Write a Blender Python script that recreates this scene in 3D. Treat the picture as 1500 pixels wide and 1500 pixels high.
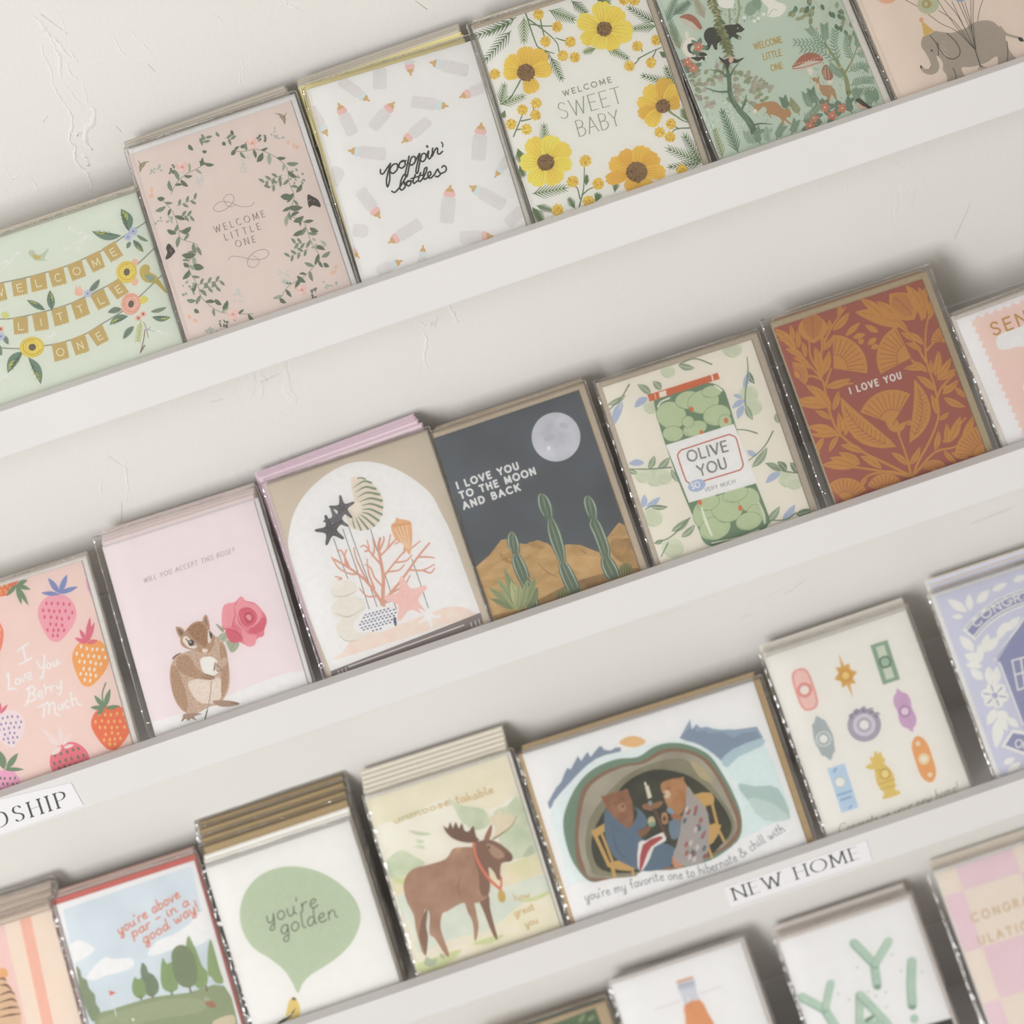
import bpy, bmesh, math, random
from mathutils import Vector, Matrix
from mathutils.geometry import tessellate_polygon

scene = bpy.context.scene
for o in list(bpy.data.objects):
    bpy.data.objects.remove(o, do_unlink=True)
COL = scene.collection
random.seed(7)

# ------------------------------------------------------------------ camera
FPX = 3450.0                                   # focal length in pixels of the 1500 px frame
PITCH = math.atan(FPX / 6615.0)                # looking down at the ledges
ROLL = math.radians(18.87)                     # camera held at a slant
CAM = Vector((0.0, -1.40, 1.32))
AX_R = Vector((1, 0, 0))
AX_F = Vector((0, math.cos(PITCH), -math.sin(PITCH)))
AX_U = Vector((0, math.sin(PITCH), math.cos(PITCH)))
IX = AX_R * math.cos(ROLL) - AX_U * math.sin(ROLL)
IY = AX_R * math.sin(ROLL) + AX_U * math.cos(ROLL)
cam_data = bpy.data.cameras.new('camera')
cam = bpy.data.objects.new('camera', cam_data)
COL.objects.link(cam)
m = Matrix.Identity(4)
for i in range(3):
    m[i][0] = IX[i]; m[i][1] = IY[i]; m[i][2] = -AX_F[i]; m[i][3] = CAM[i]
cam.matrix_world = m
cam_data.sensor_width = 24.0
cam_data.lens = FPX * 24.0 / 1500.0
cam_data.clip_start = 0.05
cam_data.clip_end = 50
cam_data.dof.use_dof = True
cam_data.dof.focus_distance = 1.465
cam_data.dof.aperture_fstop = 4.0
scene.camera = cam

# ------------------------------------------------------------------ light: a warm pale room and a big window to the left
world = bpy.data.worlds.new('room_ambience')
scene.world = world
world.use_nodes = True
wb = world.node_tree.nodes['Background']
wb.inputs['Color'].default_value = (1.0, 0.94, 0.86, 1)
wb.inputs['Strength'].default_value = 0.50


def area_light(name, loc, target, sx, sy, power, color):
    ld = bpy.data.lights.new(name, 'AREA')
    ld.shape = 'RECTANGLE'; ld.size = sx; ld.size_y = sy
    ld.energy = power; ld.color = color
    lo = bpy.data.objects.new(name, ld)
    COL.objects.link(lo)
    lo.location = loc
    lo.rotation_euler = (Vector(target) - Vector(loc)).to_track_quat('-Z', 'Y').to_euler()
    return lo


area_light('window_daylight', (-2.8, -4.2, 1.5), (0, 0.0, 0.5), 1.9, 2.7, 196.0, (1.0, 0.998, 1.0))

vs = scene.view_settings
vs.view_transform = 'Standard'
vs.look = 'None'
vs.exposure = 0.0
vs.gamma = 1.0
vs.use_curve_mapping = False

# ------------------------------------------------------------------ materials
KALB = 1.21          # inks and papers
DESAT, FADE = 0.20, 0.06
KWOOD = 0.95
KWALL = 0.98


def lin(c):
    return c / 12.92 if c <= 0.04045 else ((c + 0.055) / 1.055) ** 2.4


def albedo(hexcol, k=None):
    h = hexcol.lstrip('#')
    rgb = [int(h[i:i + 2], 16) / 255.0 for i in (0, 2, 4)]
    if k is None:                              # faded, chalky printing inks
        k = KALB
        g = 0.3 * rgb[0] + 0.59 * rgb[1] + 0.11 * rgb[2]
        rgb = [(c * (1 - DESAT) + g * DESAT) * (1 - FADE) + 0.90 * FADE for c in rgb]
    return tuple(min(0.93, lin(c) * k) for c in rgb) + (1.0,)


MATS = {}


def mat(hexcol, rough=0.62, vary=0.025, scale=220.0, bump=0.0, spec=0.25, k=None, metal=0.0, key=None):
    """paper, ink or paint with a little procedural mottling"""
    kk = (hexcol, rough, vary, scale, bump, spec, k, metal)
    if kk in MATS:
        return MATS[kk]
    mm = bpy.data.materials.new((key or 'ink') + '_' + hexcol.lstrip('#'))
    mm.use_nodes = True
    nt = mm.node_tree
    b = nt.nodes['Principled BSDF']
    c = albedo(hexcol, k)
    b.inputs['Roughness'].default_value = rough
    b.inputs['Specular IOR Level'].default_value = spec
    b.inputs['Metallic'].default_value = metal
    tc = nt.nodes.new('ShaderNodeTexCoord')
    nz = nt.nodes.new('ShaderNodeTexNoise')
    nz.inputs['Scale'].default_value = scale
    nz.inputs['Detail'].default_value = 3.0
    nt.links.new(tc.outputs['Object'], nz.inputs['Vector'])
    rmp = nt.nodes.new('ShaderNodeValToRGB')
    rmp.color_ramp.elements[0].position = 0.30
    rmp.color_ramp.elements[1].position = 0.70
    rmp.color_ramp.elements[0].color = tuple(x * (1 - vary) for x in c[:3]) + (1,)
    rmp.color_ramp.elements[1].color = tuple(min(0.95, x * (1 + vary)) for x in c[:3]) + (1,)
    nt.links.new(nz.outputs['Fac'], rmp.inputs['Fac'])
    nt.links.new(rmp.outputs['Color'], b.inputs['Base Color'])
    if bump:
        bp = nt.nodes.new('ShaderNodeBump')
        bp.inputs['Strength'].default_value = bump
        bp.inputs['Distance'].default_value = 0.0004
        n2 = nt.nodes.new('ShaderNodeTexNoise')
        n2.inputs['Scale'].default_value = scale * 5
        n2.inputs['Detail'].default_value = 2
        nt.links.new(tc.outputs['Object'], n2.inputs['Vector'])
        nt.links.new(n2.outputs['Fac'], bp.inputs['Height'])
        nt.links.new(bp.outputs['Normal'], b.inputs['Normal'])
    MATS[kk] = mm
    return mm


def two_tone(c1, c2, scale=60.0, lo=0.35, hi=0.65, rough=0.62, stretch=(1, 1, 1), detail=4.0):
    """watercolour wash: two colours mixed by noise"""
    kk = ('tt', c1, c2, scale, lo, hi, stretch)
    if kk in MATS:
        return MATS[kk]
    mm = bpy.data.materials.new('wash_' + c1.lstrip('#'))
    mm.use_nodes = True
    nt = mm.node_tree
    b = nt.nodes['Principled BSDF']
    b.inputs['Roughness'].default_value = rough
    b.inputs['Specular IOR Level'].default_value = 0.25
    tc = nt.nodes.new('ShaderNodeTexCoord')
    mp = nt.nodes.new('ShaderNodeMapping')
    mp.inputs['Scale'].default_value = stretch
    nz = nt.nodes.new('ShaderNodeTexNoise')
    nz.inputs['Scale'].default_value = scale
    nz.inputs['Detail'].default_value = detail
    rmp = nt.nodes.new('ShaderNodeValToRGB')
    rmp.color_ramp.elements[0].position = lo
    rmp.color_ramp.elements[1].position = hi
    rmp.color_ramp.elements[0].color = albedo(c1)
    rmp.color_ramp.elements[1].color = albedo(c2)
    nt.links.new(tc.outputs['Object'], mp.inputs['Vector'])
    nt.links.new(mp.outputs['Vector'], nz.inputs['Vector'])
    nt.links.new(nz.outputs['Fac'], rmp.inputs['Fac'])
    nt.links.new(rmp.outputs['Color'], b.inputs['Base Color'])
    MATS[kk] = mm
    return mm


def painted_wood():
    mm = bpy.data.materials.new('white_painted_wood')
    mm.use_nodes = True
    nt = mm.node_tree
    b = nt.nodes['Principled BSDF']
    b.inputs['Roughness'].default_value = 0.45
    b.inputs['Specular IOR Level'].default_value = 0.3
    tc = nt.nodes.new('ShaderNodeTexCoord')
    nz = nt.nodes.new('ShaderNodeTexNoise')
    nz.inputs['Scale'].default_value = 9.0
    nz.inputs['Detail'].default_value = 4
    rmp = nt.nodes.new('ShaderNodeValToRGB')
    rmp.color_ramp.elements[0].color = albedo('#dedcdb', KWOOD)
    rmp.color_ramp.elements[1].color = albedo('#e6e4e4', KWOOD)
    nt.links.new(tc.outputs['Object'], nz.inputs['Vector'])
    nt.links.new(nz.outputs['Fac'], rmp.inputs['Fac'])
    nt.links.new(rmp.outputs['Color'], b.inputs['Base Color'])
    n2 = nt.nodes.new('ShaderNodeTexNoise')
    n2.inputs['Scale'].default_value = 260.0
    mp = nt.nodes.new('ShaderNodeMapping')
    mp.inputs['Scale'].default_value = (0.25, 1, 1)
    nt.links.new(tc.outputs['Object'], mp.inputs['Vector'])
    nt.links.new(mp.outputs['Vector'], n2.inputs['Vector'])
    bp = nt.nodes.new('ShaderNodeBump')
    bp.inputs['Strength'].default_value = 0.12
    bp.inputs['Distance'].default_value = 0.0005
    nt.links.new(n2.outputs['Fac'], bp.inputs['Height'])
    nt.links.new(bp.outputs['Normal'], b.inputs['Normal'])
    return mm


def plaster():
    mm = bpy.data.materials.new('trowelled_plaster')
    mm.use_nodes = True
    nt = mm.node_tree
    b = nt.nodes['Principled BSDF']
    b.inputs['Roughness'].default_value = 0.75
    b.inputs['Specular IOR Level'].default_value = 0.2
    tc = nt.nodes.new('ShaderNodeTexCoord')
    big = nt.nodes.new('ShaderNodeTexNoise')
    big.inputs['Scale'].default_value = 5.0
    big.inputs['Detail'].default_value = 5
    rmp = nt.nodes.new('ShaderNodeValToRGB')
    rmp.color_ramp.elements[0].position = 0.3
    rmp.color_ramp.elements[1].position = 0.7
    rmp.color_ramp.elements[0].color = albedo('#dcdad5', KWALL)
    rmp.color_ramp.elements[1].color = albedo('#e2e0dc', KWALL)
    nt.links.new(tc.outputs['Object'], big.inputs['Vector'])
    nt.links.new(big.outputs['Fac'], rmp.inputs['Fac'])
    nt.links.new(rmp.outputs['Color'], b.inputs['Base Color'])
    # fine orange-peel + patches of rough trowel marks
    fine = nt.nodes.new('ShaderNodeTexNoise')
    fine.inputs['Scale'].default_value = 420.0
    fine.inputs['Detail'].default_value = 3
    nt.links.new(tc.outputs['Object'], fine.inputs['Vector'])
    mp = nt.nodes.new('ShaderNodeMapping')
    mp.inputs['Rotation'].default_value = (0, 0.7, 0)
    mp.inputs['Scale'].default_value = (1.0, 1.0, 0.45)
    nt.links.new(tc.outputs['Object'], mp.inputs['Vector'])
    mid = nt.nodes.new('ShaderNodeTexNoise')
    mid.inputs['Scale'].default_value = 90.0
    mid.inputs['Detail'].default_value = 6
    mid.inputs['Distortion'].default_value = 1.2
    nt.links.new(mp.outputs['Vector'], mid.inputs['Vector'])
    sharp = nt.nodes.new('ShaderNodeValToRGB')
    sharp.color_ramp.elements[0].position = 0.52
    sharp.color_ramp.elements[1].position = 0.60
    nt.links.new(mid.outputs['Fac'], sharp.inputs['Fac'])
    mask = nt.nodes.new('ShaderNodeTexNoise')
    mask.inputs['Scale'].default_value = 7.0
    nt.links.new(tc.outputs['Object'], mask.inputs['Vector'])
    mr = nt.nodes.new('ShaderNodeValToRGB')
    mr.color_ramp.elements[0].position = 0.56
    mr.color_ramp.elements[1].position = 0.66
    nt.links.new(mask.outputs['Fac'], mr.inputs['Fac'])
    mul = nt.nodes.new('ShaderNodeMath'); mul.operation = 'MULTIPLY'
    nt.links.new(sharp.outputs['Color'], mul.inputs[0])
    nt.links.new(mr.outputs['Color'], mul.inputs[1])
    add = nt.nodes.new('ShaderNodeMath'); add.operation = 'MULTIPLY_ADD'
    nt.links.new(fine.outputs['Fac'], add.inputs[0])
    add.inputs[1].default_value = 0.45
    nt.links.new(mul.outputs['Value'], add.inputs[2])
    bp = nt.nodes.new('ShaderNodeBump')
    bp.inputs['Strength'].default_value = 0.45
    bp.inputs['Distance'].default_value = 0.0008
    nt.links.new(add.outputs['Value'], bp.inputs['Height'])
    nt.links.new(bp.outputs['Normal'], b.inputs['Normal'])
    return mm


def clear_film(name='clear_cello_film', fac=0.09, rough=0.16, scale=45.0, crease=0.0016, strength=0.5):
    if name in MATS:
        return MATS[name]
    mm = bpy.data.materials.new(name)
    mm.use_nodes = True
    nt = mm.node_tree
    for n in list(nt.nodes):
        if n.type != 'OUTPUT_MATERIAL':
            nt.nodes.remove(n)
    out = [n for n in nt.nodes if n.type == 'OUTPUT_MATERIAL'][0]
    tr = nt.nodes.new('ShaderNodeBsdfTransparent')
    tr.inputs['Color'].default_value = (0.985, 0.985, 0.985, 1)
    gl = nt.nodes.new('ShaderNodeBsdfGlossy')
    gl.inputs['Color'].default_value = (1, 1, 1, 1)
    gl.inputs['Roughness'].default_value = rough
    fr = nt.nodes.new('ShaderNodeFresnel')
    fr.inputs['IOR'].default_value = 1.45
    sc = nt.nodes.new('ShaderNodeMath'); sc.operation = 'MULTIPLY'
    sc.inputs[1].default_value = fac / 0.04
    sc.use_clamp = True
    nt.links.new(fr.outputs['Fac'], sc.inputs[0])
    mx = nt.nodes.new('ShaderNodeMixShader')
    nt.links.new(sc.outputs['Value'], mx.inputs['Fac'])
    nt.links.new(tr.outputs['BSDF'], mx.inputs[1])
    nt.links.new(gl.outputs['BSDF'], mx.inputs[2])
    nt.links.new(mx.outputs['Shader'], out.inputs['Surface'])
    tc = nt.nodes.new('ShaderNodeTexCoord')
    nz = nt.nodes.new('ShaderNodeTexNoise')
    nz.inputs['Scale'].default_value = scale
    nz.inputs['Detail'].default_value = 3
    nt.links.new(tc.outputs['Object'], nz.inputs['Vector'])
    bp = nt.nodes.new('ShaderNodeBump')
    bp.inputs['Strength'].default_value = strength
    bp.inputs['Distance'].default_value = crease
    nt.links.new(nz.outputs['Fac'], bp.inputs['Height'])
    nt.links.new(bp.outputs['Normal'], gl.inputs['Normal'])
    MATS[name] = mm
    return mm


WOOD = painted_wood()
PLASTER = plaster()
FILM = clear_film('clear_cello_film', 0.03, 0.09)
FILM_ROLL = clear_film('curled_cello_film', 0.11, 0.13, 90.0, 0.0022, 0.8)
FILM_EDGE = clear_film('creased_cello_film', 0.34, 0.16, 130.0, 0.003, 1.0)

# ------------------------------------------------------------------ small mesh helpers
def new_obj(name, me, parent=None):
    o = bpy.data.objects.new(name, me)
    COL.objects.link(o)
    if parent is not None:
        o.parent = parent
    return o


def tag(o, label=None, category=None, group=None, kind=None):
    if label: o['label'] = label
    if category: o['category'] = category
    if group: o['group'] = group
    if kind: o['kind'] = kind
    return o


def box_mesh(name, x0, x1, y0, y1, z0, z1, material, bevel=0.0):
    bm = bmesh.new()
    bmesh.ops.create_cube(bm, size=1.0)
    for v in bm.verts:
        v.co = Vector(((x0 + x1) / 2 + v.co.x * (x1 - x0), (y0 + y1) / 2 + v.co.y * (y1 - y0), (z0 + z1) / 2 + v.co.z * (z1 - z0)))
    if bevel:
        bmesh.ops.bevel(bm, geom=bm.edges[:], offset=bevel, segments=2, affect='EDGES', profile=0.6)
    me = bpy.data.meshes.new(name)
    bm.to_mesh(me); bm.free()
    me.materials.append(material)
    return me


# ------------------------------------------------------------------ the wall and the four ledges
LIP_F = CAM.y + 1.323            # distance of the lips' front faces
LIP_IN = CAM.y + 1.333
WALL_Y = LIP_IN + 0.114
LIP_H = 0.0285
FLOOR_D = 0.010          # ledge floor below the lip's top
ROW_Z = [CAM.z - 0.5142, CAM.z - 0.7667, CAM.z - 1.0190, CAM.z - 1.2714]


def ray(px, py):
    dx, dy = px - 750.0, py - 750.0
    return AX_F + IX * (dx / FPX) - IY * (dy / FPX)


def on_plane(px, py, p0, n):
    d = ray(px, py)
    t = (p0 - CAM).dot(n) / d.dot(n)
    return CAM + d * t


w_me = box_mesh('wall_back', -1.3, 1.3, WALL_Y, WALL_Y + 0.1, 0.0, 1.9, PLASTER)
wall = tag(new_obj('wall_back', w_me), 'off-white trowelled plaster wall behind the card ledges', None, kind='structure')

ORD = ['top', 'second', 'third', 'lowest']
for i, z in enumerate(ROW_Z):
    e = new_obj('card_ledge', None)
    e.location = (0, WALL_Y, z - LIP_H)
    tag(e, ['long white wooden card ledge carrying the baby cards, highest of the four',
            'long white wooden ledge carrying the love cards, sign ending in DSHIP on its lip',
            'long white wooden ledge carrying moose and bear cards, NEW HOME sign on its lip',
            'lowest white wooden card ledge at the bottom edge, mostly hidden behind its cards'][i], 'ledge',
        'white wooden card ledges')
    # coordinates relative to the wall line / underside of the lip
    yo = -(WALL_Y - LIP_F)
    parts = [('lip', box_mesh('lip', -1.1, 1.1, yo, yo + 0.010, 0, LIP_H, WOOD, 0.0006)),
             ('floor_board', box_mesh('floor_board', -1.1, 1.1, yo + 0.010, -0.003, 0.002, LIP_H - FLOOR_D, WOOD)),
             ('back_strip', box_mesh('back_strip', -1.1, 1.1, -0.003, -0.0002, 0.002, LIP_H + 0.054, WOOD, 0.0004))]
    for nm, me in parts:
        new_obj(nm, me, e)

# ------------------------------------------------------------------ card packs (folded card + envelope in a clear sleeve)
LEAN = math.radians(38.0)
UPV = Vector((0, math.sin(LEAN), math.cos(LEAN)))
NRM = Vector((0, -math.cos(LEAN), math.sin(LEAN)))
XV = Vector((1, 0, 0))


def slab(bm, x0, x1, y0, y1, z0, z1, mi=0, r=0.0):
    """thin slab; r rounds the corners"""
    pts = []
    if r <= 0:
        pts = [(x0, y0), (x1, y0), (x1, y1), (x0, y1)]
    else:
        for cx, cy, a in ((x1 - r, y0 + r, -90), (x1 - r, y1 - r, 0), (x0 + r, y1 - r, 90), (x0 + r, y0 + r, 180)):
            for k in range(4):
                t = math.radians(a + 30 * k)
                pts.append((cx + r * math.cos(t), cy + r * math.sin(t)))
    f = [bm.verts.new((x, y, z1)) for x, y in pts]
    b = [bm.verts.new((x, y, z0)) for x, y in pts]
    fs = [bm.faces.new(f), bm.faces.new(list(reversed(b)))]
    n = len(pts)
    for i in range(n):
        j = (i + 1) % n
        fs.append(bm.faces.new((f[j], f[i], b[i], b[j])))
    for q in fs:
        q.material_index = mi


def mesh_from(bm, name, mats, smooth=False):
    me = bpy.data.meshes.new(name)
    bm.to_mesh(me); bm.free()
    for q in mats:
        me.materials.append(q)
    if smooth:
        for p in me.polygons:
            p.use_smooth = True
    return me


def sleeve_mesh(w, h, ml, mr, mt, zb, seed):
    rnd = random.Random(seed)
    bm = bmesh.new()
    x0, x1, y1 = -w / 2 - ml, w / 2 + mr, h + mt
    W_ = x1 - x0
    xs = [0, 0.0011, 0.0028, 0.02, 0.4 * W_, 0.6 * W_, W_ - 0.02, W_ - 0.0028, W_ - 0.0011, W_]
    H_ = y1 - 0.0004
    ys = [H_ * q / 11 for q in range(11)] + [H_ - 0.0028, H_ - 0.0011, H_]
    nx, ny = len(xs) - 1, len(ys) - 1
    grid = []
    for j in range(ny + 1):
        row = []
        for i in range(nx + 1):
            x = x0 + xs[i]
            y = 0.0004 + ys[j]
            z = 0.0011 + rnd.uniform(-0.00012, 0.00012)
            e_ = min(i, nx - i, ny - j)
            z -= (0.00065, 0.00022, 0.00003)[e_] if e_ < 3 else 0
            row.append(bm.verts.new((x, y, z)))
        grid.append(row)
    for j in range(ny):
        for i in range(nx):
            f = bm.faces.new((grid[j][i], grid[j][i + 1], grid[j + 1][i + 1], grid[j + 1][i]))
            f.smooth = True
            f.material_index = 2 if min(i, nx - 1 - i, ny - 1 - j) < 2 else 0
    # border that rolls to the back, a little crumpled
    border = [grid[j][0] for j in range(ny + 1)] + [grid[ny][i] for i in range(1, nx + 1)] + [grid[j][nx] for j in range(ny - 1, -1, -1)]
    dirs = [(-1, 0)] * (ny + 1) + [(0, 1)] * nx + [(1, 0)] * ny
    dirs[ny] = (-0.7, 0.7); dirs[ny + nx] = (0.7, 0.7)
    prev = border
    for k, (off, zz) in enumerate(((0.0008, 0.0004), (0.0011, -0.0005), (0.0005, zb))):
        cur = []
        for v, d in zip(border, dirs):
            jit = rnd.uniform(-0.00035, 0.00035)
            cur.append(bm.verts.new((v.co.x + d[0] * (off + jit), v.co.y + d[1] * (off + jit), zz + rnd.uniform(-0.0003, 0.0003) * (k < 2))))
        for a in range(len(border) - 1):
            f = bm.faces.new((prev[a], cur[a], cur[a + 1], prev[a + 1]))
            f.material_index = 1
            f.smooth = True
        prev = cur
    bmesh.ops.recalc_face_normals(bm, faces=bm.faces[:])
    return mesh_from(bm, 'sleeve', [FILM, FILM_EDGE, FILM_ROLL])


class Pack:
    pass


PAPER_Z = -0.0009      # back of the folded card


def build_pack(mtx, w, h, paper, env, label, group=None, sleeve=(0.002, 0.002, 0.003), seed=1, egrow=(0.0005, 0.0005, 0.0005), edge=None):
    root = new_obj('greeting_card', None)
    root.matrix_world = mtx
    tag(root, label, 'greeting card', group)
    zb = PAPER_Z
    paper_o = None
    if paper:
        bm = bmesh.new()
        slab(bm, -w / 2, w / 2, 0, h, -0.0004, 0.0, 0)
        slab(bm, -w / 2 + 0.0002, w / 2 - 0.0001, 0, h - 0.0002, PAPER_Z, -0.00045, 1)
        pm = paper if not isinstance(paper, str) else mat(paper, rough=0.55, vary=0.012, scale=120, bump=0.06, key='paper')
        em = mat(edge or '#ece8e2', rough=0.6, vary=0.01, key='paper')
        paper_o = new_obj('folded_card', mesh_from(bm, 'folded_card', [pm, em]), root)
    if env:
        bm = bmesh.new()
        gl, gr, gt = egrow
        zb = PAPER_Z - 0.0008
        slab(bm, -w / 2 - gl, w / 2 + gr, 0, h + gt, zb, PAPER_Z - 0.0001, 0)
        vm = env if not isinstance(env, str) else mat(env, rough=0.7, vary=0.05, scale=500, key='envelope')
        new_obj('envelope', mesh_from(bm, 'envelope', [vm]), root)
    if sleeve:
        ml, mr, mt = sleeve
        if env:
            ml = max(ml, egrow[0] + 0.0006); mr = max(mr, egrow[1] + 0.0006); mt = max(mt, egrow[2] + 0.0006)
        new_obj('clear_sleeve', sleeve_mesh(w, h, ml, mr, mt, zb - 0.0001, seed), root)
    return root, paper_o


ALL_PACKS = {}
NTH = ['second', 'third', 'fourth', 'fifth', 'sixth', 'seventh', 'eighth', 'ninth']


def stack(key, row, corners, paper, label, env='#cdbfa8', back=(), sleeve=(0.002, 0.002, 0.003), egrow=(0.0005, 0.0005, 0.0005),
          short='', size=None, tp=0.0021, rot=None, z_off=0.0, edge=None, crop=None):
    """corners: TL, TR, BR, BL of the front card as seen in the photograph (they give its size and tilt)"""
    P0 = Vector((0, LIP_IN + 0.0016 + z_off, ROW_Z[row] - FLOOR_D))
    q = []
    for c in corners:
        X = on_plane(c[0], c[1], P0, NRM) - P0
        q.append((X.x, X.dot(UPV)))
    (tl, tr, br, bl) = q
    if rot is None:
        r1 = math.atan2(-(tl[0] - bl[0]), tl[1] - bl[1])
        r2 = math.atan2(-(tr[0] - br[0]), tr[1] - br[1])
        r3 = math.atan2(tr[1] - tl[1], tr[0] - tl[0])
        rho = (r1 + r2 + r3) / 3
    else:
        rho = math.radians(rot)
    c, s = math.cos(rho), math.sin(rho)
    def fr(p): return (p[0] * c + p[1] * s, -p[0] * s + p[1] * c)
    tl, tr, br, bl = [fr(p) for p in q]
    sl, sr = (tl[0] + bl[0]) / 2, (tr[0] + br[0]) / 2
    top = (tl[1] + tr[1]) / 2
    bot = -min(sl * s, sr * s) / c
    w, h = sr - sl, top - bot
    if size:
        if size[0]: w = size[0]; sr = sl + w
        if size[1]: h = size[1]; 
    def matrix(T, du, dv, drot, ww):
        r = rho + math.radians(drot)
        cc, ss = math.cos(r), math.sin(r)
        ex = XV * cc + UPV * ss
        ey = -XV * ss + UPV * cc
        # bottom centre of the front card, pushed back along the ledge floor by T
        mid = (sl + sr) / 2
        bx, by = mid * c - bot * s, mid * s + bot * c
        half = ww / 2 * abs(ss) - w / 2 * abs(s)
        O = P0 + XV * (bx + du) + UPV * (by + dv + max(0, half)) + Vector((0, T / math.cos(LEAN), 0))
        M = Matrix.Identity(4)
        for i in range(3):
            M[i][0] = ex[i]; M[i][1] = ey[i]; M[i][2] = NRM[i]; M[i][3] = O[i]
        return M
    M = matrix(0, 0, 0, 0, w)
    root, paper_o = build_pack(M, w, h, paper, env, label, None, sleeve, hash(key) % 1000 if False else sum(map(ord, key)), egrow, edge)
    k = Pack()
    k.key, k.M, k.Mi, k.w, k.h, k.root, k.paper, k.crop = key, M, M.inverted(), w, h, root, paper_o, crop
    k.O = M.translation.copy()
    ALL_PACKS[key] = k
    T = 0.0
    for i, b in enumerate(back):
        T += b.get('t', tp)
        ww, hh = b.get('w', w), b.get('h', h)
        bl_ = b.get('label', '%s card back in the %s stack, only its top and side edges showing' % (NTH[i], short))
        build_pack(matrix(T, b.get('du', 0) / 1000, b.get('dv', 0) / 1000, b.get('rot', 0), ww), ww, hh, b.get('paper', paper if isinstance(paper, str) else '#e6e2dc'),
                   b.get('env', env), bl_, 'cards stacked behind the %s card' % short, b.get('sleeve', None), 31 * i + len(key) + ord(key[1]), b.get('egrow', (0.0006, 0.0009, 0.0013)))
    return k


# ------------------------------------------------------------------ printing: flat ink shapes laid on a card's face
def catmull(pts, closed, n=6):
    if len(pts) < 3:
        return list(pts)
    out = []
    m_ = len(pts)
    rng = range(m_) if closed else range(m_ - 1)
    for i in rng:
        if closed:
            p0, p1, p2, p3 = pts[(i - 1) % m_], pts[i], pts[(i + 1) % m_], pts[(i + 2) % m_]
        else:
            p0 = pts[i - 1] if i > 0 else (2 * pts[0][0] - pts[1][0], 2 * pts[0][1] - pts[1][1])
            p1, p2 = pts[i], pts[i + 1]
            p3 = pts[i + 2] if i + 2 < m_ else (2 * pts[-1][0] - pts[-2][0], 2 * pts[-1][1] - pts[-2][1])
        for k in range(n):
            t = k / n
            out.append(tuple(0.5 * (2 * p1[a] + (p2[a] - p0[a]) * t + (2 * p0[a] - 5 * p1[a] + 4 * p2[a] - p3[a]) * t * t + (3 * p1[a] - p0[a] - 3 * p2[a] + p3[a]) * t ** 3) for a in (0, 1)))
    if not closed:
        out.append(tuple(pts[-1]))
    return out


def clip_poly(poly, x0, x1, y0, y1):
    for axis, lim, sgn in ((0, x0, 1), (0, x1, -1), (1, y0, 1), (1, y1, -1)):
        res = []
        n = len(poly)
        for i in range(n):
            a, b = poly[i], poly[(i + 1) % n]
            da, db = (a[axis] - lim) * sgn, (b[axis] - lim) * sgn
            if da >= 0:
                res.append(a)
            if (da >= 0) != (db >= 0):
                t = da / (da - db)
                res.append((a[0] + (b[0] - a[0]) * t, a[1] + (b[1] - a[1]) * t))
        poly = res
        if len(poly) < 3:
            return []
    return poly


STEP = 3.5e-6
CELL = 0.0015


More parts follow.
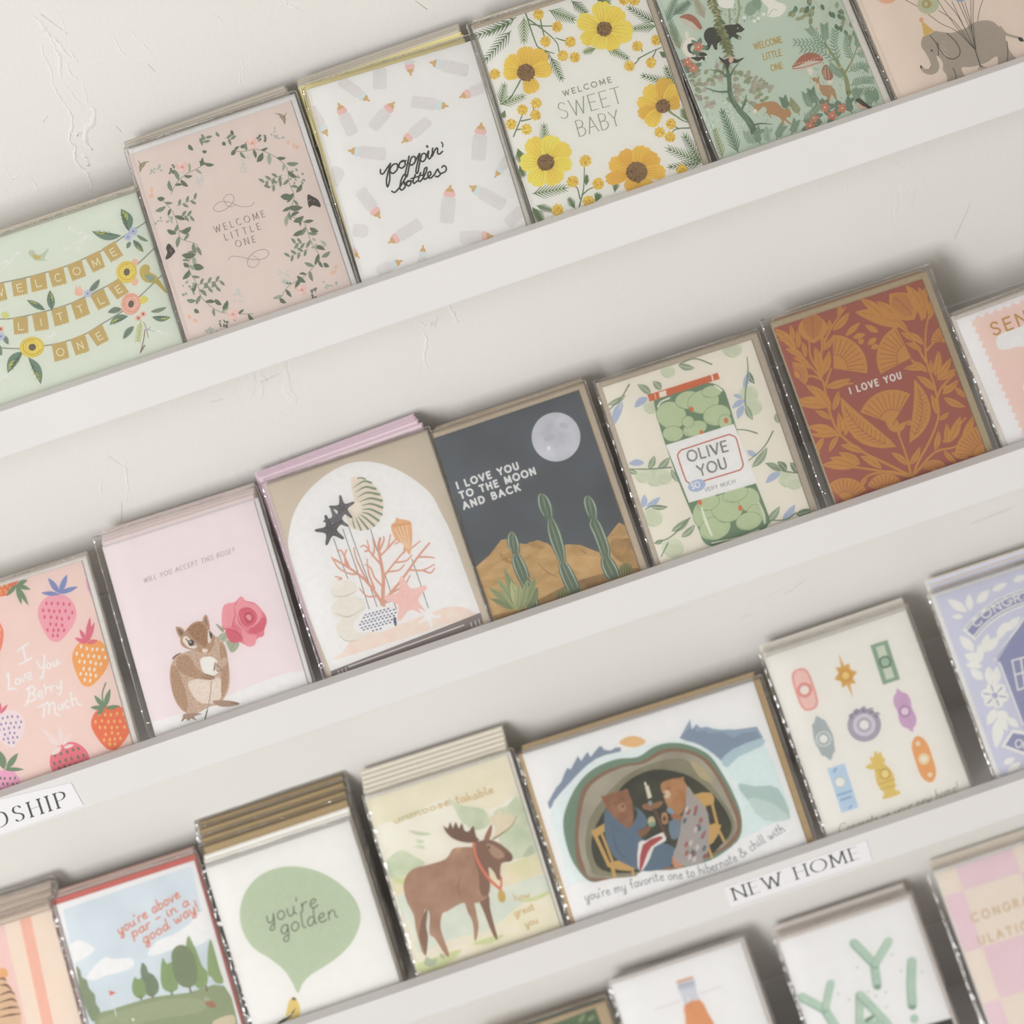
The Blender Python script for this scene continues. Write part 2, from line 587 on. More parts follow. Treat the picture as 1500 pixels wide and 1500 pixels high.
class Art:
    """draws in the coordinates of an enlarged view (origin ox, oy, enlargement s) of the photograph, mapped onto the card's own plane"""

    def __init__(self, pack, ox, oy, s, z0=2e-5, parent=None):
        self.k, self.ox, self.oy, self.s = pack, ox, oy, s
        self.z = z0
        self.cur = None
        self.parent = parent or pack.paper or pack.root
        self.clip = (-pack.w / 2, pack.w / 2, 0.0, pack.h)
        self.made = []
        self.pend = []
        self.level = {}

    def pt(self, p):
        X = on_plane(self.ox + p[0] / self.s, self.oy + p[1] / self.s, self.k.O, self.k.M.col[2].to_3d())
        L = self.k.Mi @ X
        return (L.x, L.y)

    # one printed motif = one mesh
    def begin(self, name):
        self.end()
        self.cur = dict(name=name, v=[], f=[], mi=[], mats=[])
        return self

    def end(self):
        c = self.cur
        if c and c['f']:
            me = bpy.data.meshes.new(c['name'])
            me.from_pydata(c['v'], [], c['f'])
            for q in c['mats']:
                me.materials.append(q)
            me.polygons.foreach_set('material_index', c['mi'])
            me.update()
            o = new_obj(c['name'], me, self.parent)
            self.made.append(o)
        self.cur = None

    def _mat(self, col):
        mm = mat(col) if isinstance(col, str) else col
        c = self.cur
        if mm not in c['mats']:
            c['mats'].append(mm)
        return c['mats'].index(mm)

    def face(self, local, col):
        x0, x1, y0, y1 = self.clip
        if any(p[0] < x0 or p[0] > x1 or p[1] < y0 or p[1] > y1 for p in local):
            local = clip_poly(local, x0, x1, y0, y1)
            if len(local) < 3:
                return
        a2 = sum(local[i][0] * local[(i + 1) % len(local)][1] - local[(i + 1) % len(local)][0] * local[i][1] for i in range(len(local)))
        if abs(a2) < 1e-14:
            return
        if a2 < 0:                              # front faces look along +z
            local = local[::-1]
        self.pend.append((local, self._mat(col)))

    def commit(self):
        """stack this shape just above whatever ink already lies under it"""
        if not self.pend:
            return
        cells = set()
        for loc, mi in self.pend:
            xs = [p[0] for p in loc]; ys = [p[1] for p in loc]
            for i in range(int(min(xs) // CELL), int(max(xs) // CELL) + 1):
                for j in range(int(min(ys) // CELL), int(max(ys) // CELL) + 1):
                    cells.add((i, j))
        lv = max(self.level.get(q, 0) for q in cells) + 1
        for q in cells:
            self.level[q] = lv
        c = self.cur
        for n, (loc, mi) in enumerate(self.pend):
            z = self.z + lv * STEP + 7.0e-7 * (n % 3)
            b = len(c['v'])
            c['v'] += [(p[0], p[1], z) for p in loc]
            c['f'].append(tuple(range(b, b + len(loc))))
            c['mi'].append(mi)
        self.pend = []

    def lift(self, n=1):
        pass

    def poly(self, pts, col, smooth=0, hold=False):
        if smooth:
            pts = catmull(pts, True, smooth if smooth > 1 else 5)
        loc = [self.pt(p) for p in pts]
        tris = tessellate_polygon([[Vector((p[0] * 1000, p[1] * 1000, 0)) for p in loc]])
        for t in tris:
            self.face([loc[i] for i in t], col)
        self.commit()

    def ell(self, c, rx, ry=None, col='#000000', rot=0, n=20, hold=False):
        ry = ry or rx
        a = math.radians(rot)
        pts = [(c[0] + rx * math.cos(t) * math.cos(a) - ry * math.sin(t) * math.sin(a), c[1] + rx * math.cos(t) * math.sin(a) + ry * math.sin(t) * math.cos(a)) for t in [2 * math.pi * i / n for i in range(n)]]
        self.face([self.pt(p) for p in pts], col)
        self.commit()

    def stroke(self, pts, w, col, smooth=5, taper=None, cap=True, hold=False, nib=None):
        """ribbon along pts; w in view pixels; taper (start, end) factors; nib=(angle_deg, thin) for a broad pen"""
        if smooth and len(pts) > 2:
            pts = catmull(pts, False, smooth)
        clean = [pts[0]]
        for p in pts[1:]:
            if abs(p[0] - clean[-1][0]) + abs(p[1] - clean[-1][1]) > 1e-3:
                clean.append(p)
        pts = clean
        n = len(pts)
        if n < 2:
            return
        L, Rr = [], []
        for i, p in enumerate(pts):
            a, b = pts[max(0, i - 1)], pts[min(n - 1, i + 1)]
            dx, dy = b[0] - a[0], b[1] - a[1]
            d = math.hypot(dx, dy) or 1
            dx, dy = dx / d, dy / d
            ww = w
            if nib:
                ang = math.radians(nib[0])
                ww = w * (nib[1] + (1 - nib[1]) * abs(dx * math.sin(ang) - dy * math.cos(ang)))
            if taper:
                t = i / (n - 1)
                if len(taper) == 3:
                    ww *= taper[0] + (taper[1] - taper[0]) * t * 2 if t < 0.5 else taper[1] + (taper[2] - taper[1]) * (t * 2 - 1)
                else:
                    ww *= taper[0] + (taper[1] - taper[0]) * t
            L.append(self.pt((p[0] - dy * ww / 2, p[1] + dx * ww / 2)))
            Rr.append(self.pt((p[0] + dy * ww / 2, p[1] - dx * ww / 2)))
        for i in range(n - 1):
            self.face([L[i], L[i + 1], Rr[i + 1], Rr[i]], col)
        if cap and not nib:
            for e in (0, -1):
                if taper and taper[e] < 0.3:
                    continue
                rr = w / 2 * (taper[e] if taper else 1)
                pts_c = [(pts[e][0] + rr * math.cos(k * math.pi / 4), pts[e][1] + rr * math.sin(k * math.pi / 4)) for k in range(8)]
                self.face([self.pt(p) for p in pts_c], col)
        self.commit()

    def leaf(self, a, b, w, col, bend=0.0, vein=None, vw=1.6, hold=False, fat=0.45):
        """leaf from base a to tip b, w its full width"""
        dx, dy = b[0] - a[0], b[1] - a[1]
        d = math.hypot(dx, dy) or 1
        ux, uy = dx / d, dy / d
        nx, ny = -uy, ux
        n = 8
        mid = []
        for i in range(n + 1):
            t = i / n
            o = bend * d * 4 * t * (1 - t)
            mid.append((a[0] + dx * t + nx * o, a[1] + dy * t + ny * o, t))
        left, right = [], []
        for x, y, t in mid:
            k = math.sin(math.pi * t ** (fat / 0.5 if fat else 1)) ** 0.85 * w / 2
            left.append((x + nx * k, y + ny * k)); right.append((x - nx * k, y - ny * k))
        Lp = [self.pt(p) for p in left]; Rp = [self.pt(p) for p in right]
        for i in range(n):
            self.face([Lp[i], Lp[i + 1], Rp[i + 1], Rp[i]], col)
        self.commit()
        if vein:
            self.stroke([(x, y) for x, y, t in mid if 0.05 < t < 0.92], vw, vein, smooth=0, cap=False)

    def text(self, s, base, h, col, w=None, style='sans', shear=0.0, track=0.0, nib=None, fit=True, serif=None, hold=True):
        """lettering along the baseline polyline; h = cap height in view pixels"""
        path = base
        seg = [math.hypot(path[i + 1][0] - path[i][0], path[i + 1][1] - path[i][1]) for i in range(len(path) - 1)]
        tot = sum(seg)
        gl = LOWER if style == 'script' else UPPER
        adv = []
        for ch in s:
            g = gl.get(ch) or UPPER.get(ch) or LOWER.get(ch) or (0.35, [])
            adv.append(g[0] + (0.10 if style == 'script' else 0.22) + track)
        total = sum(adv) - ((0.10 if style == 'script' else 0.22) + track)
        kx = tot / total if fit else h
        w = w or h * 0.12
        cx = 0.0
        def at(d):
            d = max(0.0, d)
            i = 0
            while i < len(seg) - 1 and d > seg[i]:
                d -= seg[i]; i += 1
            ux, uy = (path[i + 1][0] - path[i][0]) / seg[i], (path[i + 1][1] - path[i][1]) / seg[i]
            return path[i][0] + ux * d, path[i][1] + uy * d, ux, uy
        for ch, ad in zip(s, adv):
            g = gl.get(ch) or UPPER.get(ch) or LOWER.get(ch)
            if g:
                gw = g[0]
                ox, oy, ux, uy = at((cx + gw / 2) * kx)
                def mp(p):
                    lx = (p[0] - gw / 2) * kx + shear * p[1] * h
                    ly = p[1] * h
                    return (ox + ux * lx + uy * ly, oy + uy * lx - ux * ly)
                for pl in g[1]:
                    sm = pl[0] == 's'
                    q = pl[1:] if sm else pl
                    self.stroke([mp(p) for p in q], w, col, smooth=5 if sm else 0, hold=True, nib=nib, cap=not serif)
                    if serif and not sm or serif and ch in 'BDPRJUO':
                        for e, e2 in ((q[0], q[1]), (q[-1], q[-2])):
                            if abs(e[0] - e2[0]) < 0.6 * abs(e[1] - e2[1]) and e[1] in (0, 1) and abs(e[1] - e2[1]) > 0.3:
                                self.stroke([mp((e[0] - serif, e[1])), mp((e[0] + serif, e[1]))], max(w * 0.5, 2.0), col, smooth=0, hold=True, cap=False)
            cx += ad


def arc(cx, cy, rx, ry, a0, a1, n=10):
    return ['s'] + [(cx + rx * math.cos(math.radians(a0 + (a1 - a0) * i / n)), cy + ry * math.sin(math.radians(a0 + (a1 - a0) * i / n))) for i in range(n + 1)]


UPPER = {
    'A': (0.72, [[(0, 0), (0.36, 1)], [(0.36, 1), (0.72, 0)], [(0.13, 0.36), (0.59, 0.36)]]),
    'B': (0.58, [[(0.04, 0), (0.04, 1)], ['s', (0.04, 1), (0.3, 1), (0.5, 0.88), (0.5, 0.66), (0.3, 0.53), (0.04, 0.53)], ['s', (0.04, 0.53), (0.33, 0.53), (0.56, 0.4), (0.56, 0.15), (0.33, 0), (0.04, 0)]]),
    'C': (0.72, [arc(0.42, 0.5, 0.42, 0.5, 48, 312, 12)]),
    'D': (0.7, [[(0.04, 0), (0.04, 1)], ['s', (0.04, 1), (0.3, 1), (0.58, 0.85), (0.68, 0.5), (0.58, 0.15), (0.3, 0), (0.04, 0)]]),
    'E': (0.52, [[(0.04, 0), (0.04, 1)], [(0.04, 1), (0.52, 1)], [(0.04, 0.52), (0.45, 0.52)], [(0.04, 0), (0.52, 0)]]),
    'F': (0.5, [[(0.04, 0), (0.04, 1)], [(0.04, 1), (0.5, 1)], [(0.04, 0.52), (0.42, 0.52)]]),
    'G': (0.76, [arc(0.42, 0.5, 0.42, 0.5, 48, 355, 14), [(0.5, 0.45), (0.84, 0.45)]]),
    'H': (0.68, [[(0.04, 0), (0.04, 1)], [(0.64, 0), (0.64, 1)], [(0.04, 0.52), (0.64, 0.52)]]),
    'I': (0.1, [[(0.05, 0), (0.05, 1)]]),
    'K': (0.62, [[(0.04, 0), (0.04, 1)], [(0.6, 1), (0.04, 0.42)], [(0.22, 0.6), (0.62, 0)]]),
    'L': (0.5, [[(0.04, 1), (0.04, 0)], [(0.04, 0), (0.5, 0)]]),
    'M': (0.84, [[(0.04, 0), (0.08, 1)], [(0.08, 1), (0.42, 0.12)], [(0.42, 0.12), (0.76, 1)], [(0.76, 1), (0.8, 0)]]),
    'N': (0.7, [[(0.04, 0), (0.04, 1)], [(0.04, 1), (0.66, 0)], [(0.66, 0), (0.66, 1)]]),
    'O': (0.86, [arc(0.43, 0.5, 0.43, 0.5, 90, 450, 18)]),
    'P': (0.56, [[(0.04, 0), (0.04, 1)], ['s', (0.04, 1), (0.32, 1), (0.53, 0.86), (0.53, 0.62), (0.32, 0.47), (0.04, 0.47)]]),
    'R': (0.6, [[(0.04, 0), (0.04, 1)], ['s', (0.04, 1), (0.32, 1), (0.52, 0.87), (0.52, 0.64), (0.32, 0.5), (0.04, 0.5)], [(0.28, 0.5), (0.6, 0)]]),
    'S': (0.52, [['s', (0.49, 0.84), (0.36, 0.99), (0.14, 0.97), (0.04, 0.78), (0.12, 0.6), (0.38, 0.45), (0.5, 0.27), (0.42, 0.06), (0.18, 0.0), (0.02, 0.15)]]),
    'T': (0.62, [[(0.31, 0), (0.31, 1)], [(0, 1), (0.62, 1)]]),
    'U': (0.66, [['s', (0.04, 1), (0.04, 0.6), (0.06, 0.2), (0.2, 0.02), (0.46, 0.02), (0.6, 0.2), (0.62, 0.6), (0.62, 1)]]),
    'V': (0.7, [[(0, 1), (0.35, 0)], [(0.35, 0), (0.7, 1)]]),
    'W': (1.0, [[(0, 1), (0.27, 0)], [(0.27, 0), (0.5, 0.92)], [(0.5, 0.92), (0.73, 0)], [(0.73, 0), (1.0, 1)]]),
    'Y': (0.66, [[(0, 1), (0.33, 0.48)], [(0.66, 1), (0.33, 0.48)], [(0.33, 0.48), (0.33, 0)]]),
    "'": (0.08, [[(0.06, 1), (0.03, 0.8)]]),
    '!': (0.12, [[(0.06, 1), (0.06, 0.3)], [(0.06, 0.06), (0.06, 0.0)]]),
    '?': (0.42, [['s', (0.02, 0.8), (0.12, 0.98), (0.34, 0.96), (0.4, 0.74), (0.24, 0.52), (0.2, 0.3)], [(0.2, 0.06), (0.2, 0.0)]]),
    '-': (0.3, [[(0, 0.45), (0.3, 0.45)]]),
    '&': (0.7, [['s', (0.7, 0.1), (0.3, 0.55), (0.18, 0.82), (0.32, 1.0), (0.46, 0.84), (0.36, 0.62), (0.1, 0.4), (0.05, 0.15), (0.25, 0.0), (0.5, 0.12), (0.66, 0.42)]]),
    ' ': (0.3, []),
}
_X = 0.52   # x-height of the handwritten letters
LOWER = {
    'a': (0.42, [['s', (0.38, 0.46), (0.2, 0.53), (0.04, 0.3), (0.1, 0.03), (0.26, 0.05), (0.37, 0.3)], ['s', (0.38, 0.5), (0.36, 0.12), (0.46, 0.03)]]),
    'b': (0.42, [['s', (0.06, 1.0), (0.06, 0.4), (0.08, 0.08)], ['s', (0.07, 0.3), (0.2, 0.5), (0.38, 0.4), (0.38, 0.12), (0.22, 0.0), (0.08, 0.08)]]),
    'c': (0.36, [['s', (0.35, 0.44), (0.22, 0.52), (0.06, 0.36), (0.06, 0.12), (0.2, 0.0), (0.38, 0.08)]]),
    'd': (0.44, [['s', (0.36, 0.42), (0.2, 0.52), (0.04, 0.3), (0.1, 0.03), (0.26, 0.05), (0.37, 0.3)], ['s', (0.4, 1.0), (0.38, 0.4), (0.4, 0.06), (0.48, 0.04)]]),
    'e': (0.38, [['s', (0.04, 0.26), (0.24, 0.3), (0.34, 0.42), (0.22, 0.53), (0.06, 0.36), (0.08, 0.08), (0.24, 0.0), (0.4, 0.1)]]),
    'f': (0.3, [['s', (0.34, 0.92), (0.22, 1.0), (0.14, 0.8), (0.14, 0.0)], [(0.0, 0.5), (0.28, 0.52)]]),
    'g': (0.42, [['s', (0.37, 0.44), (0.2, 0.53), (0.04, 0.3), (0.12, 0.04), (0.28, 0.1), (0.37, 0.34)], ['s', (0.39, 0.5), (0.36, -0.1), (0.3, -0.4), (0.14, -0.42), (0.1, -0.26), (0.3, -0.08)]]),
    'h': (0.42, [[(0.06, 1.0), (0.05, 0.0)], ['s', (0.06, 0.3), (0.2, 0.51), (0.34, 0.42), (0.36, 0.12), (0.44, 0.02)]]),
    'i': (0.16, [['s', (0.06, 0.5), (0.06, 0.12), (0.16, 0.02)], [(0.07, 0.68), (0.08, 0.71)]]),
    'k': (0.4, [[(0.06, 1.0), (0.05, 0.0)], [(0.34, 0.5), (0.06, 0.24)], [(0.14, 0.3), (0.38, 0.0)]]),
    'l': (0.18, [['s', (0.08, 1.0), (0.06, 0.4), (0.08, 0.08), (0.2, 0.02)]]),
    'm': (0.66, [[(0.06, 0.5), (0.05, 0.0)], ['s', (0.06, 0.3), (0.18, 0.51), (0.3, 0.42), (0.31, 0.0)], ['s', (0.31, 0.3), (0.42, 0.51), (0.56, 0.42), (0.57, 0.1), (0.66, 0.02)]]),
    'n': (0.44, [[(0.06, 0.5), (0.05, 0.0)], ['s', (0.06, 0.3), (0.2, 0.51), (0.34, 0.42), (0.36, 0.12), (0.46, 0.02)]]),
    'o': (0.4, [['s', (0.22, 0.52), (0.06, 0.4), (0.05, 0.12), (0.2, 0.0), (0.36, 0.14), (0.36, 0.4), (0.22, 0.52)]]),
    'p': (0.42, [[(0.07, 0.52), (0.04, -0.42)], ['s', (0.07, 0.3), (0.2, 0.51), (0.38, 0.4), (0.36, 0.1), (0.2, 0.0), (0.07, 0.1)]]),
    'r': (0.32, [[(0.06, 0.5), (0.05, 0.0)], ['s', (0.06, 0.28), (0.16, 0.48), (0.32, 0.5)]]),
    's': (0.32, [['s', (0.3, 0.44), (0.16, 0.52), (0.06, 0.4), (0.18, 0.27), (0.3, 0.14), (0.18, 0.0), (0.02, 0.07)]]),
    't': (0.28, [['s', (0.12, 0.86), (0.1, 0.3), (0.12, 0.06), (0.26, 0.04)], [(0.0, 0.56), (0.28, 0.6)]]),
    'u': (0.42, [['s', (0.05, 0.5), (0.05, 0.16), (0.16, 0.0), (0.3, 0.1), (0.36, 0.3)], ['s', (0.37, 0.5), (0.36, 0.12), (0.46, 0.02)]]),
    'v': (0.38, [['s', (0.02, 0.5), (0.16, 0.0), (0.3, 0.36), (0.38, 0.52)]]),
    'w': (0.58, [['s', (0.03, 0.5), (0.1, 0.06), (0.2, 0.06), (0.28, 0.4), (0.34, 0.06), (0.44, 0.06), (0.56, 0.52)]]),
    'x': (0.36, [[(0.02, 0.5), (0.34, 0.0)], [(0.34, 0.5), (0.0, 0.0)]]),
    'y': (0.42, [['s', (0.04, 0.5), (0.05, 0.16), (0.16, 0.02), (0.3, 0.14), (0.38, 0.5)], ['s', (0.38, 0.5), (0.34, -0.1), (0.26, -0.42), (0.1, -0.4), (0.12, -0.24), (0.34, -0.06)]]),
    "'": (0.1, [[(0.06, 0.95), (0.03, 0.76)]]),
    ' ': (0.26, []),
}

# ------------------------------------------------------------------ the stacks of cards on the ledges
KRAFT = '#cbbda6'
KGREY = '#cdc6ba'
GOLD_K = '#b79f74'


def B(paper=None, env=None, n=1, **kw):
    return [dict(paper=paper, env=env, **{k: (v[i] if isinstance(v, (list, tuple)) and k not in ('egrow', 'sleeve') else v) for k, v in kw.items()}) for i in range(n)]


# top ledge: baby cards
A1 = stack('A1', 0, [(-150, 400), (201, 279), (268, 506), (-80, 626)], '#d3dccd', 'pale green wide card with gold bunting and flowers on the top ledge',
           env=KRAFT, back=B('#d3dccd', KRAFT, 3, dv=[0, 1, 1]), short='gold bunting', rot=-0.4, sleeve=(0.001, 0.0008, 0.002))
A2 = stack('A2', 0, [(188, 226), (425, 149), (515, 417), (275, 501)], '#dccbc3', 'dusty pink card with a leafy vine wreath around its lettering',
           env='#f4f2f6', egrow=(-0.0004, 0.0036, 0.0040), back=B('#b9b1a4', '#a69d8f', 5, dv=[1, 2, 3, 4, 5], rot=[0, 0.4, .6, .8, 1.0], du=[.5, .6, .6, 1.0, 1.0]), short='pink vine wreath', sleeve=(0.0012, 0.0045, 0.0046))
A3 = stack('A3', 0, [(448.6, 130), (687.7, 62.5), (772, 327.6), (530.5, 412)], '#e7e4e1', 'white card patterned with tiny baby bottles and black brush lettering',
           env='#cfc9be', egrow=(0.0004, 0.0036, 0.0006), back=B('#dccf8c', '#dccf8c', 2, dv=[2.2, 3.0], rot=[1.8, 2.4], du=[.5, 1.2]) + B('#b9b1a2', '#a69d8f', 3, dv=[4.5, 5.2, 6], rot=2.6, du=[1.8, 2.2, 2.6]), short='baby bottles', sleeve=(0.002, 0.0042, 0.0035))
A4 = stack('A4', 0, [(699, 46), (933, -37), (1029.6, 239.4), (779, 325)], '#e9e5dc', 'cream card ringed by big yellow flowers reading WELCOME SWEET BABY',
           env='#bfb09a', egrow=(0.0003, 0.0042, 0.0032), back=B('#e9e5dc', '#bfb09a', 4, du=[0.8, 1.6, 2.2, 3.0], dv=[.5, 1, 1.5, 2]), short='yellow flower', sleeve=(0.002, 0.0046, 0.0036), rot=-1.2)
A5 = stack('A5', 0, [(944, -47), (1184, -122), (1292.4, 152.4), (1053.6, 232.8)], '#b9cbb8', 'sage green card of woodland animals, mushrooms and trees with gold lettering',
           env='#e0dcd2', egrow=(0.0003, 0.0046, 0.003), back=B('#b9cbb8', '#a89c84', 4, du=[1.6, 2.4, 3.0, 3.6]), short='woodland animals', sleeve=(0.0012, 0.0052, 0.003), size=(None, 0.138), rot=1.6)
A6 = stack('A6', 0, [(1205, -115), (1449, -200), (1560, 60), (1317, 144)], '#e0cdbd', 'peach card with a grey elephant in a party hat holding balloons',
           env='#b7a88f', back=B('#e0cdbd', '#b7a88f', 3), short='grey elephant', sleeve=(0.0012, 0.002, 0.003), size=(0.105, 0.138), rot=1.2)

# second ledge: love cards
B1 = stack('B1', 1, [(-105, 893), (132, 816.5), (204, 1082), (-33, 1164)], '#efc9c0', 'peach card scattered with bright strawberries reading I Love You Berry Much',
           env='#e6e1da', egrow=(0.0005, 0.0038, 0.0030), back=B('#efc9c0', '#dcd5c9', 3, du=[1.2, 2.0, 2.8], dv=[0.5, .5, .5]), short='strawberry', sleeve=(0.002, 0.0045, 0.0036), size=(0.107, None))
B2 = stack('B2', 1, [(152, 802.7), (370.5, 732.5), (451, 999), (226, 1077)], '#e6d7da', 'pale pink card with a chipmunk holding a red rose',
           env='#e9e6e6', egrow=(0.0004, 0.0032, 0.0010), back=B('#e3d3d3', '#d8c6c0', 4, dv=[2.5, 3.5, 4.5, 5.5], du=[.5, 1, 1.5, 2]), short='chipmunk', sleeve=(0.004, 0.0042, 0.0085))
B3 = stack('B3', 1, [(388.7, 709), (626.5, 630), (718, 910), (483, 991)], '#c9bca7', 'kraft card with a white arch of seashells, coral and starfish',
           env='#c9bca7', edge='#c9bca7', back=B('#d9c2cc', '#cbb0bd', 1, dv=2.0, rot=1.0) + B('#d6bcc9', '#c8abbb', 3, dv=[3.5, 4.0, 4.5], rot=[1.4, 1.6, 1.8], du=[-1, -1.4, -1.6]), short='seashell arch', sleeve=(0.003, 0.0015, 0.0012))
B4 = stack('B4', 1, [(632.8, 642.6), (848, 571.7), (935.6, 831.4), (722.7, 906)], two_tone('#565b5f', '#626a72', 26.0, 0.3, 0.7), 'night desert card with green cacti, tan hills and a full moon',
           env='#c6b59c', egrow=(0.0004, 0.0050, 0.0040), back=B('#d8cdbb', '#bda98d', 5, du=[.8, 1.6, 2.4, 3.2, 4.0], dv=[0, .3, .3, .3, .3]), short='desert moon', sleeve=(0.0012, 0.0056, 0.0044))
B5 = stack('B5', 1, [(883.4, 566), (1098, 499.6), (1189, 745), (965, 823)], '#e2dccd', 'cream card with a jar of green olives under a red lid',
           env='#b9ab98', egrow=(0.0034, 0.0052, 0.0044), back=B('#e2dccd', '#b3a48f', 3, du=[.6, 1.2, 1.8]), short='olive jar', sleeve=(0.004, 0.0058, 0.0050))
B6 = stack('B6', 1, [(1133, 478.7), (1348, 412), (1448, 661.3), (1224, 734.7)], '#a85b4d', 'rust red card covered in ochre leaves and flowers reading I LOVE YOU',
           env='#b5a380', egrow=(0.0010, 0.0050, 0.0042), back=B('#a85b4d', '#b5a588', 3, du=[1, 1.8, 2.6], dv=[1, 1.5, 2]), short='rust red leaf', sleeve=(0.0062, 0.0075, 0.0075))
B7 = stack('B7', 1, [(1398.5, 468.5), (1613, 390), (1692, 574), (1478, 652)], '#e3e2e6', 'white card with a pink postage stamp shape at the right edge of the second ledge',
           env='#d2c9bf', egrow=(0.0030, 0.002, 0.0035), back=B('#e3e2e6', '#bdb09c', 3, dv=[0, .5, 1]), short='pink stamp', sleeve=(0.0036, 0.002, 0.0040), size=(0.105, None))

# third ledge: encouragement and new home cards
C1 = stack('C1', 2, [(-130, 1400), (57.6, 1335), (104, 1508), (-85, 1575)], '#e8d3c0', 'peach and pink striped card at the left edge of the third ledge',
           env='#e5d5cf', back=B('#e8d3c0', '#e6d2c4', 4, dv=[1, 1.5, 2, 2.5], du=[1, 1.6, 2.2, 2.8], h=[.138, .141, .144, .146], sleeve=(0.003, 0.0035, 0.003)), short='striped peach', sleeve=(0.004, 0.0042, 0.0044), size=(0.105, None), rot=-1.2)
C2 = stack('C2', 2, [(79, 1329), (283, 1258), (352, 1490), (140, 1560)], '#e9e6e3', 'white bordered golf course card with orange handwriting, in front of a red envelope',
           env='#d9645c', egrow=(0.0006, 0.0018, 0.0040), back=B('#e4d2c8', '#c2958a', 3, dv=[2, 3, 4]), short='golf course', sleeve=(0.0012, 0.0012, 0.0058), rot=-1.0)
C3 = stack('C3', 2, [(298.6, 1271), (512, 1203.6), (586, 1436), (372, 1504)], '#e6e3df', 'white card with a round green speech bubble and a small yellow bird',
           env='#e3ddd2', egrow=(-0.0004, 0.0006, 0.0004), back=B('#e6e3df', '#d8d0bf', 2, h=[.129, .131], dv=[0.8, 1.0], du=[.8, 1.2], t=0.0019) + B('#b99d6a', '#90754a', 4, du=[1.6, 2.0, 2.4, 2.8], t=0.0026, h=[.1365, .141, .1455, .149], sleeve=(0.0022, 0.002, 0.002)), short='green speech bubble', sleeve=(0.0022, 0.0015, 0.0020))
C4 = stack('C4', 2, [(538.6, 1173.5), (742.7, 1103), (819.4, 1353), (610, 1429.6)], '#dfd8c3', 'pale landscape card with a brown moose wearing a medal',
           env='#e6e1d8', egrow=(0.0004, 0.0026, 0.0022), back=B('#d9d1c0', '#bfb5a2', 5, dv=[0.5, 1, 1.5, 2, 2.5], du=[.6, 1.0, 1.4, 1.6, 1.8], t=0.0021, h=[.1385, .140, .1415, .143, .1445]), short='moose', sleeve=(0.001, 0.0045, 0.0030))
C5 = stack('C5', 2, [(767, 1104), (1101, 997), (1184, 1233), (839, 1349.5)], '#e4e3e8', 'wide white card of two bears dining by candlelight inside a mountain cave',
           env='#b99a68', egrow=(0.0030, 0.0050, 0.0004), back=B('#e4e3e8', '#b99a68', 3, du=[.8, 1.4, 2.0]), short='cave bears', sleeve=(0.0036, 0.0065, 0.0012))
C6 = stack('C6', 2, [(1120, 961), (1324, 896.7), (1423, 1143.7), (1210, 1221)], '#e5e1da', 'cream card printed with nine colourful doorbells',
           env='#ddd5ca', egrow=(0.0004, 0.0008, 0.0006), back=B('#e5e1da', '#d8cfc2', 4, dv=[.8, 1.2, 1.6, 2.0], du=[.3, .5, .7, .9], t=0.0022), short='doorbell', sleeve=(0.002, 0.0016, 0.0035))
C7 = stack('C7', 2, [(1373.4, 873.8), (1600, 798), (1690, 1062), (1463, 1138.4)], '#c6c8dd', 'lavender block print card with white leaves and a house reading CONGRATULATIONS',
           env='#e8e4dd', egrow=(0.0030, 0.002, 0.0030), back=B('#c6c8dd', '#d6cab8', 4, dv=[1, 1.5, 2, 2.5], du=[-.6, -.9, -1.2, -1.5], h=[.139, .141, .143, .145]), short='lavender house', sleeve=(0.0046, 0.002, 0.0036), size=(0.105, None), rot=-0.6)

# lowest ledge: congratulation cards
D1 = stack('D1', 3, [(696, 1532), (874, 1470), (950, 1700), (770, 1765)], '#b9a07c', 'kraft card with a dark green picture at the bottom edge of the frame',
           env='#b9a07c', edge='#b9a07c', egrow=(0.0004, 0.0010, 0.0010), back=B('#4f6350', '#b8a184', 3, dv=[1.0, 1.5, 2.0], h=[0.136, 0.139, 0.141], t=0.0022), short='dark green', sleeve=(0.002, 0.0022, 0.003), size=(0.105, None), rot=-0.6)
D2 = stack('D2', 3, [(896, 1442), (1086.5, 1379), (1160, 1600), (965, 1665)], '#e4e4ea', 'white card with an orange soda bottle on the lowest ledge',
           env='#d3ccc6', egrow=(0.0004, 0.0034, 0.0034), back=B('#cfc9c4', '#b9b0a6', 3, dv=[2, 2, 2], h=[.139, .1405, .142], du=[.5, 1, 1.5]) + B('#c9c2ba', '#aca294', 2, dv=[2, 2], h=[.1435, .145]), short='orange bottle', sleeve=(0.002, 0.0042, 0.0040), size=(0.105, None), rot=-0.6)
D3 = stack('D3', 3, [(1135, 1382), (1325, 1318), (1420, 1543), (1225, 1607)], '#e4e5ea', 'white card with green block letters spelling YAY',
           env='#d5cbc3', egrow=(0.0004, 0.0030, 0.0032), back=B('#dedad8', '#cdc3ba', 2, dv=[.5, 1.0], du=[.5, .7]) + B('#c9c1ba', '#b3a9a0', 3, dv=[1.5, 2, 2.5], du=[.4, .4, .4], h=[.140, .142, .144]), short='green YAY', sleeve=(0.0022, 0.0036, 0.0040), size=(0.105, None), rot=-0.4)
D4 = stack('D4', 3, [(1370.5, 1278), (1570, 1216), (1660, 1448), (1458, 1520)], '#e3d6c8', 'pink and cream checkerboard congratulations card in the lower right corner',
           env='#e3e0da', egrow=(0.0010, 0.002, 0.0028), back=B('#e0d8ca', '#cfc3b2', 4, dv=[1.5, 2, 2.5, 3]), short='pink checkerboard', sleeve=(0.0062, 0.002, 0.0036), size=(0.105, None), rot=-0.2)

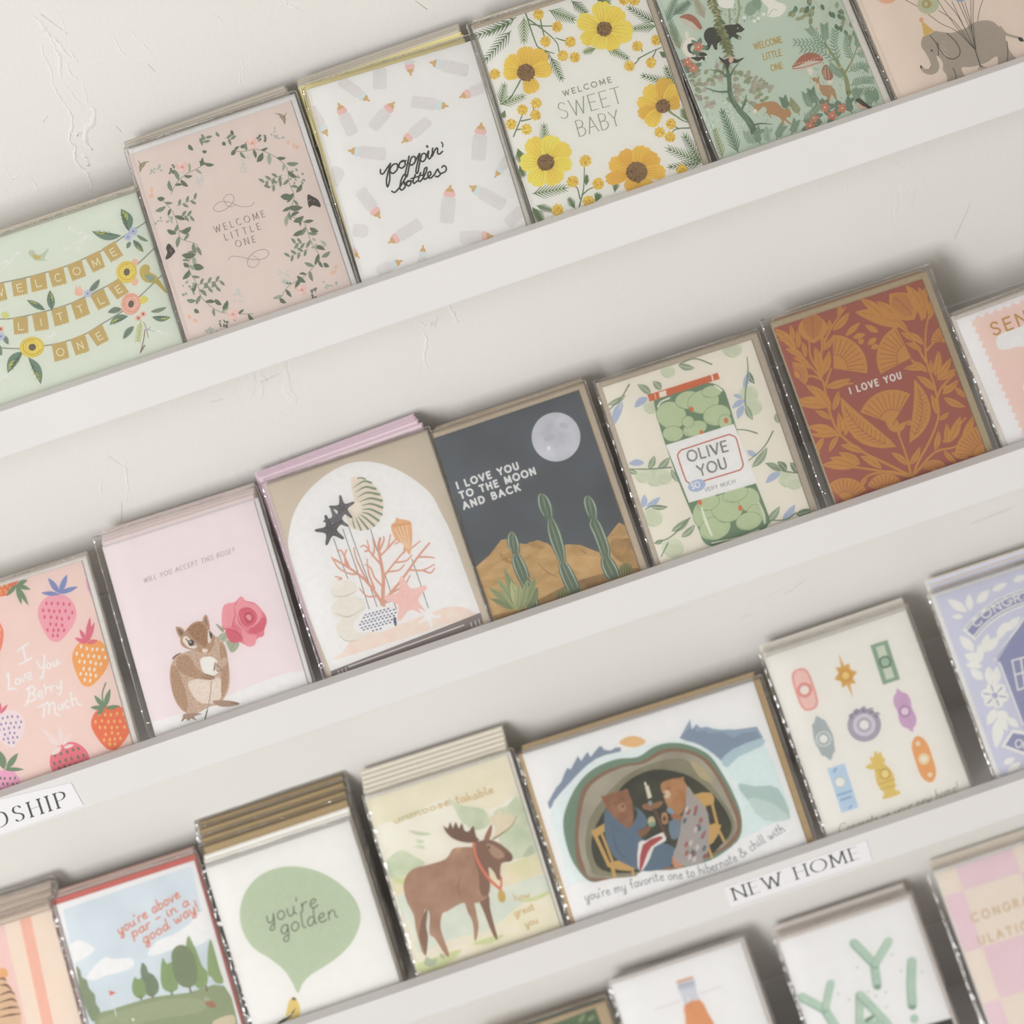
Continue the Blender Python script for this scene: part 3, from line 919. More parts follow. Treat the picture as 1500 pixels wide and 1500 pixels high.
# ------------------------------------------------------------------ pictures on the top ledge's cards
def ranunculus(a, c, rx, ry, rot, outer, mid, inner, eye):
    a.ell(c, rx, ry, outer, rot)
    a.ell((c[0] - rx * .05, c[1] + ry * .05), rx * .86, ry * .84, mid, rot)
    for k, f in enumerate((0.72, 0.52)):
        pts = [(c[0] + rx * f * math.cos(t), c[1] + ry * f * math.sin(t)) for t in [math.radians(20 + k * 70 + 24 * i) for i in range(12)]]
        a.stroke(pts, rx * .09, outer if k else inner)
    a.ell((c[0] + rx * .02, c[1]), rx * .30, ry * .34, eye, rot)


def twotone_leaf(a, b, t, w, dark, light, vein, bend=0.0):
    a.leaf(b, t, w, dark, bend)
    mx, my = (b[0] + t[0]) / 2, (b[1] + t[1]) / 2
    d = math.hypot(t[0] - b[0], t[1] - b[1])
    nx, ny = -(t[1] - b[1]) / d, (t[0] - b[0]) / d
    a.leaf((b[0] * .55 + t[0] * .45 + nx * w * .22, b[1] * .55 + t[1] * .45 + ny * w * .22), (b[0] * .1 + t[0] * .9, b[1] * .1 + t[1] * .9), w * .34, light, bend)
    a.stroke([b, (mx, my), (b[0] * .12 + t[0] * .88, b[1] * .12 + t[1] * .88)], w * .07, vein, smooth=0)
    for f in (.3, .48, .66):
        p = (b[0] + (t[0] - b[0]) * f, b[1] + (t[1] - b[1]) * f)
        q = (b[0] + (t[0] - b[0]) * (f + .13), b[1] + (t[1] - b[1]) * (f + .13))
        a.stroke([p, (q[0] + nx * w * .26, q[1] + ny * w * .26)], w * .05, vein, smooth=0, cap=False)
        a.stroke([p, (q[0] - nx * w * .26, q[1] - ny * w * .26)], w * .05, vein, smooth=0, cap=False)


def art_bunting(k):
    a = Art(k, 0, 230, 3.948)
    G, LT, ST = '#c4a762', '#ebe1c2', '#97978a'
    a.begin('printed_string')
    for s in ([(-300, 800), (-40, 738), (160, 695), (380, 632), (520, 572), (610, 530), (700, 470), (845, 375)],
              [(-300, 990), (-40, 942), (60, 935), (180, 912), (290, 885), (400, 850), (520, 795), (620, 745), (700, 695), (800, 615), (895, 525)],
              [(-60, 1098), (20, 1105), (110, 1108), (180, 1100), (300, 1085), (400, 1060), (500, 1020), (590, 965), (680, 910), (760, 850), (935, 685)]):
        a.stroke(s, 8, ST)
    flags = [('W', (-55, 742), (22, 726), (45, 828), (-32, 846)), ('E', (65, 722), (150, 700), (162, 795), (80, 812)), ('L', (172, 690), (262, 668), (275, 765), (185, 787)), ('C', (277, 660), (365, 632), (388, 735), (305, 757)),
             ('O', (385, 625), (470, 592), (500, 692), (420, 722)), ('M', (490, 580), (575, 540), (610, 640), (540, 672)), ('E', (590, 530), (662, 487), (716, 572), (645, 612)),
             ('L', (75, 930), (160, 922), (165, 1022), (82, 1032)), ('I', (185, 912), (270, 892), (285, 1000), (203, 1012)), ('T', (295, 885), (380, 858), (402, 960), (318, 985)), ('T', (408, 845), (492, 812), (522, 912), (440, 945)),
             ('L', (520, 800), (600, 762), (640, 855), (570, 890)), ('E', (618, 745), (690, 700), (748, 785), (680, 828)),
             ('O', (298, 1085), (382, 1062), (402, 1165), (318, 1190)), ('N', (405, 1055), (490, 1020), (520, 1125), (440, 1152)), ('E', (505, 1015), (590, 968), (632, 1060), (565, 1098))]
    for ch, tl, tr, br, bl in flags:
        a.begin('printed_flag')
        zz = []
        for i in range(13):
            t = i / 12
            o = 0 if i % 2 == 0 else -9
            zz.append((br[0] + (bl[0] - br[0]) * t, br[1] + (bl[1] - br[1]) * t + o))
        a.poly([tl, tr] + zz, G)
        f = 0.30
        b0 = (bl[0] * .72 + tl[0] * .28, bl[1] * .72 + tl[1] * .28); b1 = (br[0] * .72 + tr[0] * .28, br[1] * .72 + tr[1] * .28)
        lo = {'I': .49, 'M': .24, 'W': .2, 'O': .26}.get(ch, .32)
        p0 = (b0[0] + (b1[0] - b0[0]) * lo, b0[1] + (b1[1] - b0[1]) * lo); p1 = (b0[0] + (b1[0] - b0[0]) * (1 - lo), b0[1] + (b1[1] - b0[1]) * (1 - lo))
        if ch == 'I':
            p1 = (p0[0] + 5, p0[1] - 1)
        a.text(ch, [p0, p1], 42, LT, w=5)
    D, Y, V, GR = '#6f8a77', '#b3ba55', '#4f5a50', '#77826f'
    for b, t, w, bd in [((745, 428), (698, 300), 62, .12), ((700, 455), (530, 428), 44, -.1), ((300, 885), (288, 770), 46, 0), ((260, 885), (155, 826), 36, 0), ((130, 1125), (45, 1250), 58, .1), ((165, 1160), (236, 1315), 48, -.1),
                        ((740, 920), (632, 972), 40, .1), ((880, 925), (988, 925), 34, .1), ((770, 480), (830, 550), 34, 0)]:
        a.begin('printed_leaf')
        twotone_leaf(a, b, t, w, D, Y, V, bd)
    for b, t, w, c in [((515, 780), (577, 705), 34, '#78897a'), ((705, 880), (622, 900), 36, '#78897a'), ((775, 978), (712, 1055), 36, '#78897a'), ((790, 450), (858, 488), 22, '#8a9b7e'), ((755, 490), (735, 530), 26, '#7d9180'), ((870, 895), (965, 868), 26, '#8a9b7e'), ((25, 1030), (50, 1085), 30, '#7d9180'), ((-10, 1080), (10, 1150), 34, '#7d9180')]:
        a.begin('printed_leaf')
        a.leaf(b, t, w, c, .05, '#59665a', 3)
    a.begin('printed_fern')
    a.stroke([(815, 945), (800, 1070)], 4, '#a9b45c')
    for i in range(7):
        y = 965 + i * 15
        a.stroke([(812 - i * 2, y), (790 - i * 2, y + 18)], 8, '#b5bb5e', taper=(1, .4)); a.stroke([(812 - i * 2, y), (828 - i * 2, y + 14)], 8, '#b5bb5e', taper=(1, .4))
    a.begin('printed_twig')
    a.stroke([(830, 955), (845, 990), (858, 1045)], 5, '#a38f84'); a.stroke([(838, 1000), (830, 1060), (812, 1130)], 5, '#8b6f5f'); a.stroke([(836, 1090), (812, 1130)], 8, '#8b6f5f')
    a.stroke([(842, 995), (895, 1008)], 5, '#aaa4c8'); a.stroke([(850, 1000), (872, 985)], 4, '#aaa4c8')
    for c, r in (((740, 462), 24), ((770, 430), 26), ((507, 790), 24), ((5, 1037), 26)):
        a.begin('printed_blue_flower')
        for i in range(5):
            t = math.radians(72 * i)
            a.ell((c[0] + r * .5 * math.cos(t), c[1] + r * .5 * math.sin(t)), r * .48, r * .48, '#b1bddd', hold=i > 0, n=10)
        a.ell(c, r * .2, r * .2, '#8a6a4a', n=8)
    a.begin('printed_tulip')
    a.poly([(475, 800), (440, 800), (432, 780), (442, 740), (452, 765), (462, 740), (470, 768), (480, 765)], '#efb39b', 3)
    a.begin('printed_bud')
    for c in ((778, 612), (780, 722)):
        a.ell(c, 20, 24, '#efb39b', 20)
    a.begin('printed_ranunculus'); ranunculus(a, (732, 665), 60, 64, 10, '#d9bf45', '#e6cd55', '#c7a83c', '#6b6558')
    a.begin('printed_ranunculus'); ranunculus(a, (185, 1100), 72, 60, -8, '#d9bf45', '#e6cd55', '#c7a83c', '#6b6558')
    a.begin('printed_ranunculus'); ranunculus(a, (757, 850), 56, 64, 15, '#e79f88', '#efb4a0', '#dc8c76', '#6b6558')
    a.begin('printed_berry')
    for c in ((828, 908), (800, 932), (5, 995)):
        a.ell(c, 17, 15, '#eda58f'); a.ell(c, 5, 7, '#8a5548', hold=True)
    a.begin('printed_yellow_bud'); a.poly([(815, 850), (812, 815), (830, 800), (855, 815), (850, 838)], '#d9cf55', 3); a.ell((30, 915), 25, 20, '#cfcf7a', 30)
    a.begin('printed_spray')
    for p in ([(540, 455), (470, 445), (420, 420)], [(540, 465), (480, 470), (385, 530)], [(500, 460), (470, 500), (450, 530)], [(0, 660), (50, 610), (90, 555)], [(0, 620), (40, 600)], [(250, 1060), (290, 1035), (325, 1020)], [(870, 1000), (930, 1010), (970, 1030)], [(0, 1290), (30, 1270)]):
        a.stroke(p, 4, '#e3e4da')
        for q in p[1:]:
            for i in range(4):
                a.ell((q[0] + random.uniform(-18, 18), q[1] + random.uniform(-14, 14)), 6, 5, '#eceae2', n=8, hold=True)
    a.begin('printed_bird')
    a.poly([(165, 560), (172, 540), (195, 540), (205, 560), (235, 565), (285, 525), (255, 590), (290, 598), (210, 600), (190, 585)], '#b9c3a6', 3)
    a.poly([(190, 565), (235, 575), (225, 592), (200, 588)], '#c9b06a', 3)
    a.begin('printed_bird')
    a.poly([(868, 640), (850, 622), (828, 625), (808, 650), (812, 690), (840, 722), (890, 728), (915, 705), (895, 680), (865, 665)], '#c2ae55', 3)
    a.poly([(890, 700), (925, 715), (970, 785), (955, 785), (905, 735), (880, 728)], '#b9a650', 0)
    a.poly([(838, 680), (895, 692), (880, 720), (855, 712)], '#8fa394', 3)
    a.end()


art_bunting(A1)


def art_wreath(k):
    a = Art(k, 170, 90, 3.489)
    D, M_, L = '#63735f', '#7b8c75', '#9aa892'
    stems = [[(235, 705), (290, 770), (320, 850), (330, 905), (410, 935), (400, 980), (370, 1030), (380, 1080), (420, 1150), (440, 1210), (520, 1275), (600, 1290), (700, 1290)],
             [(280, 680), (310, 620), (360, 575), (420, 545), (460, 515)],
             [(590, 460), (650, 460), (720, 450), (800, 480), (870, 540), (885, 620), (910, 690), (890, 760), (880, 790), (950, 810), (975, 860), (1000, 930), (1040, 1000), (1000, 1060), (960, 1100), (880, 1150), (840, 1210)]]
    a.begin('printed_vine')
    for s in stems:
        a.stroke(s, 3.2, '#8d8f7c')
    leaves = []
    rnd = random.Random(4)
    for s in stems:
        pts = catmull(s, False, 4)
        for i in range(1, len(pts) - 1, 2):
            p, q = pts[i], pts[i + 1]
            ang = math.atan2(q[1] - p[1], q[0] - p[0])
            side = 1 if (i // 2) % 2 else -1
            leaves.append((p, ang + side * rnd.uniform(0.6, 1.3), rnd.uniform(38, 62), rnd.choice((D, D, M_, M_, L))))
    big = [((330, 605), (370, 640), 22, D), ((200, 765), (255, 740), 22, M_), ((210, 700), (250, 700), 24, D), ((260, 860), (310, 880), 24, D), ((335, 875), (385, 845), 26, D), ((335, 990), (410, 985), 30, D), ((395, 1040), (450, 1055), 34, D), ((345, 1030), (375, 1050), 22, D),
           ((340, 1115), (375, 1065), 22, D), ((400, 1265), (425, 1285), 22, D), ((545, 1270), (570, 1220), 24, D), ((505, 1215), (540, 1245), 22, D), ((840, 690), (900, 685), 34, D), ((880, 745), (955, 745), 30, D), ((905, 820), (960, 790), 26, D), ((920, 670), (950, 625), 22, D), ((990, 850), (1035, 870), 24, D),
           ((905, 890), (955, 860), 24, D), ((720, 515), (750, 465), 28, D), ((590, 480), (605, 450), 22, D), ((870, 520), (935, 520), 22, M_), ((1050, 1000), (1095, 970), 22, M_), ((925, 1095), (970, 1130), 24, D), ((1060, 1030), (1090, 1050), 22, D), ((835, 1210), (870, 1235), 22, D), ((360, 1220), (410, 1222), 22, M_), ((425, 510), (460, 525), 20, D), ((370, 425), (395, 455), 20, D), ((440, 385), (440, 430), 18, M_), ((545, 410), (560, 430), 20, D), ((590, 350), (600, 380), 18, D), ((635, 440), (660, 425), 20, D), ((510, 360), (530, 385), 16, M_), ((440, 460), (465, 460), 18, D)]
    for p, t, ln, c in leaves:
        a.begin('printed_leaf')
        a.leaf(p, (p[0] + ln * math.cos(t), p[1] + ln * math.sin(t)), ln * .36, c, rnd.uniform(-.12, .12))
    for b, t, w, c in big:
        a.begin('printed_leaf')
        a.leaf(b, t, w, c, .08)
    # sprigs of small leaves
    for p0, p1, n in [((310, 740), (410, 700), 5), ((330, 790), (385, 790), 4), ((420, 1140), (540, 1120), 6), ((440, 1160), (520, 1150), 4), ((850, 580), (750, 620), 6), ((850, 600), (780, 650), 4), ((980, 960), (880, 1000), 6), ((970, 930), (910, 930), 4), ((440, 430), (460, 385), 4), ((560, 390), (590, 400), 3)]:
        a.begin('printed_sprig')
        a.stroke([p0, p1], 2.5, M_, smooth=0)
        for i in range(n):
            f = (i + .5) / n
            q = (p0[0] + (p1[0] - p0[0]) * f, p0[1] + (p1[1] - p0[1]) * f)
            s = 1 if i % 2 else -1
            th = math.atan2(p1[1] - p0[1], p1[0] - p0[0]) + s * .9
            a.leaf(q, (q[0] + 36 * math.cos(th), q[1] + 36 * math.sin(th)), 15, M_)
    for c0, ax, n, col in [((245, 810), (45, 20), 12, '#9fae9b'), ((370, 1160), (30, 35), 12, '#8fa08a'), ((925, 590), (35, 40), 12, '#8fa08a'), ((1040, 930), (45, 22), 12, '#9fae9b'), ((655, 520), (20, 45), 16, '#c3c9c4'), ((425, 605), (22, 28), 14, '#c3c9c4'), ((625, 1190), (22, 38), 16, '#c3c9c4'), ((860, 1100), (25, 30), 14, '#c3c9c4'), ((285, 550), (14, 30), 10, '#6d7a6c'), ((745, 395), (25, 18), 10, '#6d7a6c'), ((550, 1340), (24, 18), 10, '#6d7a6c'), ((1010, 1180), (12, 30), 10, '#6d7a6c'), ((205, 560), (30, 30), 9, '#a4b3ac'), ((830, 365), (40, 30), 9, '#a4b3ac'), ((480, 1370), (45, 20), 9, '#a4b3ac'), ((1090, 1150), (40, 25), 9, '#a4b3ac')]:
        a.begin('printed_blossom_cluster')
        for i in range(n):
            a.ell((c0[0] + rnd.uniform(-1, 1) * ax[0], c0[1] + rnd.uniform(-1, 1) * ax[1]), rnd.uniform(5, 9), rnd.uniform(4, 7), col, rnd.uniform(0, 90), n=8)
    for c in ((338, 540), (697, 418), (597, 1293), (950, 1168)):
        a.begin('printed_pink_flower')
        for i in range(6):
            t = math.radians(60 * i + 15)
            a.ell((c[0] + 17 * math.cos(t), c[1] + 15 * math.sin(t)), 17, 15, '#e6bdb4' if i % 2 else '#ebcac2', n=12)
        a.ell(c, 9, 8, '#dd9a90', n=10)
    a.begin('printed_orange_petals')
    for c in ((182, 655), (175, 690), (185, 685), (880, 415), (908, 430), (925, 440), (1125, 1050), (1105, 1080), (1115, 1075), (375, 1305), (405, 1325)):
        a.ell(c, 13, 8, '#e3b79b', rnd.uniform(0, 120), n=10)
    for c, s in (((135, 530), 1), ((850, 285), -1)):
        a.begin('printed_bird')
        a.poly([(c[0] - 12 * s, c[1] + 38), (c[0] - 18 * s, c[1] + 5), (c[0], c[1] - 14), (c[0] + 20 * s, c[1] - 18), (c[0] + 10 * s, c[1] + 4), (c[0] - 2 * s, c[1] + 18)], '#9c9376', 3)
        a.stroke([(c[0] - 8 * s, c[1]), (c[0] - 22 * s, c[1] - 24)], 6, '#7c735c', taper=(1, .3)); a.stroke([(c[0] + 18 * s, c[1] - 16), (c[0] + 34 * s, c[1] - 18)], 3, '#5b5446')
    for pts in ([(302, 968), (270, 930), (255, 955), (262, 975), (252, 1010), (275, 1005), (292, 985)], [(978, 682), (985, 745), (1005, 735), (1045, 745), (1035, 710), (1005, 690)]):
        a.begin('printed_butterfly')
        a.poly(pts, '#4f4a44', 3)
        for q in pts[1:4]:
            a.ell(((q[0] + pts[0][0]) / 2, (q[1] + pts[0][1]) / 2), 5, 3, '#8a8378', n=8)
    a.begin('printed_flourish')
    C = '#9a8d86'
    a.stroke([(708, 716), (690, 738), (640, 742), (580, 720), (530, 718), (498, 748), (520, 768), (565, 752), (600, 715), (598, 685), (570, 680), (550, 705), (575, 742), (610, 735)], 3, C, taper=(.8, 1.1, .8))
    a.stroke([(572, 1018), (590, 996), (640, 1000), (690, 1012), (750, 1010), (780, 985), (765, 962), (720, 968), (680, 1000), (672, 1035), (690, 1052), (720, 1045), (730, 1015), (700, 992)], 3, C, taper=(.8, 1.1, .8))
    a.begin('lettering')
    for s, p0, p1 in (('WELCOME', (507, 876), (764, 792)), ('LITTLE', (560, 915), (742, 856)), ('ONE', (616, 950), (716, 922))):
        a.text(s, [p0, p1], 33, '#857a74', w=4.6, nib=(15, .35), serif=.09, track=.34)
    a.end()


art_wreath(A2)


def art_bottles(k):
    a = Art(k, 420, 30, 3.847)
    # (teat tip, base end, collar colour, width)
    P, Bc, T, G = '#eab9b6', '#cfdde2', '#d3aa6c', '#d8d5d4'
    lst = [((290, 465), (375, 645), P, 70), ((608, 458), (480, 610), P, 70), ((468, 455), (300, 335), Bc, 62), ((525, 260), (525, 390), None, 78), ((700, 312), (690, 225), P, 66), ((805, 235), (1025, 285), Bc, 72),
           ((912, 484), (700, 455), Bc, 68), ((972, 435), (1120, 370), P, 62), ((648, 690), (805, 560), P, 64), ((1097, 575), (1078, 790), P, 82), ((345, 733), (560, 755), Bc, 72), ((232, 652), (130, 490), Bc, 62),
           ((1172, 885), (1260, 760), Bc, 54), ((1030, 932), (1228, 1045), Bc, 74), ((922, 928), (900, 1145), P, 82), ((528, 1115), (410, 955), P, 72), ((572, 1255), (755, 1140), P, 70), ((768, 1265), (765, 1400), Bc, 56), ((652, 1352), (510, 1420), Bc, 66),
           ((412, 1340), (380, 1310), P, 50), ((1165, 1215), (975, 1225), P, 74), ((1330, 1060), (1240, 1150), None, 66), ((460, 1190), (370, 1180), None, 74), ((300, 830), (250, 930), None, 80)]
    for tip, base, cc, w in lst:
        a.begin('printed_baby_bottle')
        d = math.hypot(base[0] - tip[0], base[1] - tip[1])
        ux, uy = (base[0] - tip[0]) / d, (base[1] - tip[1]) / d
        nx, ny = -uy, ux
        def q(l, s): return (tip[0] + ux * l + nx * s * w / 2, tip[1] + uy * l + ny * s * w / 2)
        l0 = 62 if cc else 0
        a.poly([q(l0, .55), q(l0 + 18, 1), q(d - 14, 1), q(d - 3, .8), q(d, 0), q(d - 3, -.8), q(d - 14, -1), q(l0 + 18, -1), q(l0, -.55)], G)
        if d > 140:
            for i in range(4):
                a.stroke([q(l0 + 40 + i * 22, .15), q(l0 + 40 + i * 22, .6)], 2.5, '#e2dfde', smooth=0, cap=False)
        if cc:
            a.poly([q(36, .62), q(42, .8), q(60, .82), q(66, .6), q(66, -.6), q(60, -.82), q(42, -.8), q(36, -.62)], cc)
            a.poly([q(0, .14), q(0, -.14), q(16, -.2), q(24, -.5), q(38, -.62), q(38, .62), q(24, .5), q(16, .2)], T)
    a.begin('lettering')
    K = '#45423c'
    W = 9.5
    st = lambda p, w=W: a.stroke(p, w, K, hold=True)
    # poppin'
    st([(528, 840), (530, 862), (545, 862), (570, 825), (585, 805)])
    st([(585, 805), (570, 860), (562, 905), (568, 938), (580, 900), (582, 840), (600, 812), (622, 810), (622, 840), (598, 862), (580, 850)])
    st([(622, 840), (640, 800), (660, 790), (668, 812), (650, 832), (632, 822), (642, 798), (672, 790)])
    st([(690, 765), (680, 810), (668, 868), (678, 878), (690, 820), (702, 775), (722, 768), (724, 795), (705, 815), (688, 806)])
    st([(724, 795), (750, 748), (738, 800), (728, 850), (738, 858), (750, 800), (762, 755), (782, 752), (784, 775), (768, 795), (748, 786)])
    st([(784, 775), (800, 735), (796, 770), (808, 778), (822, 745)])
    st([(790, 708), (793, 712)], 13)
    st([(822, 720), (820, 765)]); st([(820, 765), (838, 725), (850, 722), (850, 748), (862, 752), (878, 738)])
    st([(872, 686), (880, 698), (878, 712)], 8)
    # bottles
    st([(592, 962), (610, 968), (640, 935), (672, 880), (662, 868), (645, 900), (638, 945), (650, 955), (668, 935), (660, 910), (645, 925)])
    st([(662, 922), (690, 905), (700, 915), (690, 932), (676, 925), (682, 905), (705, 905)])
    st([(725, 868), (712, 905), (718, 918), (735, 905)]); st([(755, 858), (742, 895), (748, 908), (762, 898)]); st([(700, 892), (775, 868)], 8)
    st([(762, 898), (785, 855), (790, 830), (778, 835), (770, 870), (776, 895), (795, 885)])
    st([(795, 885), (812, 868), (808, 852), (796, 862), (798, 885), (815, 886), (832, 868)])
    st([(832, 868), (850, 838), (856, 850), (866, 865), (852, 880), (838, 878)]); st([(866, 865), (895, 850), (898, 828), (885, 818), (875, 828)], 9)
    a.end()


art_bottles(A3)


def needle(a, base, tip, n, ln, col, w=7, lw=5):
    """pine-like sprig"""
    a.stroke([base, tip], lw, col, smooth=0, taper=(1, .4))
    th = math.atan2(tip[1] - base[1], tip[0] - base[0])
    for i in range(n):
        f = (i + .6) / n
        q = (base[0] + (tip[0] - base[0]) * f, base[1] + (tip[1] - base[1]) * f)
        l = ln * (1.05 - .55 * f)
        for s in (-1, 1):
            t = th + s * .62
            a.stroke([q, (q[0] + l * math.cos(t), q[1] + l * math.sin(t))], w, col, smooth=0, taper=(1, .25), hold=True, cap=False)
    a.stroke([tip, (tip[0] + ln * .5 * math.cos(th), tip[1] + ln * .5 * math.sin(th))], w, col, smooth=0, taper=(1, .2), hold=True, cap=False)


def cosmos(a, c, petals, light, mid, dark, eye_r):
    rnd = random.Random(int(c[0]))
    for i, (ang, ln, wd) in enumerate(petals):
        t = math.radians(ang)
        ux, uy = math.cos(t), math.sin(t)
        nx, ny = -uy, ux
        wd *= .88
        def q(l, s): return (c[0] + ux * l + nx * s * wd / 2, c[1] + uy * l + ny * s * wd / 2)
        col = (light, mid)[i % 2]
        a.poly([q(10, -.15), q(ln * .35, -.72), q(ln * .72, -1), q(ln * .92, -.75), q(ln * .96, -.45), q(ln * 1.02, -.1), q(ln * .97, .2), q(ln, .5), q(ln * .88, .85), q(ln * .7, 1), q(ln * .35, .72), q(10, .15)], col, 3)
        for s in (-.55, -.2, .15, .5):
            a.stroke([q(eye_r * .9, s * .35), q(ln * .5, s * .9), q(ln * rnd.uniform(.75, .92), s * 1.1)], 3.5, dark, taper=(1, .2), cap=False)
    a.ell(c, eye_r, eye_r * .95, '#8a6a45')
    for i in range(38):
        t, r = rnd.uniform(0, 6.28), eye_r * math.sqrt(rnd.uniform(0, 1)) * 1.02
        a.ell((c[0] + r * math.cos(t), c[1] + r * math.sin(t)), 5, 4, rnd.choice(('#6b4d36', '#7d5c3d', '#a07f52', '#5b4334')), n=6)


def art_yellow(k):
    a = Art(k, 680, 0, 3.947)
    G1, G2, G3 = '#5e7a4d', '#7d9459', '#6c8752'
    for b, t, n, l, c in [((275, 130), (90, 200), 8, 62, G1), ((270, 180), (130, 340), 9, 60, G1), ((345, 100), (345, 230), 7, 55, G2), ((490, 60), (625, 110), 8, 62, G3), ((300, 100), (140, 190), 6, 40, G1), ((620, 5), (700, 70), 6, 50, G1), ((760, -10), (830, 15), 6, 45, G1),
                          ((1100, 130), (960, 50), 8, 50, G1), ((1110, 150), (990, 165), 7, 48, G3), ((500, 330), (560, 450), 7, 50, G1), ((440, 290), (480, 330), 5, 45, G1), ((820, 270), (940, 335), 8, 45, G3), ((760, 280), (700, 300), 5, 36, G2), ((210, 600), (230, 500), 6, 48, G3), ((210, 605), (335, 560), 7, 50, G2),
                          ((470, 860), (462, 735), 7, 52, G3), ((395, 1120), (575, 1090), 9, 62, G3), ((395, 1200), (440, 1270), 8, 55, G1), ((420, 1190), (500, 1215), 6, 38, G1), ((320, 960), (340, 1010), 5, 40, G1), ((310, 860), (330, 920), 6, 50, G1), ((640, 1205), (610, 1155), 5, 36, G1), ((705, 1070), (708, 1020), 6, 24, G1),
                          ((1215, 490), (1040, 440), 9, 48, G1), ((1215, 500), (1170, 400), 6, 48, G1), ((1290, 700), (1265, 640), 6, 40, G3), ((1370, 940), (1190, 865), 9, 62, G3), ((1370, 940), (1280, 795), 9, 60, G1), ((1365, 945), (1195, 965), 8, 45, G1), ((870, 1110), (880, 1050), 5, 36, G1), ((760, 1165), (775, 1130), 5, 38, G1), ((1130, 300), (1160, 320), 5, 30, G1), ((235, 640), (225, 670), 4, 30, G3)]:
        a.begin('printed_fern_sprig')
        needle(a, b, t, n, l * 1.15, c, 8)
    stems = [[(350, 60), (410, 240), (440, 280), (520, 310)], [(370, 110), (440, 160), (530, 240), (550, 300)], [(385, 140), (450, 150), (520, 150)], [(430, 70), (460, 200), (470, 225)], [(600, 240), (560, 230), (530, 220)], [(325, 465), (270, 560), (215, 600)], [(285, 790), (330, 680), (345, 640)], [(330, 700), (395, 680), (400, 620)], [(300, 750), (350, 745)],
             [(665, 1195), (690, 1090), (695, 970)], [(670, 1150), (655, 1090), (640, 1080)], [(680, 1130), (720, 1095), (760, 1080)], [(1005, 340), (1080, 300), (1140, 275)], [(970, 385), (1010, 345)], [(1090, 330), (1110, 290)], [(1020, 265), (1030, 300)], [(1180, 640), (1250, 690), (1300, 710)], [(1305, 740), (1230, 745), (1190, 775)], [(1240, 745), (1200, 720)], [(830, 20), (790, -40)]]
    a.begin('printed_stem')
    for s in stems:
        a.stroke(s, 7, G1, taper=(1.1, .7))
    a.stroke([(1170, 625), (1200, 655), (1255, 690)], 15, '#87a068', taper=(1.2, .5))
    berries = [(430, 85), (537, 155), (470, 240), (613, 242), (570, 322), (640, 332), (178, 428), (337, 635), (417, 597), (413, 665), (272, 718), (360, 748), (700, 930), (627, 1050), (775, 1062), (540, 1215), (720, 1165), (955, 382), (1000, 268), (1110, 232), (1080, 362), (1130, 765), (1195, 717), (1190, 792), (1260, 985), (925, 0), (985, 0)]
    for c in berries:
        a.begin('printed_yellow_bud')
        r = 34 if c[1] < 900 else 38
        rnd = random.Random(int(c[0] * 3 + c[1]))
        pts = []
        for i in range(18):
            t = 2 * math.pi * i / 18
            rr = r * (1.0 if i % 2 else .82) * rnd.uniform(.93, 1.07)
            pts.append((c[0] + rr * math.cos(t), c[1] + rr * math.sin(t)))
        a.poly(pts, '#e3bb3f')
        for i in range(9):
            a.ell((c[0] + rnd.uniform(-.6, .6) * r, c[1] + rnd.uniform(-.6, .6) * r), 7, 5, rnd.choice(('#efd15a', '#d6a632', '#c9952e')), rnd.uniform(0, 90), n=6)
    Yl, Ym, Yd = '#f0d24a', '#eac63f', '#d3a032'
    a.begin('printed_yellow_flower'); cosmos(a, (810, 168), [(200, 165, 120), (150, 150, 100), (262, 160, 130), (310, 150, 130), (8, 165, 150), (60, 135, 110), (110, 120, 110)], '#efd34c', '#ead045', '#d1a233', 44)
    a.begin('printed_yellow_flower'); cosmos(a, (357, 420), [(215, 140, 120), (270, 150, 120), (180, 130, 100), (310, 165, 120), (350, 150, 110), (70, 125, 110)], '#edc744', '#e8bf42', '#cf9a33', 52)
    a.begin('printed_yellow_flower'); cosmos(a, (1148, 615), [(230, 150, 110), (275, 165, 120), (310, 150, 120), (345, 100, 90), (190, 150, 90), (160, 150, 90), (128, 140, 100)], '#edc744', '#e3b43e', '#cb932f', 42)
    a.begin('printed_yellow_flower'); cosmos(a, (472, 940), [(180, 150, 120), (235, 165, 130), (285, 160, 130), (325, 165, 120), (5, 150, 100), (60, 140, 130), (120, 150, 130)], '#f1d84e', '#eecf47', '#d6a636', 50)
    a.begin('printed_yellow_flower'); cosmos(a, (998, 995), [(200, 170, 110), (235, 150, 110), (285, 155, 130), (320, 155, 120), (0, 165, 100), (165, 185, 90), (60, 130, 120), (105, 120, 120)], '#eabb40', '#e6b03c', '#c98d2d', 62)
    a.begin('lettering')
    C = '#8c9076'
    a.text('WELCOME', [(575, 556), (852, 474)], 30, '#85886f', w=5.5, track=.25)
    a.text('SWEET', [(560, 690), (918, 590)], 92, C, w=6, nib=(10, .45), serif=.06)
    a.text('BABY', [(664, 790), (905, 722)], 92, C, w=6, nib=(10, .45), serif=.06)
    a.end()


art_yellow(A4)


def branch_tree(a, trunk, tw, tcol, leaves, cols, ln=30, wd=15, seed=1):
    rnd = random.Random(seed)
    for t in trunk:
        a.stroke(t, tw, tcol, taper=(1.2, .4))
    for (c, rx, ry, n, ang) in leaves:
        for i in range(n):
            r = math.sqrt(rnd.random()); t = rnd.uniform(0, 6.28)
            p = (c[0] + rx * r * math.cos(t), c[1] + ry * r * math.sin(t))
            g = math.radians(ang + rnd.uniform(-40, 40))
            a.leaf(p, (p[0] + ln * math.cos(g), p[1] + ln * math.sin(g)), wd, rnd.choice(cols))


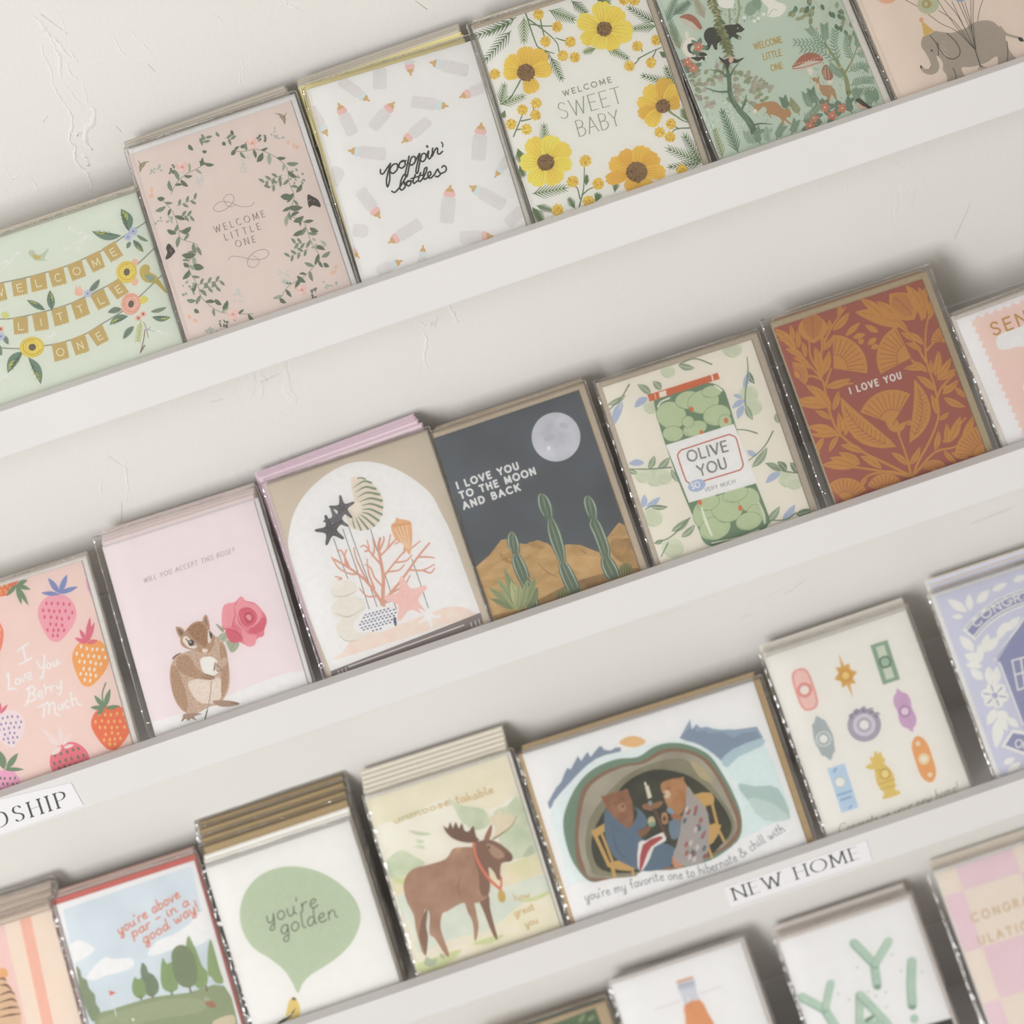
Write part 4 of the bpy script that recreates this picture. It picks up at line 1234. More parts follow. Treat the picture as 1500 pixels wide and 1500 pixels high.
def frond(a, path, ln, col, n=12, w=9):
    pts = catmull(path, False, 5)
    a.stroke(path, 6, col, taper=(1, .5))
    step = max(1, len(pts) // n)
    for i in range(1, len(pts) - 1, step):
        p, q = pts[i], pts[i + 1]
        th = math.atan2(q[1] - p[1], q[0] - p[0])
        for s in (-1, 1):
            a.leaf(p, (p[0] + ln * math.cos(th + s * .8), p[1] + ln * math.sin(th + s * .8)), w, col, hold=True)


def art_woods(k):
    a = Art(k, 960, 0, 4.1667)
    rnd = random.Random(9)
    DG, MG, LG, OL = '#6c876f', '#7d9a7f', '#98b098', '#93986a'
    # ground of tiny dashes and dots
    a.begin('printed_grass_dashes')
    for i in range(260):
        x, y = rnd.uniform(250, 1390), rnd.uniform(360, 960)
        if 560 < x < 900 and y < 620: continue
        a.stroke([(x, y), (x + 5, y + 14)], 4, rnd.choice(('#86a389', '#93ae94')), smooth=0, hold=True, cap=False)
    for i in range(70):
        a.stroke([(x := rnd.uniform(400, 640), y := rnd.uniform(0, 130)), (x + 5, y + 13)], 4, '#7f9c84', smooth=0, hold=True, cap=False)
    for i in range(60):
        a.ell((rnd.uniform(300, 560), rnd.uniform(620, 800)), 6, 6, '#d5dccb', n=8, hold=True)
    # top left pines and right tree
    for b, t, n, l, c in [((70, 130), (120, 0), 8, 60, DG), ((110, 90), (200, 20), 8, 60, DG), ((150, 300), (100, 160), 10, 60, OL), ((130, 260), (90, 120), 8, 50, MG), ((300, 110), (250, 10), 9, 55, '#a9a38a'), ((330, 60), (390, 10), 6, 45, '#a9a38a')]:
        a.begin('printed_pine_sprig'); needle(a, b, t, n, l, c, w=9)
    a.begin('printed_tree')
    branch_tree(a, [[(1035, 150), (1020, 80), (960, -10)], [(1030, 120), (1060, 60), (1080, -20)], [(1180, 150), (1120, 100), (1050, 90)]], 22, '#b7c4ae', [((890, 80), 80, 60, 14, 130), ((1120, 80), 60, 90, 16, 60), ((960, 20), 60, 40, 8, 100), ((1180, 160), 40, 60, 7, 60)], ('#5f7a62', '#8d8f66', '#6f8a6c', '#9aa07a'), 44, 24, 3)
    a.begin('printed_tall_flower')
    a.stroke([(455, 140), (450, 60), (430, 20)], 12, '#9aa479'); a.stroke([(495, 145), (512, 60), (505, -10)], 14, '#9aa479')
    a.poly([(385, -10), (388, 35), (420, 50), (470, 48), (482, 10), (475, -20)], '#e6e3da', 3)
    a.ell((585, 50), 36, 50, '#8ea88e', 30); a.ell((620, 20), 26, 40, '#86a085', -20)
    a.begin('printed_white_rabbit')
    a.poly([(650, -10), (665, 25), (690, 50), (685, 100), (760, 98), (800, 50), (785, 25), (740, 10), (710, -15)], '#e5e1d6', 3)
    a.stroke([(690, 95), (715, 60), (745, 60)], 4, '#b5b0a2')
    for c in ((545, 108), (605, 128), (630, 112), (660, 88)):
        a.ell(c, 12, 11, '#e3e2d6', n=10)
    for p, l, c in [([(60, -20), (20, -120), (0, -220)], 46, MG), ([(200, -40), (180, -140), (140, -240)], 46, DG), ([(330, -80), (350, -180), (330, -280)], 46, OL), ([(520, -80), (540, -180), (520, -290)], 46, MG), ([(700, -120), (690, -220), (720, -330)], 46, DG), ([(850, -90), (840, -200), (800, -320)], 46, OL), ([(1000, -100), (980, -220), (940, -340)], 46, MG), ([(1120, -90), (1080, -220), (1040, -380)], 46, DG)]:
        a.begin('printed_fern'); frond(a, p, l, c, 8, 11)
    # mushrooms
    def mushroom(cap, gill, stem):
        a.begin('printed_mushroom')
        a.poly(stem, '#dcd6c6', 2); a.poly(gill, '#c9c0ae', 3); a.poly(cap, '#b06a55', 3)
    mushroom([(145, 105), (200, 85), (250, 110), (285, 165), (270, 180), (230, 140), (180, 115)], [(145, 108), (180, 150), (235, 185), (272, 178), (230, 140), (180, 112)], [(185, 190), (205, 200), (200, 240), (180, 225)])
    mushroom([(832, 412), (855, 380), (885, 345), (930, 322), (985, 328), (1022, 355), (1015, 372), (940, 372), (880, 398)], [(832, 412), (880, 398), (940, 372), (1018, 368), (1000, 395), (930, 420), (860, 435)], [(920, 410), (945, 400), (965, 445), (945, 460)])
    a.stroke([(838, 420), (900, 412), (1015, 378)], 6, '#b77a66')
    for i in range(10):
        a.ell((845 + i * 18, 395 - i * 5), 5, 4, '#dcb9a8', n=6, hold=True)
    a.begin('printed_morel')
    a.poly([(1015, 440), (1025, 405), (1045, 395), (1068, 420), (1085, 465), (1065, 492), (1035, 485)], '#a5705a', 3)
    for s in ([(1035, 410), (1042, 480)], [(1050, 405), (1062, 480)], [(1028, 430), (1030, 470)]):
        a.stroke(s, 4, '#d2b7a2')
    a.poly([(1048, 490), (1082, 490), (1078, 515), (1055, 515)], '#ddd3c2')
    # bear, skunk
    a.begin('printed_bear')
    a.poly([(290, 300), (305, 285), (318, 270), (300, 240), (298, 200), (325, 170), (380, 165), (450, 150), (485, 150), (500, 142), (515, 150), (540, 178), (525, 195), (495, 200), (500, 212), (522, 225), (520, 240), (495, 238), (470, 225), (440, 262), (425, 250), (380, 265), (378, 302), (360, 300), (345, 270), (325, 305)], '#4b4c45', 3)
    a.ell((503, 172), 4, 4, '#d9d2c0', n=8); a.ell((512, 232), 9, 6, '#c9bca8', 30, n=8); a.ell((540, 178), 5, 5, '#2f2f2c', n=8)
    a.begin('printed_vine')
    a.stroke([(345, -10), (375, 90), (400, 180), (430, 260), (455, 330)], 7, '#b08d55')
    for i in range(34):
        f = i / 33
        p = (345 + 110 * f, -10 + 340 * f)
        if f < .35 and i % 2: continue
        for s in (-1, 1):
            a.leaf(p, (p[0] + s * rnd.uniform(20, 44), p[1] + rnd.uniform(6, 30)), 16, rnd.choice(('#7c8556', '#8d9163', '#6d7a50')))
    a.begin('printed_skunk')
    a.poly([(180, 330), (165, 290), (190, 240), (235, 230), (250, 260), (215, 265), (195, 300), (215, 325), (265, 320), (318, 330), (300, 360), (270, 375), (215, 358)], '#e3ddd0', 3)
    a.poly([(195, 290), (200, 270), (240, 262), (215, 290), (225, 318), (290, 318), (318, 335), (290, 345), (235, 332), (205, 318)], '#4b4c45', 3)
    a.poly([(215, 350), (300, 345), (298, 372), (285, 362), (262, 375), (230, 362)], '#4b4c45', 2)
    # flower clusters
    for c0, n in (((262, 288), 1), ((195, 385), 1), ((230, 415), 1), ((1035, 655), 1), ((1140, 660), 1), ((968, 718), 1), ((1080, 705), 1), ((945, 768), 1)):
        for i in range(5):
            t = rnd.uniform(0, 6.28)
            a.begin('printed_leaf')
            a.leaf((c0[0], c0[1]), (c0[0] + 62 * math.cos(t), c0[1] + 62 * math.sin(t)), 30, DG)
    for c0 in ((262, 288), (195, 380), (232, 415), (1035, 655), (1140, 660), (968, 718), (1080, 705), (945, 768)):
        a.begin('printed_coral_flower')
        for i in range(5):
            t = math.radians(72 * i)
            a.ell((c0[0] + 18 * math.cos(t), c0[1] + 18 * math.sin(t)), 15, 11, '#cf7f63', 72 * i, n=10)
        a.ell(c0, 5, 5, '#efe3d0', n=8)
    # big tree left of centre
    a.begin('printed_big_tree')
    for (x, y), n, sgn in [((0, 0), 0, 0)]:
        pass
    TR = '#5f7a62'
    branch_tree(a, [], 8, TR, [((540, 520), 110, 70, 34, -30), ((640, 560), 60, 60, 16, -40), ((330, 470), 110, 60, 26, 160), ((290, 590), 50, 60, 12, 160), ((520, 610), 100, 40, 14, 10), ((440, 420), 70, 60, 12, -80), ((360, 640), 60, 20, 6, 180)], ('#a39c88', '#b1ac97', '#8f9a74', '#a5a48c'), 38, 24, 5)
    a.stroke([(600, 800), (570, 740), (510, 670), (460, 590), (450, 500), (440, 430), (420, 400)], 30, TR, taper=(1.4, .5))
    a.stroke([(455, 470), (480, 420), (510, 385)], 12, TR, taper=(1, .3)); a.stroke([(450, 560), (380, 560), (300, 535)], 14, TR, taper=(1, .25)); a.stroke([(520, 680), (545, 630), (555, 580)], 14, TR, taper=(1, .3))
    a.stroke([(435, 470), (400, 440), (330, 425)], 10, TR, taper=(1, .3)); a.stroke([(590, 770), (640, 755), (715, 760)], 14, TR, taper=(1, .2)); a.stroke([(600, 790), (580, 830), (572, 838)], 12, TR, taper=(1, .3)); a.stroke([(610, 790), (640, 825)], 12, TR, smooth=0, taper=(1, .3))
    for s in ([(590, 770), (540, 690), (470, 590)], [(575, 760), (500, 660), (455, 560)]):
        a.stroke(s, 3, '#8aa58a')
    a.begin('printed_bird')
    a.poly([(385, 345), (420, 365), (460, 350), (500, 365), (545, 350), (500, 385), (455, 388), (440, 435), (432, 400), (405, 380)], '#4e4a42', 2)
    a.ell((462, 365), 14, 20, '#dcae92', 10)
    # right willow tree
    a.begin('printed_willow')
    a.stroke([(1180, 570), (1160, 470), (1110, 380), (1040, 270)], 26, '#8d9561', taper=(1.2, .5)); a.stroke([(1160, 440), (1200, 370), (1230, 290)], 14, '#8d9561', taper=(1, .4))
    for p in ([(1060, 300), (960, 260), (840, 260)], [(1050, 290), (980, 220), (935, 170)], [(1040, 260), (1035, 200), (1030, 150)], [(1110, 380), (1000, 310), (880, 300)], [(1120, 380), (1090, 270), (1100, 180)], [(1200, 370), (1170, 290), (1180, 220)], [(1230, 300), (1240, 250), (1230, 200)], [(1180, 440), (1250, 400), (1300, 420)], [(1190, 520), (1260, 490), (1330, 490)], [(1160, 470), (1110, 440), (1060, 400)], [(1220, 330), (1290, 330), (1310, 360)], [(1180, 560), (1240, 560), (1330, 550)]):
        frond(a, p, 38, MG, 10, 8)
    for c in ((985, 175), (1185, 290), (1245, 310), (1200, 390), (1130, 410)):
        a.ell(c, 8, 8, '#c9a894', n=8)
    # fox, deer
    a.begin('printed_fox')
    a.poly([(600, 665), (612, 640), (650, 628), (700, 618), (740, 625), (770, 655), (800, 670), (810, 655), (830, 690), (820, 715), (795, 720), (830, 755), (822, 760), (785, 735), (790, 765), (780, 762), (765, 725), (730, 705), (700, 700), (712, 720), (700, 715), (682, 690), (668, 698), (680, 670), (660, 650), (625, 680)], '#b98a5c', 3)
    a.ell((608, 678), 12, 14, '#e3d9c6', 30, n=10)
    a.begin('printed_deer')
    a.poly([(955, 480), (970, 470), (985, 478), (1000, 462), (1000, 490), (1010, 520), (1060, 520), (1095, 550), (1108, 610), (1095, 605), (1075, 575), (1065, 615), (1052, 612), (1045, 590), (1020, 580), (1005, 548), (985, 540), (980, 500), (965, 498)], '#b38a62', 2)
    a.poly([(985, 505), (1000, 520), (1000, 550), (985, 540)], '#d9c3a2', 2)
    # foreground plants
    for p, l, c in [([(960, 660), (930, 610), (920, 570)], 40, MG), ([(990, 640), (960, 580), (950, 550)], 36, DG), ([(880, 700), (850, 650), (820, 620)], 36, OL), ([(800, 670), (790, 630), (780, 600)], 34, DG), ([(900, 740), (960, 690), (1000, 640)], 36, MG), ([(1250, 650), (1230, 590), (1240, 550)], 36, MG), ([(1320, 650), (1300, 590), (1310, 560)], 36, MG), ([(1350, 630), (1340, 580), (1330, 560)], 36, MG), ([(740, 850), (760, 800), (780, 770)], 36, MG), ([(640, 880), (620, 830), (640, 790)], 36, MG), ([(830, 820), (850, 770), (860, 740)], 34, MG), ([(600, 880), (570, 840), (560, 810)], 36, LG), ([(700, 860), (680, 830), (690, 790)], 34, LG), ([(1200, 690), (1180, 640), (1190, 600)], 36, DG)]:
        a.begin('printed_fern'); frond(a, p, l, c, 7, 9)
    a.begin('printed_fir'); needle(a, (505, 930), (410, 690), 11, 66, DG, 13, 7)
    a.begin('printed_fir'); needle(a, (410, 960), (365, 800), 8, 50, OL, 10, 5)
    a.begin('printed_bird')
    a.poly([(1220, 615), (1232, 600), (1255, 605), (1280, 625), (1325, 660), (1300, 665), (1262, 645), (1240, 625)], '#4e4a42', 2); a.poly([(1230, 625), (1260, 645), (1298, 662), (1250, 665), (1228, 645)], '#dcb09a', 2)
    a.begin('lettering')
    C = '#bd9a52'
    a.text('WELCOME', [(607, 303), (774, 258)], 38, C, w=6.5)
    a.text('LITTLE', [(662, 367), (772, 338)], 38, C, w=6.5)
    a.text('ONE', [(710, 434), (778, 416)], 36, C, w=6.5)
    a.end()


art_woods(A5)


def art_elephant(k):
    a = Art(k, 1240, 0, 5.769)
    a.begin('printed_balloon'); a.ell((340, -45), 92, 78, '#e3aa83')
    a.begin('printed_balloon'); a.ell((690, 35), 92, 84, '#b4bb98', -10); a.ell((675, 35), 42, 36, '#b29a55'); a.ell((672, 35), 16, 20, '#b4bb98')
    a.begin('printed_balloon'); a.ell((960, -60), 80, 74, '#94a6c8')
    a.begin('printed_balloon'); a.ell((1160, -120), 80, 90, '#d9b98a')
    E = '#a89b8b'
    a.begin('printed_elephant')
    a.poly([(640, 320), (690, 270), (750, 262), (830, 275), (900, 275), (1000, 240), (1080, 190), (1170, 172), (1240, 185), (1300, 240), (1345, 290), (1345, 330), (1380, 430), (1450, 520), (1470, 640), (1290, 640), (1275, 480), (1180, 530), (1060, 565), (970, 575), (1020, 680), (1040, 760), (860, 760), (850, 650), (815, 590), (815, 540), (790, 490), (760, 470), (770, 510), (785, 560), (765, 610), (710, 632), (655, 615), (622, 575), (630, 550), (655, 575), (690, 588), (712, 560), (705, 520), (670, 450), (632, 390)], E, 4)
    K = '#54524a'
    a.stroke([(1300, 230), (1340, 280), (1380, 300), (1450, 318), (1478, 330)], 20, E)
    a.leaf((1450, 318), (1500, 350), 34, '#3f403b')
    a.stroke([(705, 300), (760, 370), (775, 430), (775, 470)], 7, K)
    a.stroke([(768, 360), (790, 420), (850, 485), (905, 498), (950, 470), (958, 420), (920, 350), (850, 282)], 8, K)
    for s in ([(780, 390), (830, 460), (870, 485)], [(810, 340), (830, 370)], [(800, 380), (840, 430)], [(830, 400), (860, 445)]):
        a.stroke(s, 6, '#cfc6b9', taper=(.5, 1.2, .3))
    a.ell((720, 428), 9, 9, '#4a4640'); a.ell((630, 565), 9, 14, K)
    for c in ((680, 590), (697, 586), (708, 575), (715, 563)):
        a.ell(c, 5, 5, K, n=8, hold=True)
    a.stroke([(900, 575), (920, 620), (928, 680)], 7, K); a.stroke([(1355, 350), (1362, 420), (1360, 540)], 7, K)
    a.begin('printed_party_hat')
    a.poly([(632, 180), (650, 185), (745, 268), (655, 310)], '#d9b358')
    for i in range(5):
        f = .25 + i * .16
        a.stroke([(640 + (650 - 640) * f + 2, 182 + 120 * f), (645 + 92 * f, 182 + 80 * f)], 4, '#c39a4a', smooth=0, cap=False)
    a.ell((632, 168), 18, 20, '#de9a7d')
    a.begin('printed_balloon_string')
    for s in ([(500, 0), (600, 55)], [(690, 120), (800, 200), (940, 270), (1080, 415)], [(780, 90), (920, 190), (1085, 420)], [(770, 0), (840, 110), (930, 230), (1085, 420)], [(830, 0), (950, 150), (1085, 420)], [(890, 10), (990, 220), (1088, 420)], [(940, 10), (1040, 240), (1090, 420)], [(970, 10), (1060, 260), (1090, 420)], [(1000, 20), (1050, 200), (1090, 420)], [(1050, 0), (1055, 200), (1092, 420)], [(1072, 0), (1070, 200), (1095, 420)], [(1152, 0), (1125, 80), (1108, 180)], [(1088, 415), (1110, 480), (1130, 550), (1140, 590)], [(1085, 415), (1100, 470), (1125, 550), (1115, 590)], [(1128, 550), (1160, 580)], [(1128, 550), (1180, 575)]):
        a.stroke(s, 5, '#5b564d')
    a.end()


art_elephant(A6)

# ------------------------------------------------------------------ pictures on the second ledge's cards
def strawberry(a, c, w, h, rot, body, seed, crown, seeds=22, crown_h=.5, leaves=None):
    t = math.radians(rot)
    def q(x, y): return (c[0] + x * w / 2 * math.cos(t) - y * h / 2 * math.sin(t), c[1] + x * w / 2 * math.sin(t) + y * h / 2 * math.cos(t))
    a.poly([q(-.35, -.92), q(.35, -.95), q(.85, -.6), q(1, -.1), q(.72, .48), q(.25, .95), q(-.05, 1), q(-.35, .88), q(-.78, .35), q(-1, -.15), q(-.82, -.65)], body, 5)
    rnd = random.Random(int(c[0] * 7 + c[1]))
    for j, (yy, n) in enumerate(((-.58, 5), (-.28, 6), (0, 5), (.27, 5), (.52, 4), (.76, 2))):
        for i in range(n):
            x = (i - (n - 1) / 2) * .30 * (1 if j < 4 else .9)
            if abs(x) > (.8 if yy < .2 else .62 - .3 * (yy - .2)): continue
            a.ell(q(x + rnd.uniform(-.03, .03), yy + rnd.uniform(-.03, .03)), w * .032, h * .042, seed, rot + rnd.uniform(-12, 12), n=8, hold=i > 0)
    if crown:
        for ang, ln, wd in (leaves or ((-165, .5, .17), (-130, .55, .17), (-85, .62, .16), (-50, .55, .17), (-15, .52, .17))):
            g = math.radians(ang + rot)
            b = q(0, -.88)
            a.leaf(b, (b[0] + w * ln * math.cos(g), b[1] + w * ln * math.sin(g)), w * wd, crown, hold=True)
        a.ell(q(0, -.88), w * .17, w * .09, crown, rot, n=12)


def art_strawberry(k):
    a = Art(k, 0, 770, 3.3333)
    GR = '#6f8f6d'
    a.begin('printed_strawberry'); strawberry(a, (5, 285), 180, 120, -15, '#ea7350', '#f0b45c', None)
    for g in ((30, 345), (105, 385), (140, 390), (150, 312), (135, 265)):
        a.leaf((80, 290), g, 22, GR)
    a.begin('printed_strawberry'); strawberry(a, (277, 450), 190, 235, 4, '#ec9fb0', '#df5f74', None)
    for b, t, w in (((290, 335), (200, 328), 22), ((290, 330), (235, 255), 28), ((290, 330), (328, 238), 28), ((285, 332), (382, 298), 24)):
        a.leaf(b, t, w, '#7a8bc4')
    a.begin('printed_strawberry'); strawberry(a, (480, 300), 110, 210, -12, '#e79acb', '#6a6f5e', None)
    a.begin('printed_strawberry'); strawberry(a, (440, 668), 182, 235, 8, '#f0a04f', '#f3e8d8', None)
    for b, t, w in (((425, 575), (365, 548), 22), ((425, 570), (388, 505), 22), ((425, 570), (440, 445), 24), ((428, 570), (462, 470), 20), ((425, 575), (478, 560), 20)):
        a.leaf(b, t, w, '#e36a84')
    a.begin('printed_strawberry'); strawberry(a, (545, 985), 200, 220, -2, '#ee6f47', '#f2b25a', None)
    for b, t, w in (((510, 890), (440, 888), 22), ((510, 890), (460, 828), 24), ((510, 890), (538, 795), 26), ((515, 892), (585, 880), 20), ((505, 892), (475, 925), 22)):
        a.leaf(b, t, w, GR)
    a.stroke([(505, 880), (500, 820), (516, 768)], 7, GR)
    a.begin('printed_strawberry'); strawberry(a, (345, 1170), 195, 230, -15, '#ea6f80', '#6f7b5e', None)
    for b, t, w in (((300, 1075), (195, 985), 22), ((300, 1075), (230, 1040), 22), ((300, 1070), (290, 975), 24), ((305, 1075), (352, 1010), 22), ((300, 1080), (250, 1120), 28), ((310, 1085), (360, 1070), 18)):
        a.leaf(b, t, w, '#efd3cf')
    a.begin('printed_strawberry'); strawberry(a, (45, 990), 160, 185, -8, '#ead3d6', '#8f88b8', None)
    for b, t, w in (((0, 920), (38, 872), 16), ((-5, 915), (2, 865), 18)):
        a.leaf(b, t, w, '#e36a84')
    a.begin('printed_strawberry'); strawberry(a, (25, 1290), 160, 200, 0, '#ea9fc4', '#6f7b5e', None)
    for b, t, w in (((20, 1190), (0, 1100), 40), ((30, 1190), (88, 1110), 30), ((20, 1190), (118, 1190), 20)):
        a.leaf(b, t, w, GR)
    a.begin('printed_strawberry'); strawberry(a, (-35, 540), 110, 190, -10, '#ef7f6a', '#f0c49a', None)
    a.begin('printed_strawberry'); strawberry(a, (-180, 420), 180, 220, -6, '#f0a04f', '#f3e8d8', GR)
    a.begin('printed_strawberry'); strawberry(a, (-150, 760), 180, 220, 6, '#ec9fb0', '#df5f74', '#7a8bc4')
    a.begin('printed_strawberry'); strawberry(a, (-110, 1150), 180, 220, -4, '#ee6f47', '#f2b25a', GR)
    a.begin('lettering')
    W_ = '#f4ece8'
    st = lambda p, w=10: a.stroke(p, w, W_, hold=True)
    st([(112, 590), (118, 625), (128, 662)], 11); st([(84, 612), (112, 592), (140, 574)], 9); st([(95, 676), (128, 662), (155, 645)], 9)          # I
    st([(38, 720), (44, 760), (42, 800), (60, 795), (78, 800)], 10); st([(32, 735), (45, 722)], 8)                                        # L
    st([(86, 745), (76, 755), (78, 775), (92, 772), (98, 756), (86, 745)], 8)                                                        # o
    st([(104, 738), (112, 762), (120, 738), (122, 722)], 8); st([(130, 745), (148, 735), (150, 720), (138, 718), (132, 738), (142, 752), (158, 745)], 8)   # ve
    st([(180, 660), (192, 690), (205, 695)], 9); st([(218, 632), (216, 670), (212, 715), (205, 748), (196, 740)], 10)                      # Y
    st([(232, 672), (228, 690), (240, 698), (248, 682), (240, 670), (232, 672)], 8); st([(258, 660), (262, 685), (276, 680), (278, 655)], 8); st([(278, 655), (284, 675), (296, 668)], 8)
    st([(140, 790), (142, 830), (130, 870), (122, 880)], 10); st([(128, 800), (150, 785), (170, 795), (165, 812), (145, 822), (168, 825), (172, 845), (150, 858), (132, 858)], 9)   # B
    st([(186, 832), (205, 822), (204, 808), (190, 812), (188, 832), (200, 842), (212, 834)], 8); st([(215, 775), (222, 800), (222, 822)], 8); st([(222, 805), (228, 790), (240, 792)], 8)
    st([(245, 780), (250, 805), (250, 815)], 8); st([(250, 798), (258, 782), (268, 782)], 8); st([(276, 775), (282, 795), (296, 785), (298, 752)], 8); st([(298, 752), (300, 800), (290, 828), (282, 820)], 8)
    st([(192, 885), (215, 875), (212, 935)], 10); st([(215, 880), (232, 862), (240, 885), (238, 918)], 9); st([(240, 882), (258, 862), (268, 880), (270, 915), (292, 928)], 9)   # M
    st([(285, 875), (288, 898), (302, 895), (304, 868)], 8); st([(304, 868), (310, 892)], 8); st([(335, 858), (322, 858), (318, 876), (328, 890), (342, 882)], 8); st([(345, 815), (350, 850), (356, 880)], 9); st([(352, 856), (368, 842), (376, 860), (382, 872), (396, 872)], 8)
    a.end()


art_strawberry(B1)


def art_chipmunk(k):
    a = Art(k, 130, 700, 3.846)
    a.begin('printed_snow')
    a.poly([(355, 1375), (520, 1330), (700, 1260), (850, 1200), (1000, 1140), (1110, 1100), (1260, 1080), (1330, 1300), (420, 1600)], '#e9e8ea')
    for p in ([(1060, 1180), (1130, 1160)], [(760, 1310), (900, 1250)], [(420, 1400), (480, 1390)]):
        a.stroke(p, 14, '#d8dbe0', taper=(.3, 1, .3))
    a.begin('lettering')
    a.text('WILL YOU ACCEPT THIS ROSE?', [(312, 592), (820, 420)], 26, '#a99ea2', w=4, shear=.22, track=.12, nib=(10, .5), serif=.08)
    F1 = two_tone('#a77f63', '#c09a7c', 700, .35, .65, stretch=(1, 2, 1))
    F2 = two_tone('#b6937a', '#d2b8a2', 600, .35, .65, stretch=(1, 2, 1))
    F3 = two_tone('#d8c4b4', '#e5d8cc', 500, .3, .7)
    DK, CR = '#6f574c', '#e3d6ca'
    a.begin('printed_rose')
    a.poly([(715, 820), (760, 850), (755, 870), (730, 845)], '#93a184', 3); a.poly([(715, 940), (735, 885), (775, 870), (785, 900), (760, 925)], '#a9b49a', 3); a.poly([(775, 915), (845, 925), (835, 965), (805, 985), (785, 955)], '#9fae8f', 3)
    for p in ([(735, 930), (770, 885)], [(800, 970), (820, 935)]):
        a.stroke(p, 3, '#7d8c6c')
    R1, R2, R3, R4 = '#e5788a', '#dc6074', '#ec93a0', '#c94f62'
    a.poly([(755, 850), (750, 780), (760, 720), (800, 705), (825, 700), (858, 668), (885, 692), (935, 705), (975, 745), (1002, 790), (990, 850), (985, 890), (950, 905), (930, 945), (880, 940), (850, 925), (800, 925), (775, 885), (785, 860)], R1, 4)
    for pts, c in (([(760, 720), (815, 705), (830, 760), (810, 830), (760, 845), (752, 780)], R3), ([(770, 860), (830, 860), (870, 905), (850, 925), (800, 925)], R2), ([(860, 850), (900, 880), (945, 890), (930, 945), (880, 940)], R3), ([(940, 800), (1000, 790), (990, 850), (945, 875), (900, 870), (920, 835)], R2), ([(830, 715), (858, 672), (890, 700), (940, 715), (975, 760), (960, 810), (900, 850), (850, 840), (820, 800)], R3), ([(850, 745), (900, 730), (945, 765), (940, 815), (895, 840), (858, 815)], R2), ([(875, 770), (905, 755), (930, 780), (920, 812), (890, 818)], R4), ([(885, 780), (905, 770), (918, 788), (905, 804)], R3)):
        a.poly(pts, c, 4)
    for p in ([(815, 720), (825, 770), (812, 830), (840, 855)], [(850, 745), (842, 800), (870, 840), (920, 845)], [(870, 755), (900, 735), (940, 760)], [(885, 800), (900, 812), (925, 800)], [(762, 848), (820, 862), (870, 900)], [(930, 870), (960, 885)], [(900, 760), (920, 775), (915, 800)]):
        a.stroke(p, 5, R4, taper=(.3, 1, .3))
    a.begin('printed_chipmunk')
    # tail hint, body, arms, head
    a.poly([(520, 985), (485, 1000), (470, 1020), (485, 1020), (510, 1005)], DK, 3)
    a.poly([(500, 1000), (470, 1040), (456, 1100), (465, 1180), (490, 1260), (540, 1320), (600, 1330), (680, 1290), (740, 1270), (785, 1200), (795, 1120), (785, 1030), (765, 940), (700, 890), (600, 960)], F2, 5)
    a.poly([(465, 1060), (500, 1080), (540, 1180), (560, 1290), (540, 1315), (495, 1265), (466, 1180)], F1, 4)
    a.poly([(560, 1150), (650, 1130), (740, 1130), (760, 1200), (720, 1262), (640, 1270), (590, 1230)], F3, 4)
    a.poly([(740, 930), (775, 980), (788, 1080), (780, 1180), (750, 1240), (745, 1100)], F1, 4)
    a.poly([(630, 1020), (700, 1010), (735, 1060), (715, 1110), (650, 1100)], '#e9e2dc', 4)
    # arms
    a.poly([(500, 1010), (560, 1000), (600, 1060), (640, 1095), (700, 1115), (712, 1130), (680, 1140), (610, 1130), (540, 1110), (498, 1070)], F1, 4)
    a.poly([(770, 1010), (780, 1040), (740, 1090), (715, 1085), (705, 1060), (735, 1030)], F2, 4)
    for p in ([(640, 1120), (690, 1135)], [(660, 1110), (708, 1128)], [(720, 1050), (745, 1075)], [(725, 1090), (750, 1080)]):
        a.stroke(p, 4, DK)
    # legs and feet
    a.poly([(700, 1255), (790, 1255), (845, 1268), (840, 1280), (770, 1290), (725, 1282)], '#a98873', 3)
    a.poly([(535, 1330), (600, 1325), (640, 1330), (590, 1345), (600, 1365), (575, 1355), (555, 1370), (548, 1355), (520, 1372), (530, 1350)], '#a98873', 2)
    for p in ([(800, 1268), (845, 1270)], [(545, 1350), (525, 1372)], [(565, 1350), (570, 1368)], [(590, 1345), (605, 1365)]):
        a.stroke(p, 4, DK)
    # head
    a.poly([(490, 845), (500, 838), (530, 850), (550, 890), (535, 915), (505, 890)], F1, 3); a.poly([(502, 852), (525, 862), (540, 895), (515, 885)], '#7d6456', 3)
    a.poly([(640, 815), (648, 780), (660, 770), (672, 790), (682, 850), (650, 850)], F1, 3); a.poly([(652, 800), (662, 785), (670, 840)], '#8d7160', 2)
    a.poly([(545, 860), (590, 815), (640, 810), (680, 850), (700, 880), (712, 900), (700, 950), (680, 985), (640, 985), (580, 970), (530, 950), (515, 910)], F1, 4)
    a.poly([(560, 850), (600, 820), (640, 820), (672, 870), (670, 930), (650, 950), (610, 920), (570, 880)], two_tone('#9a6c4c', '#ad8262', 700, .35, .65), 4)
    a.poly([(528, 915), (548, 890), (585, 925), (610, 945), (600, 962), (560, 955)], CR, 3); a.poly([(672, 860), (692, 868), (690, 915), (672, 930)], CR, 3)
    a.stroke([(545, 905), (570, 930), (605, 945)], 9, '#6b5449', taper=(.4, 1, .3)); a.stroke([(680, 865), (688, 885), (690, 905)], 8, '#6b5449')
    a.ell((577, 930), 17, 18, '#474a4c'); a.ell((573, 925), 6, 6, '#b7bcc0', n=8); a.ell((688, 885), 8, 15, '#474a4c', -10)
    a.poly([(640, 965), (660, 960), (672, 972), (660, 985), (642, 982)], CR, 3)
    a.ell((660, 958), 9, 7, '#b98474', n=10)
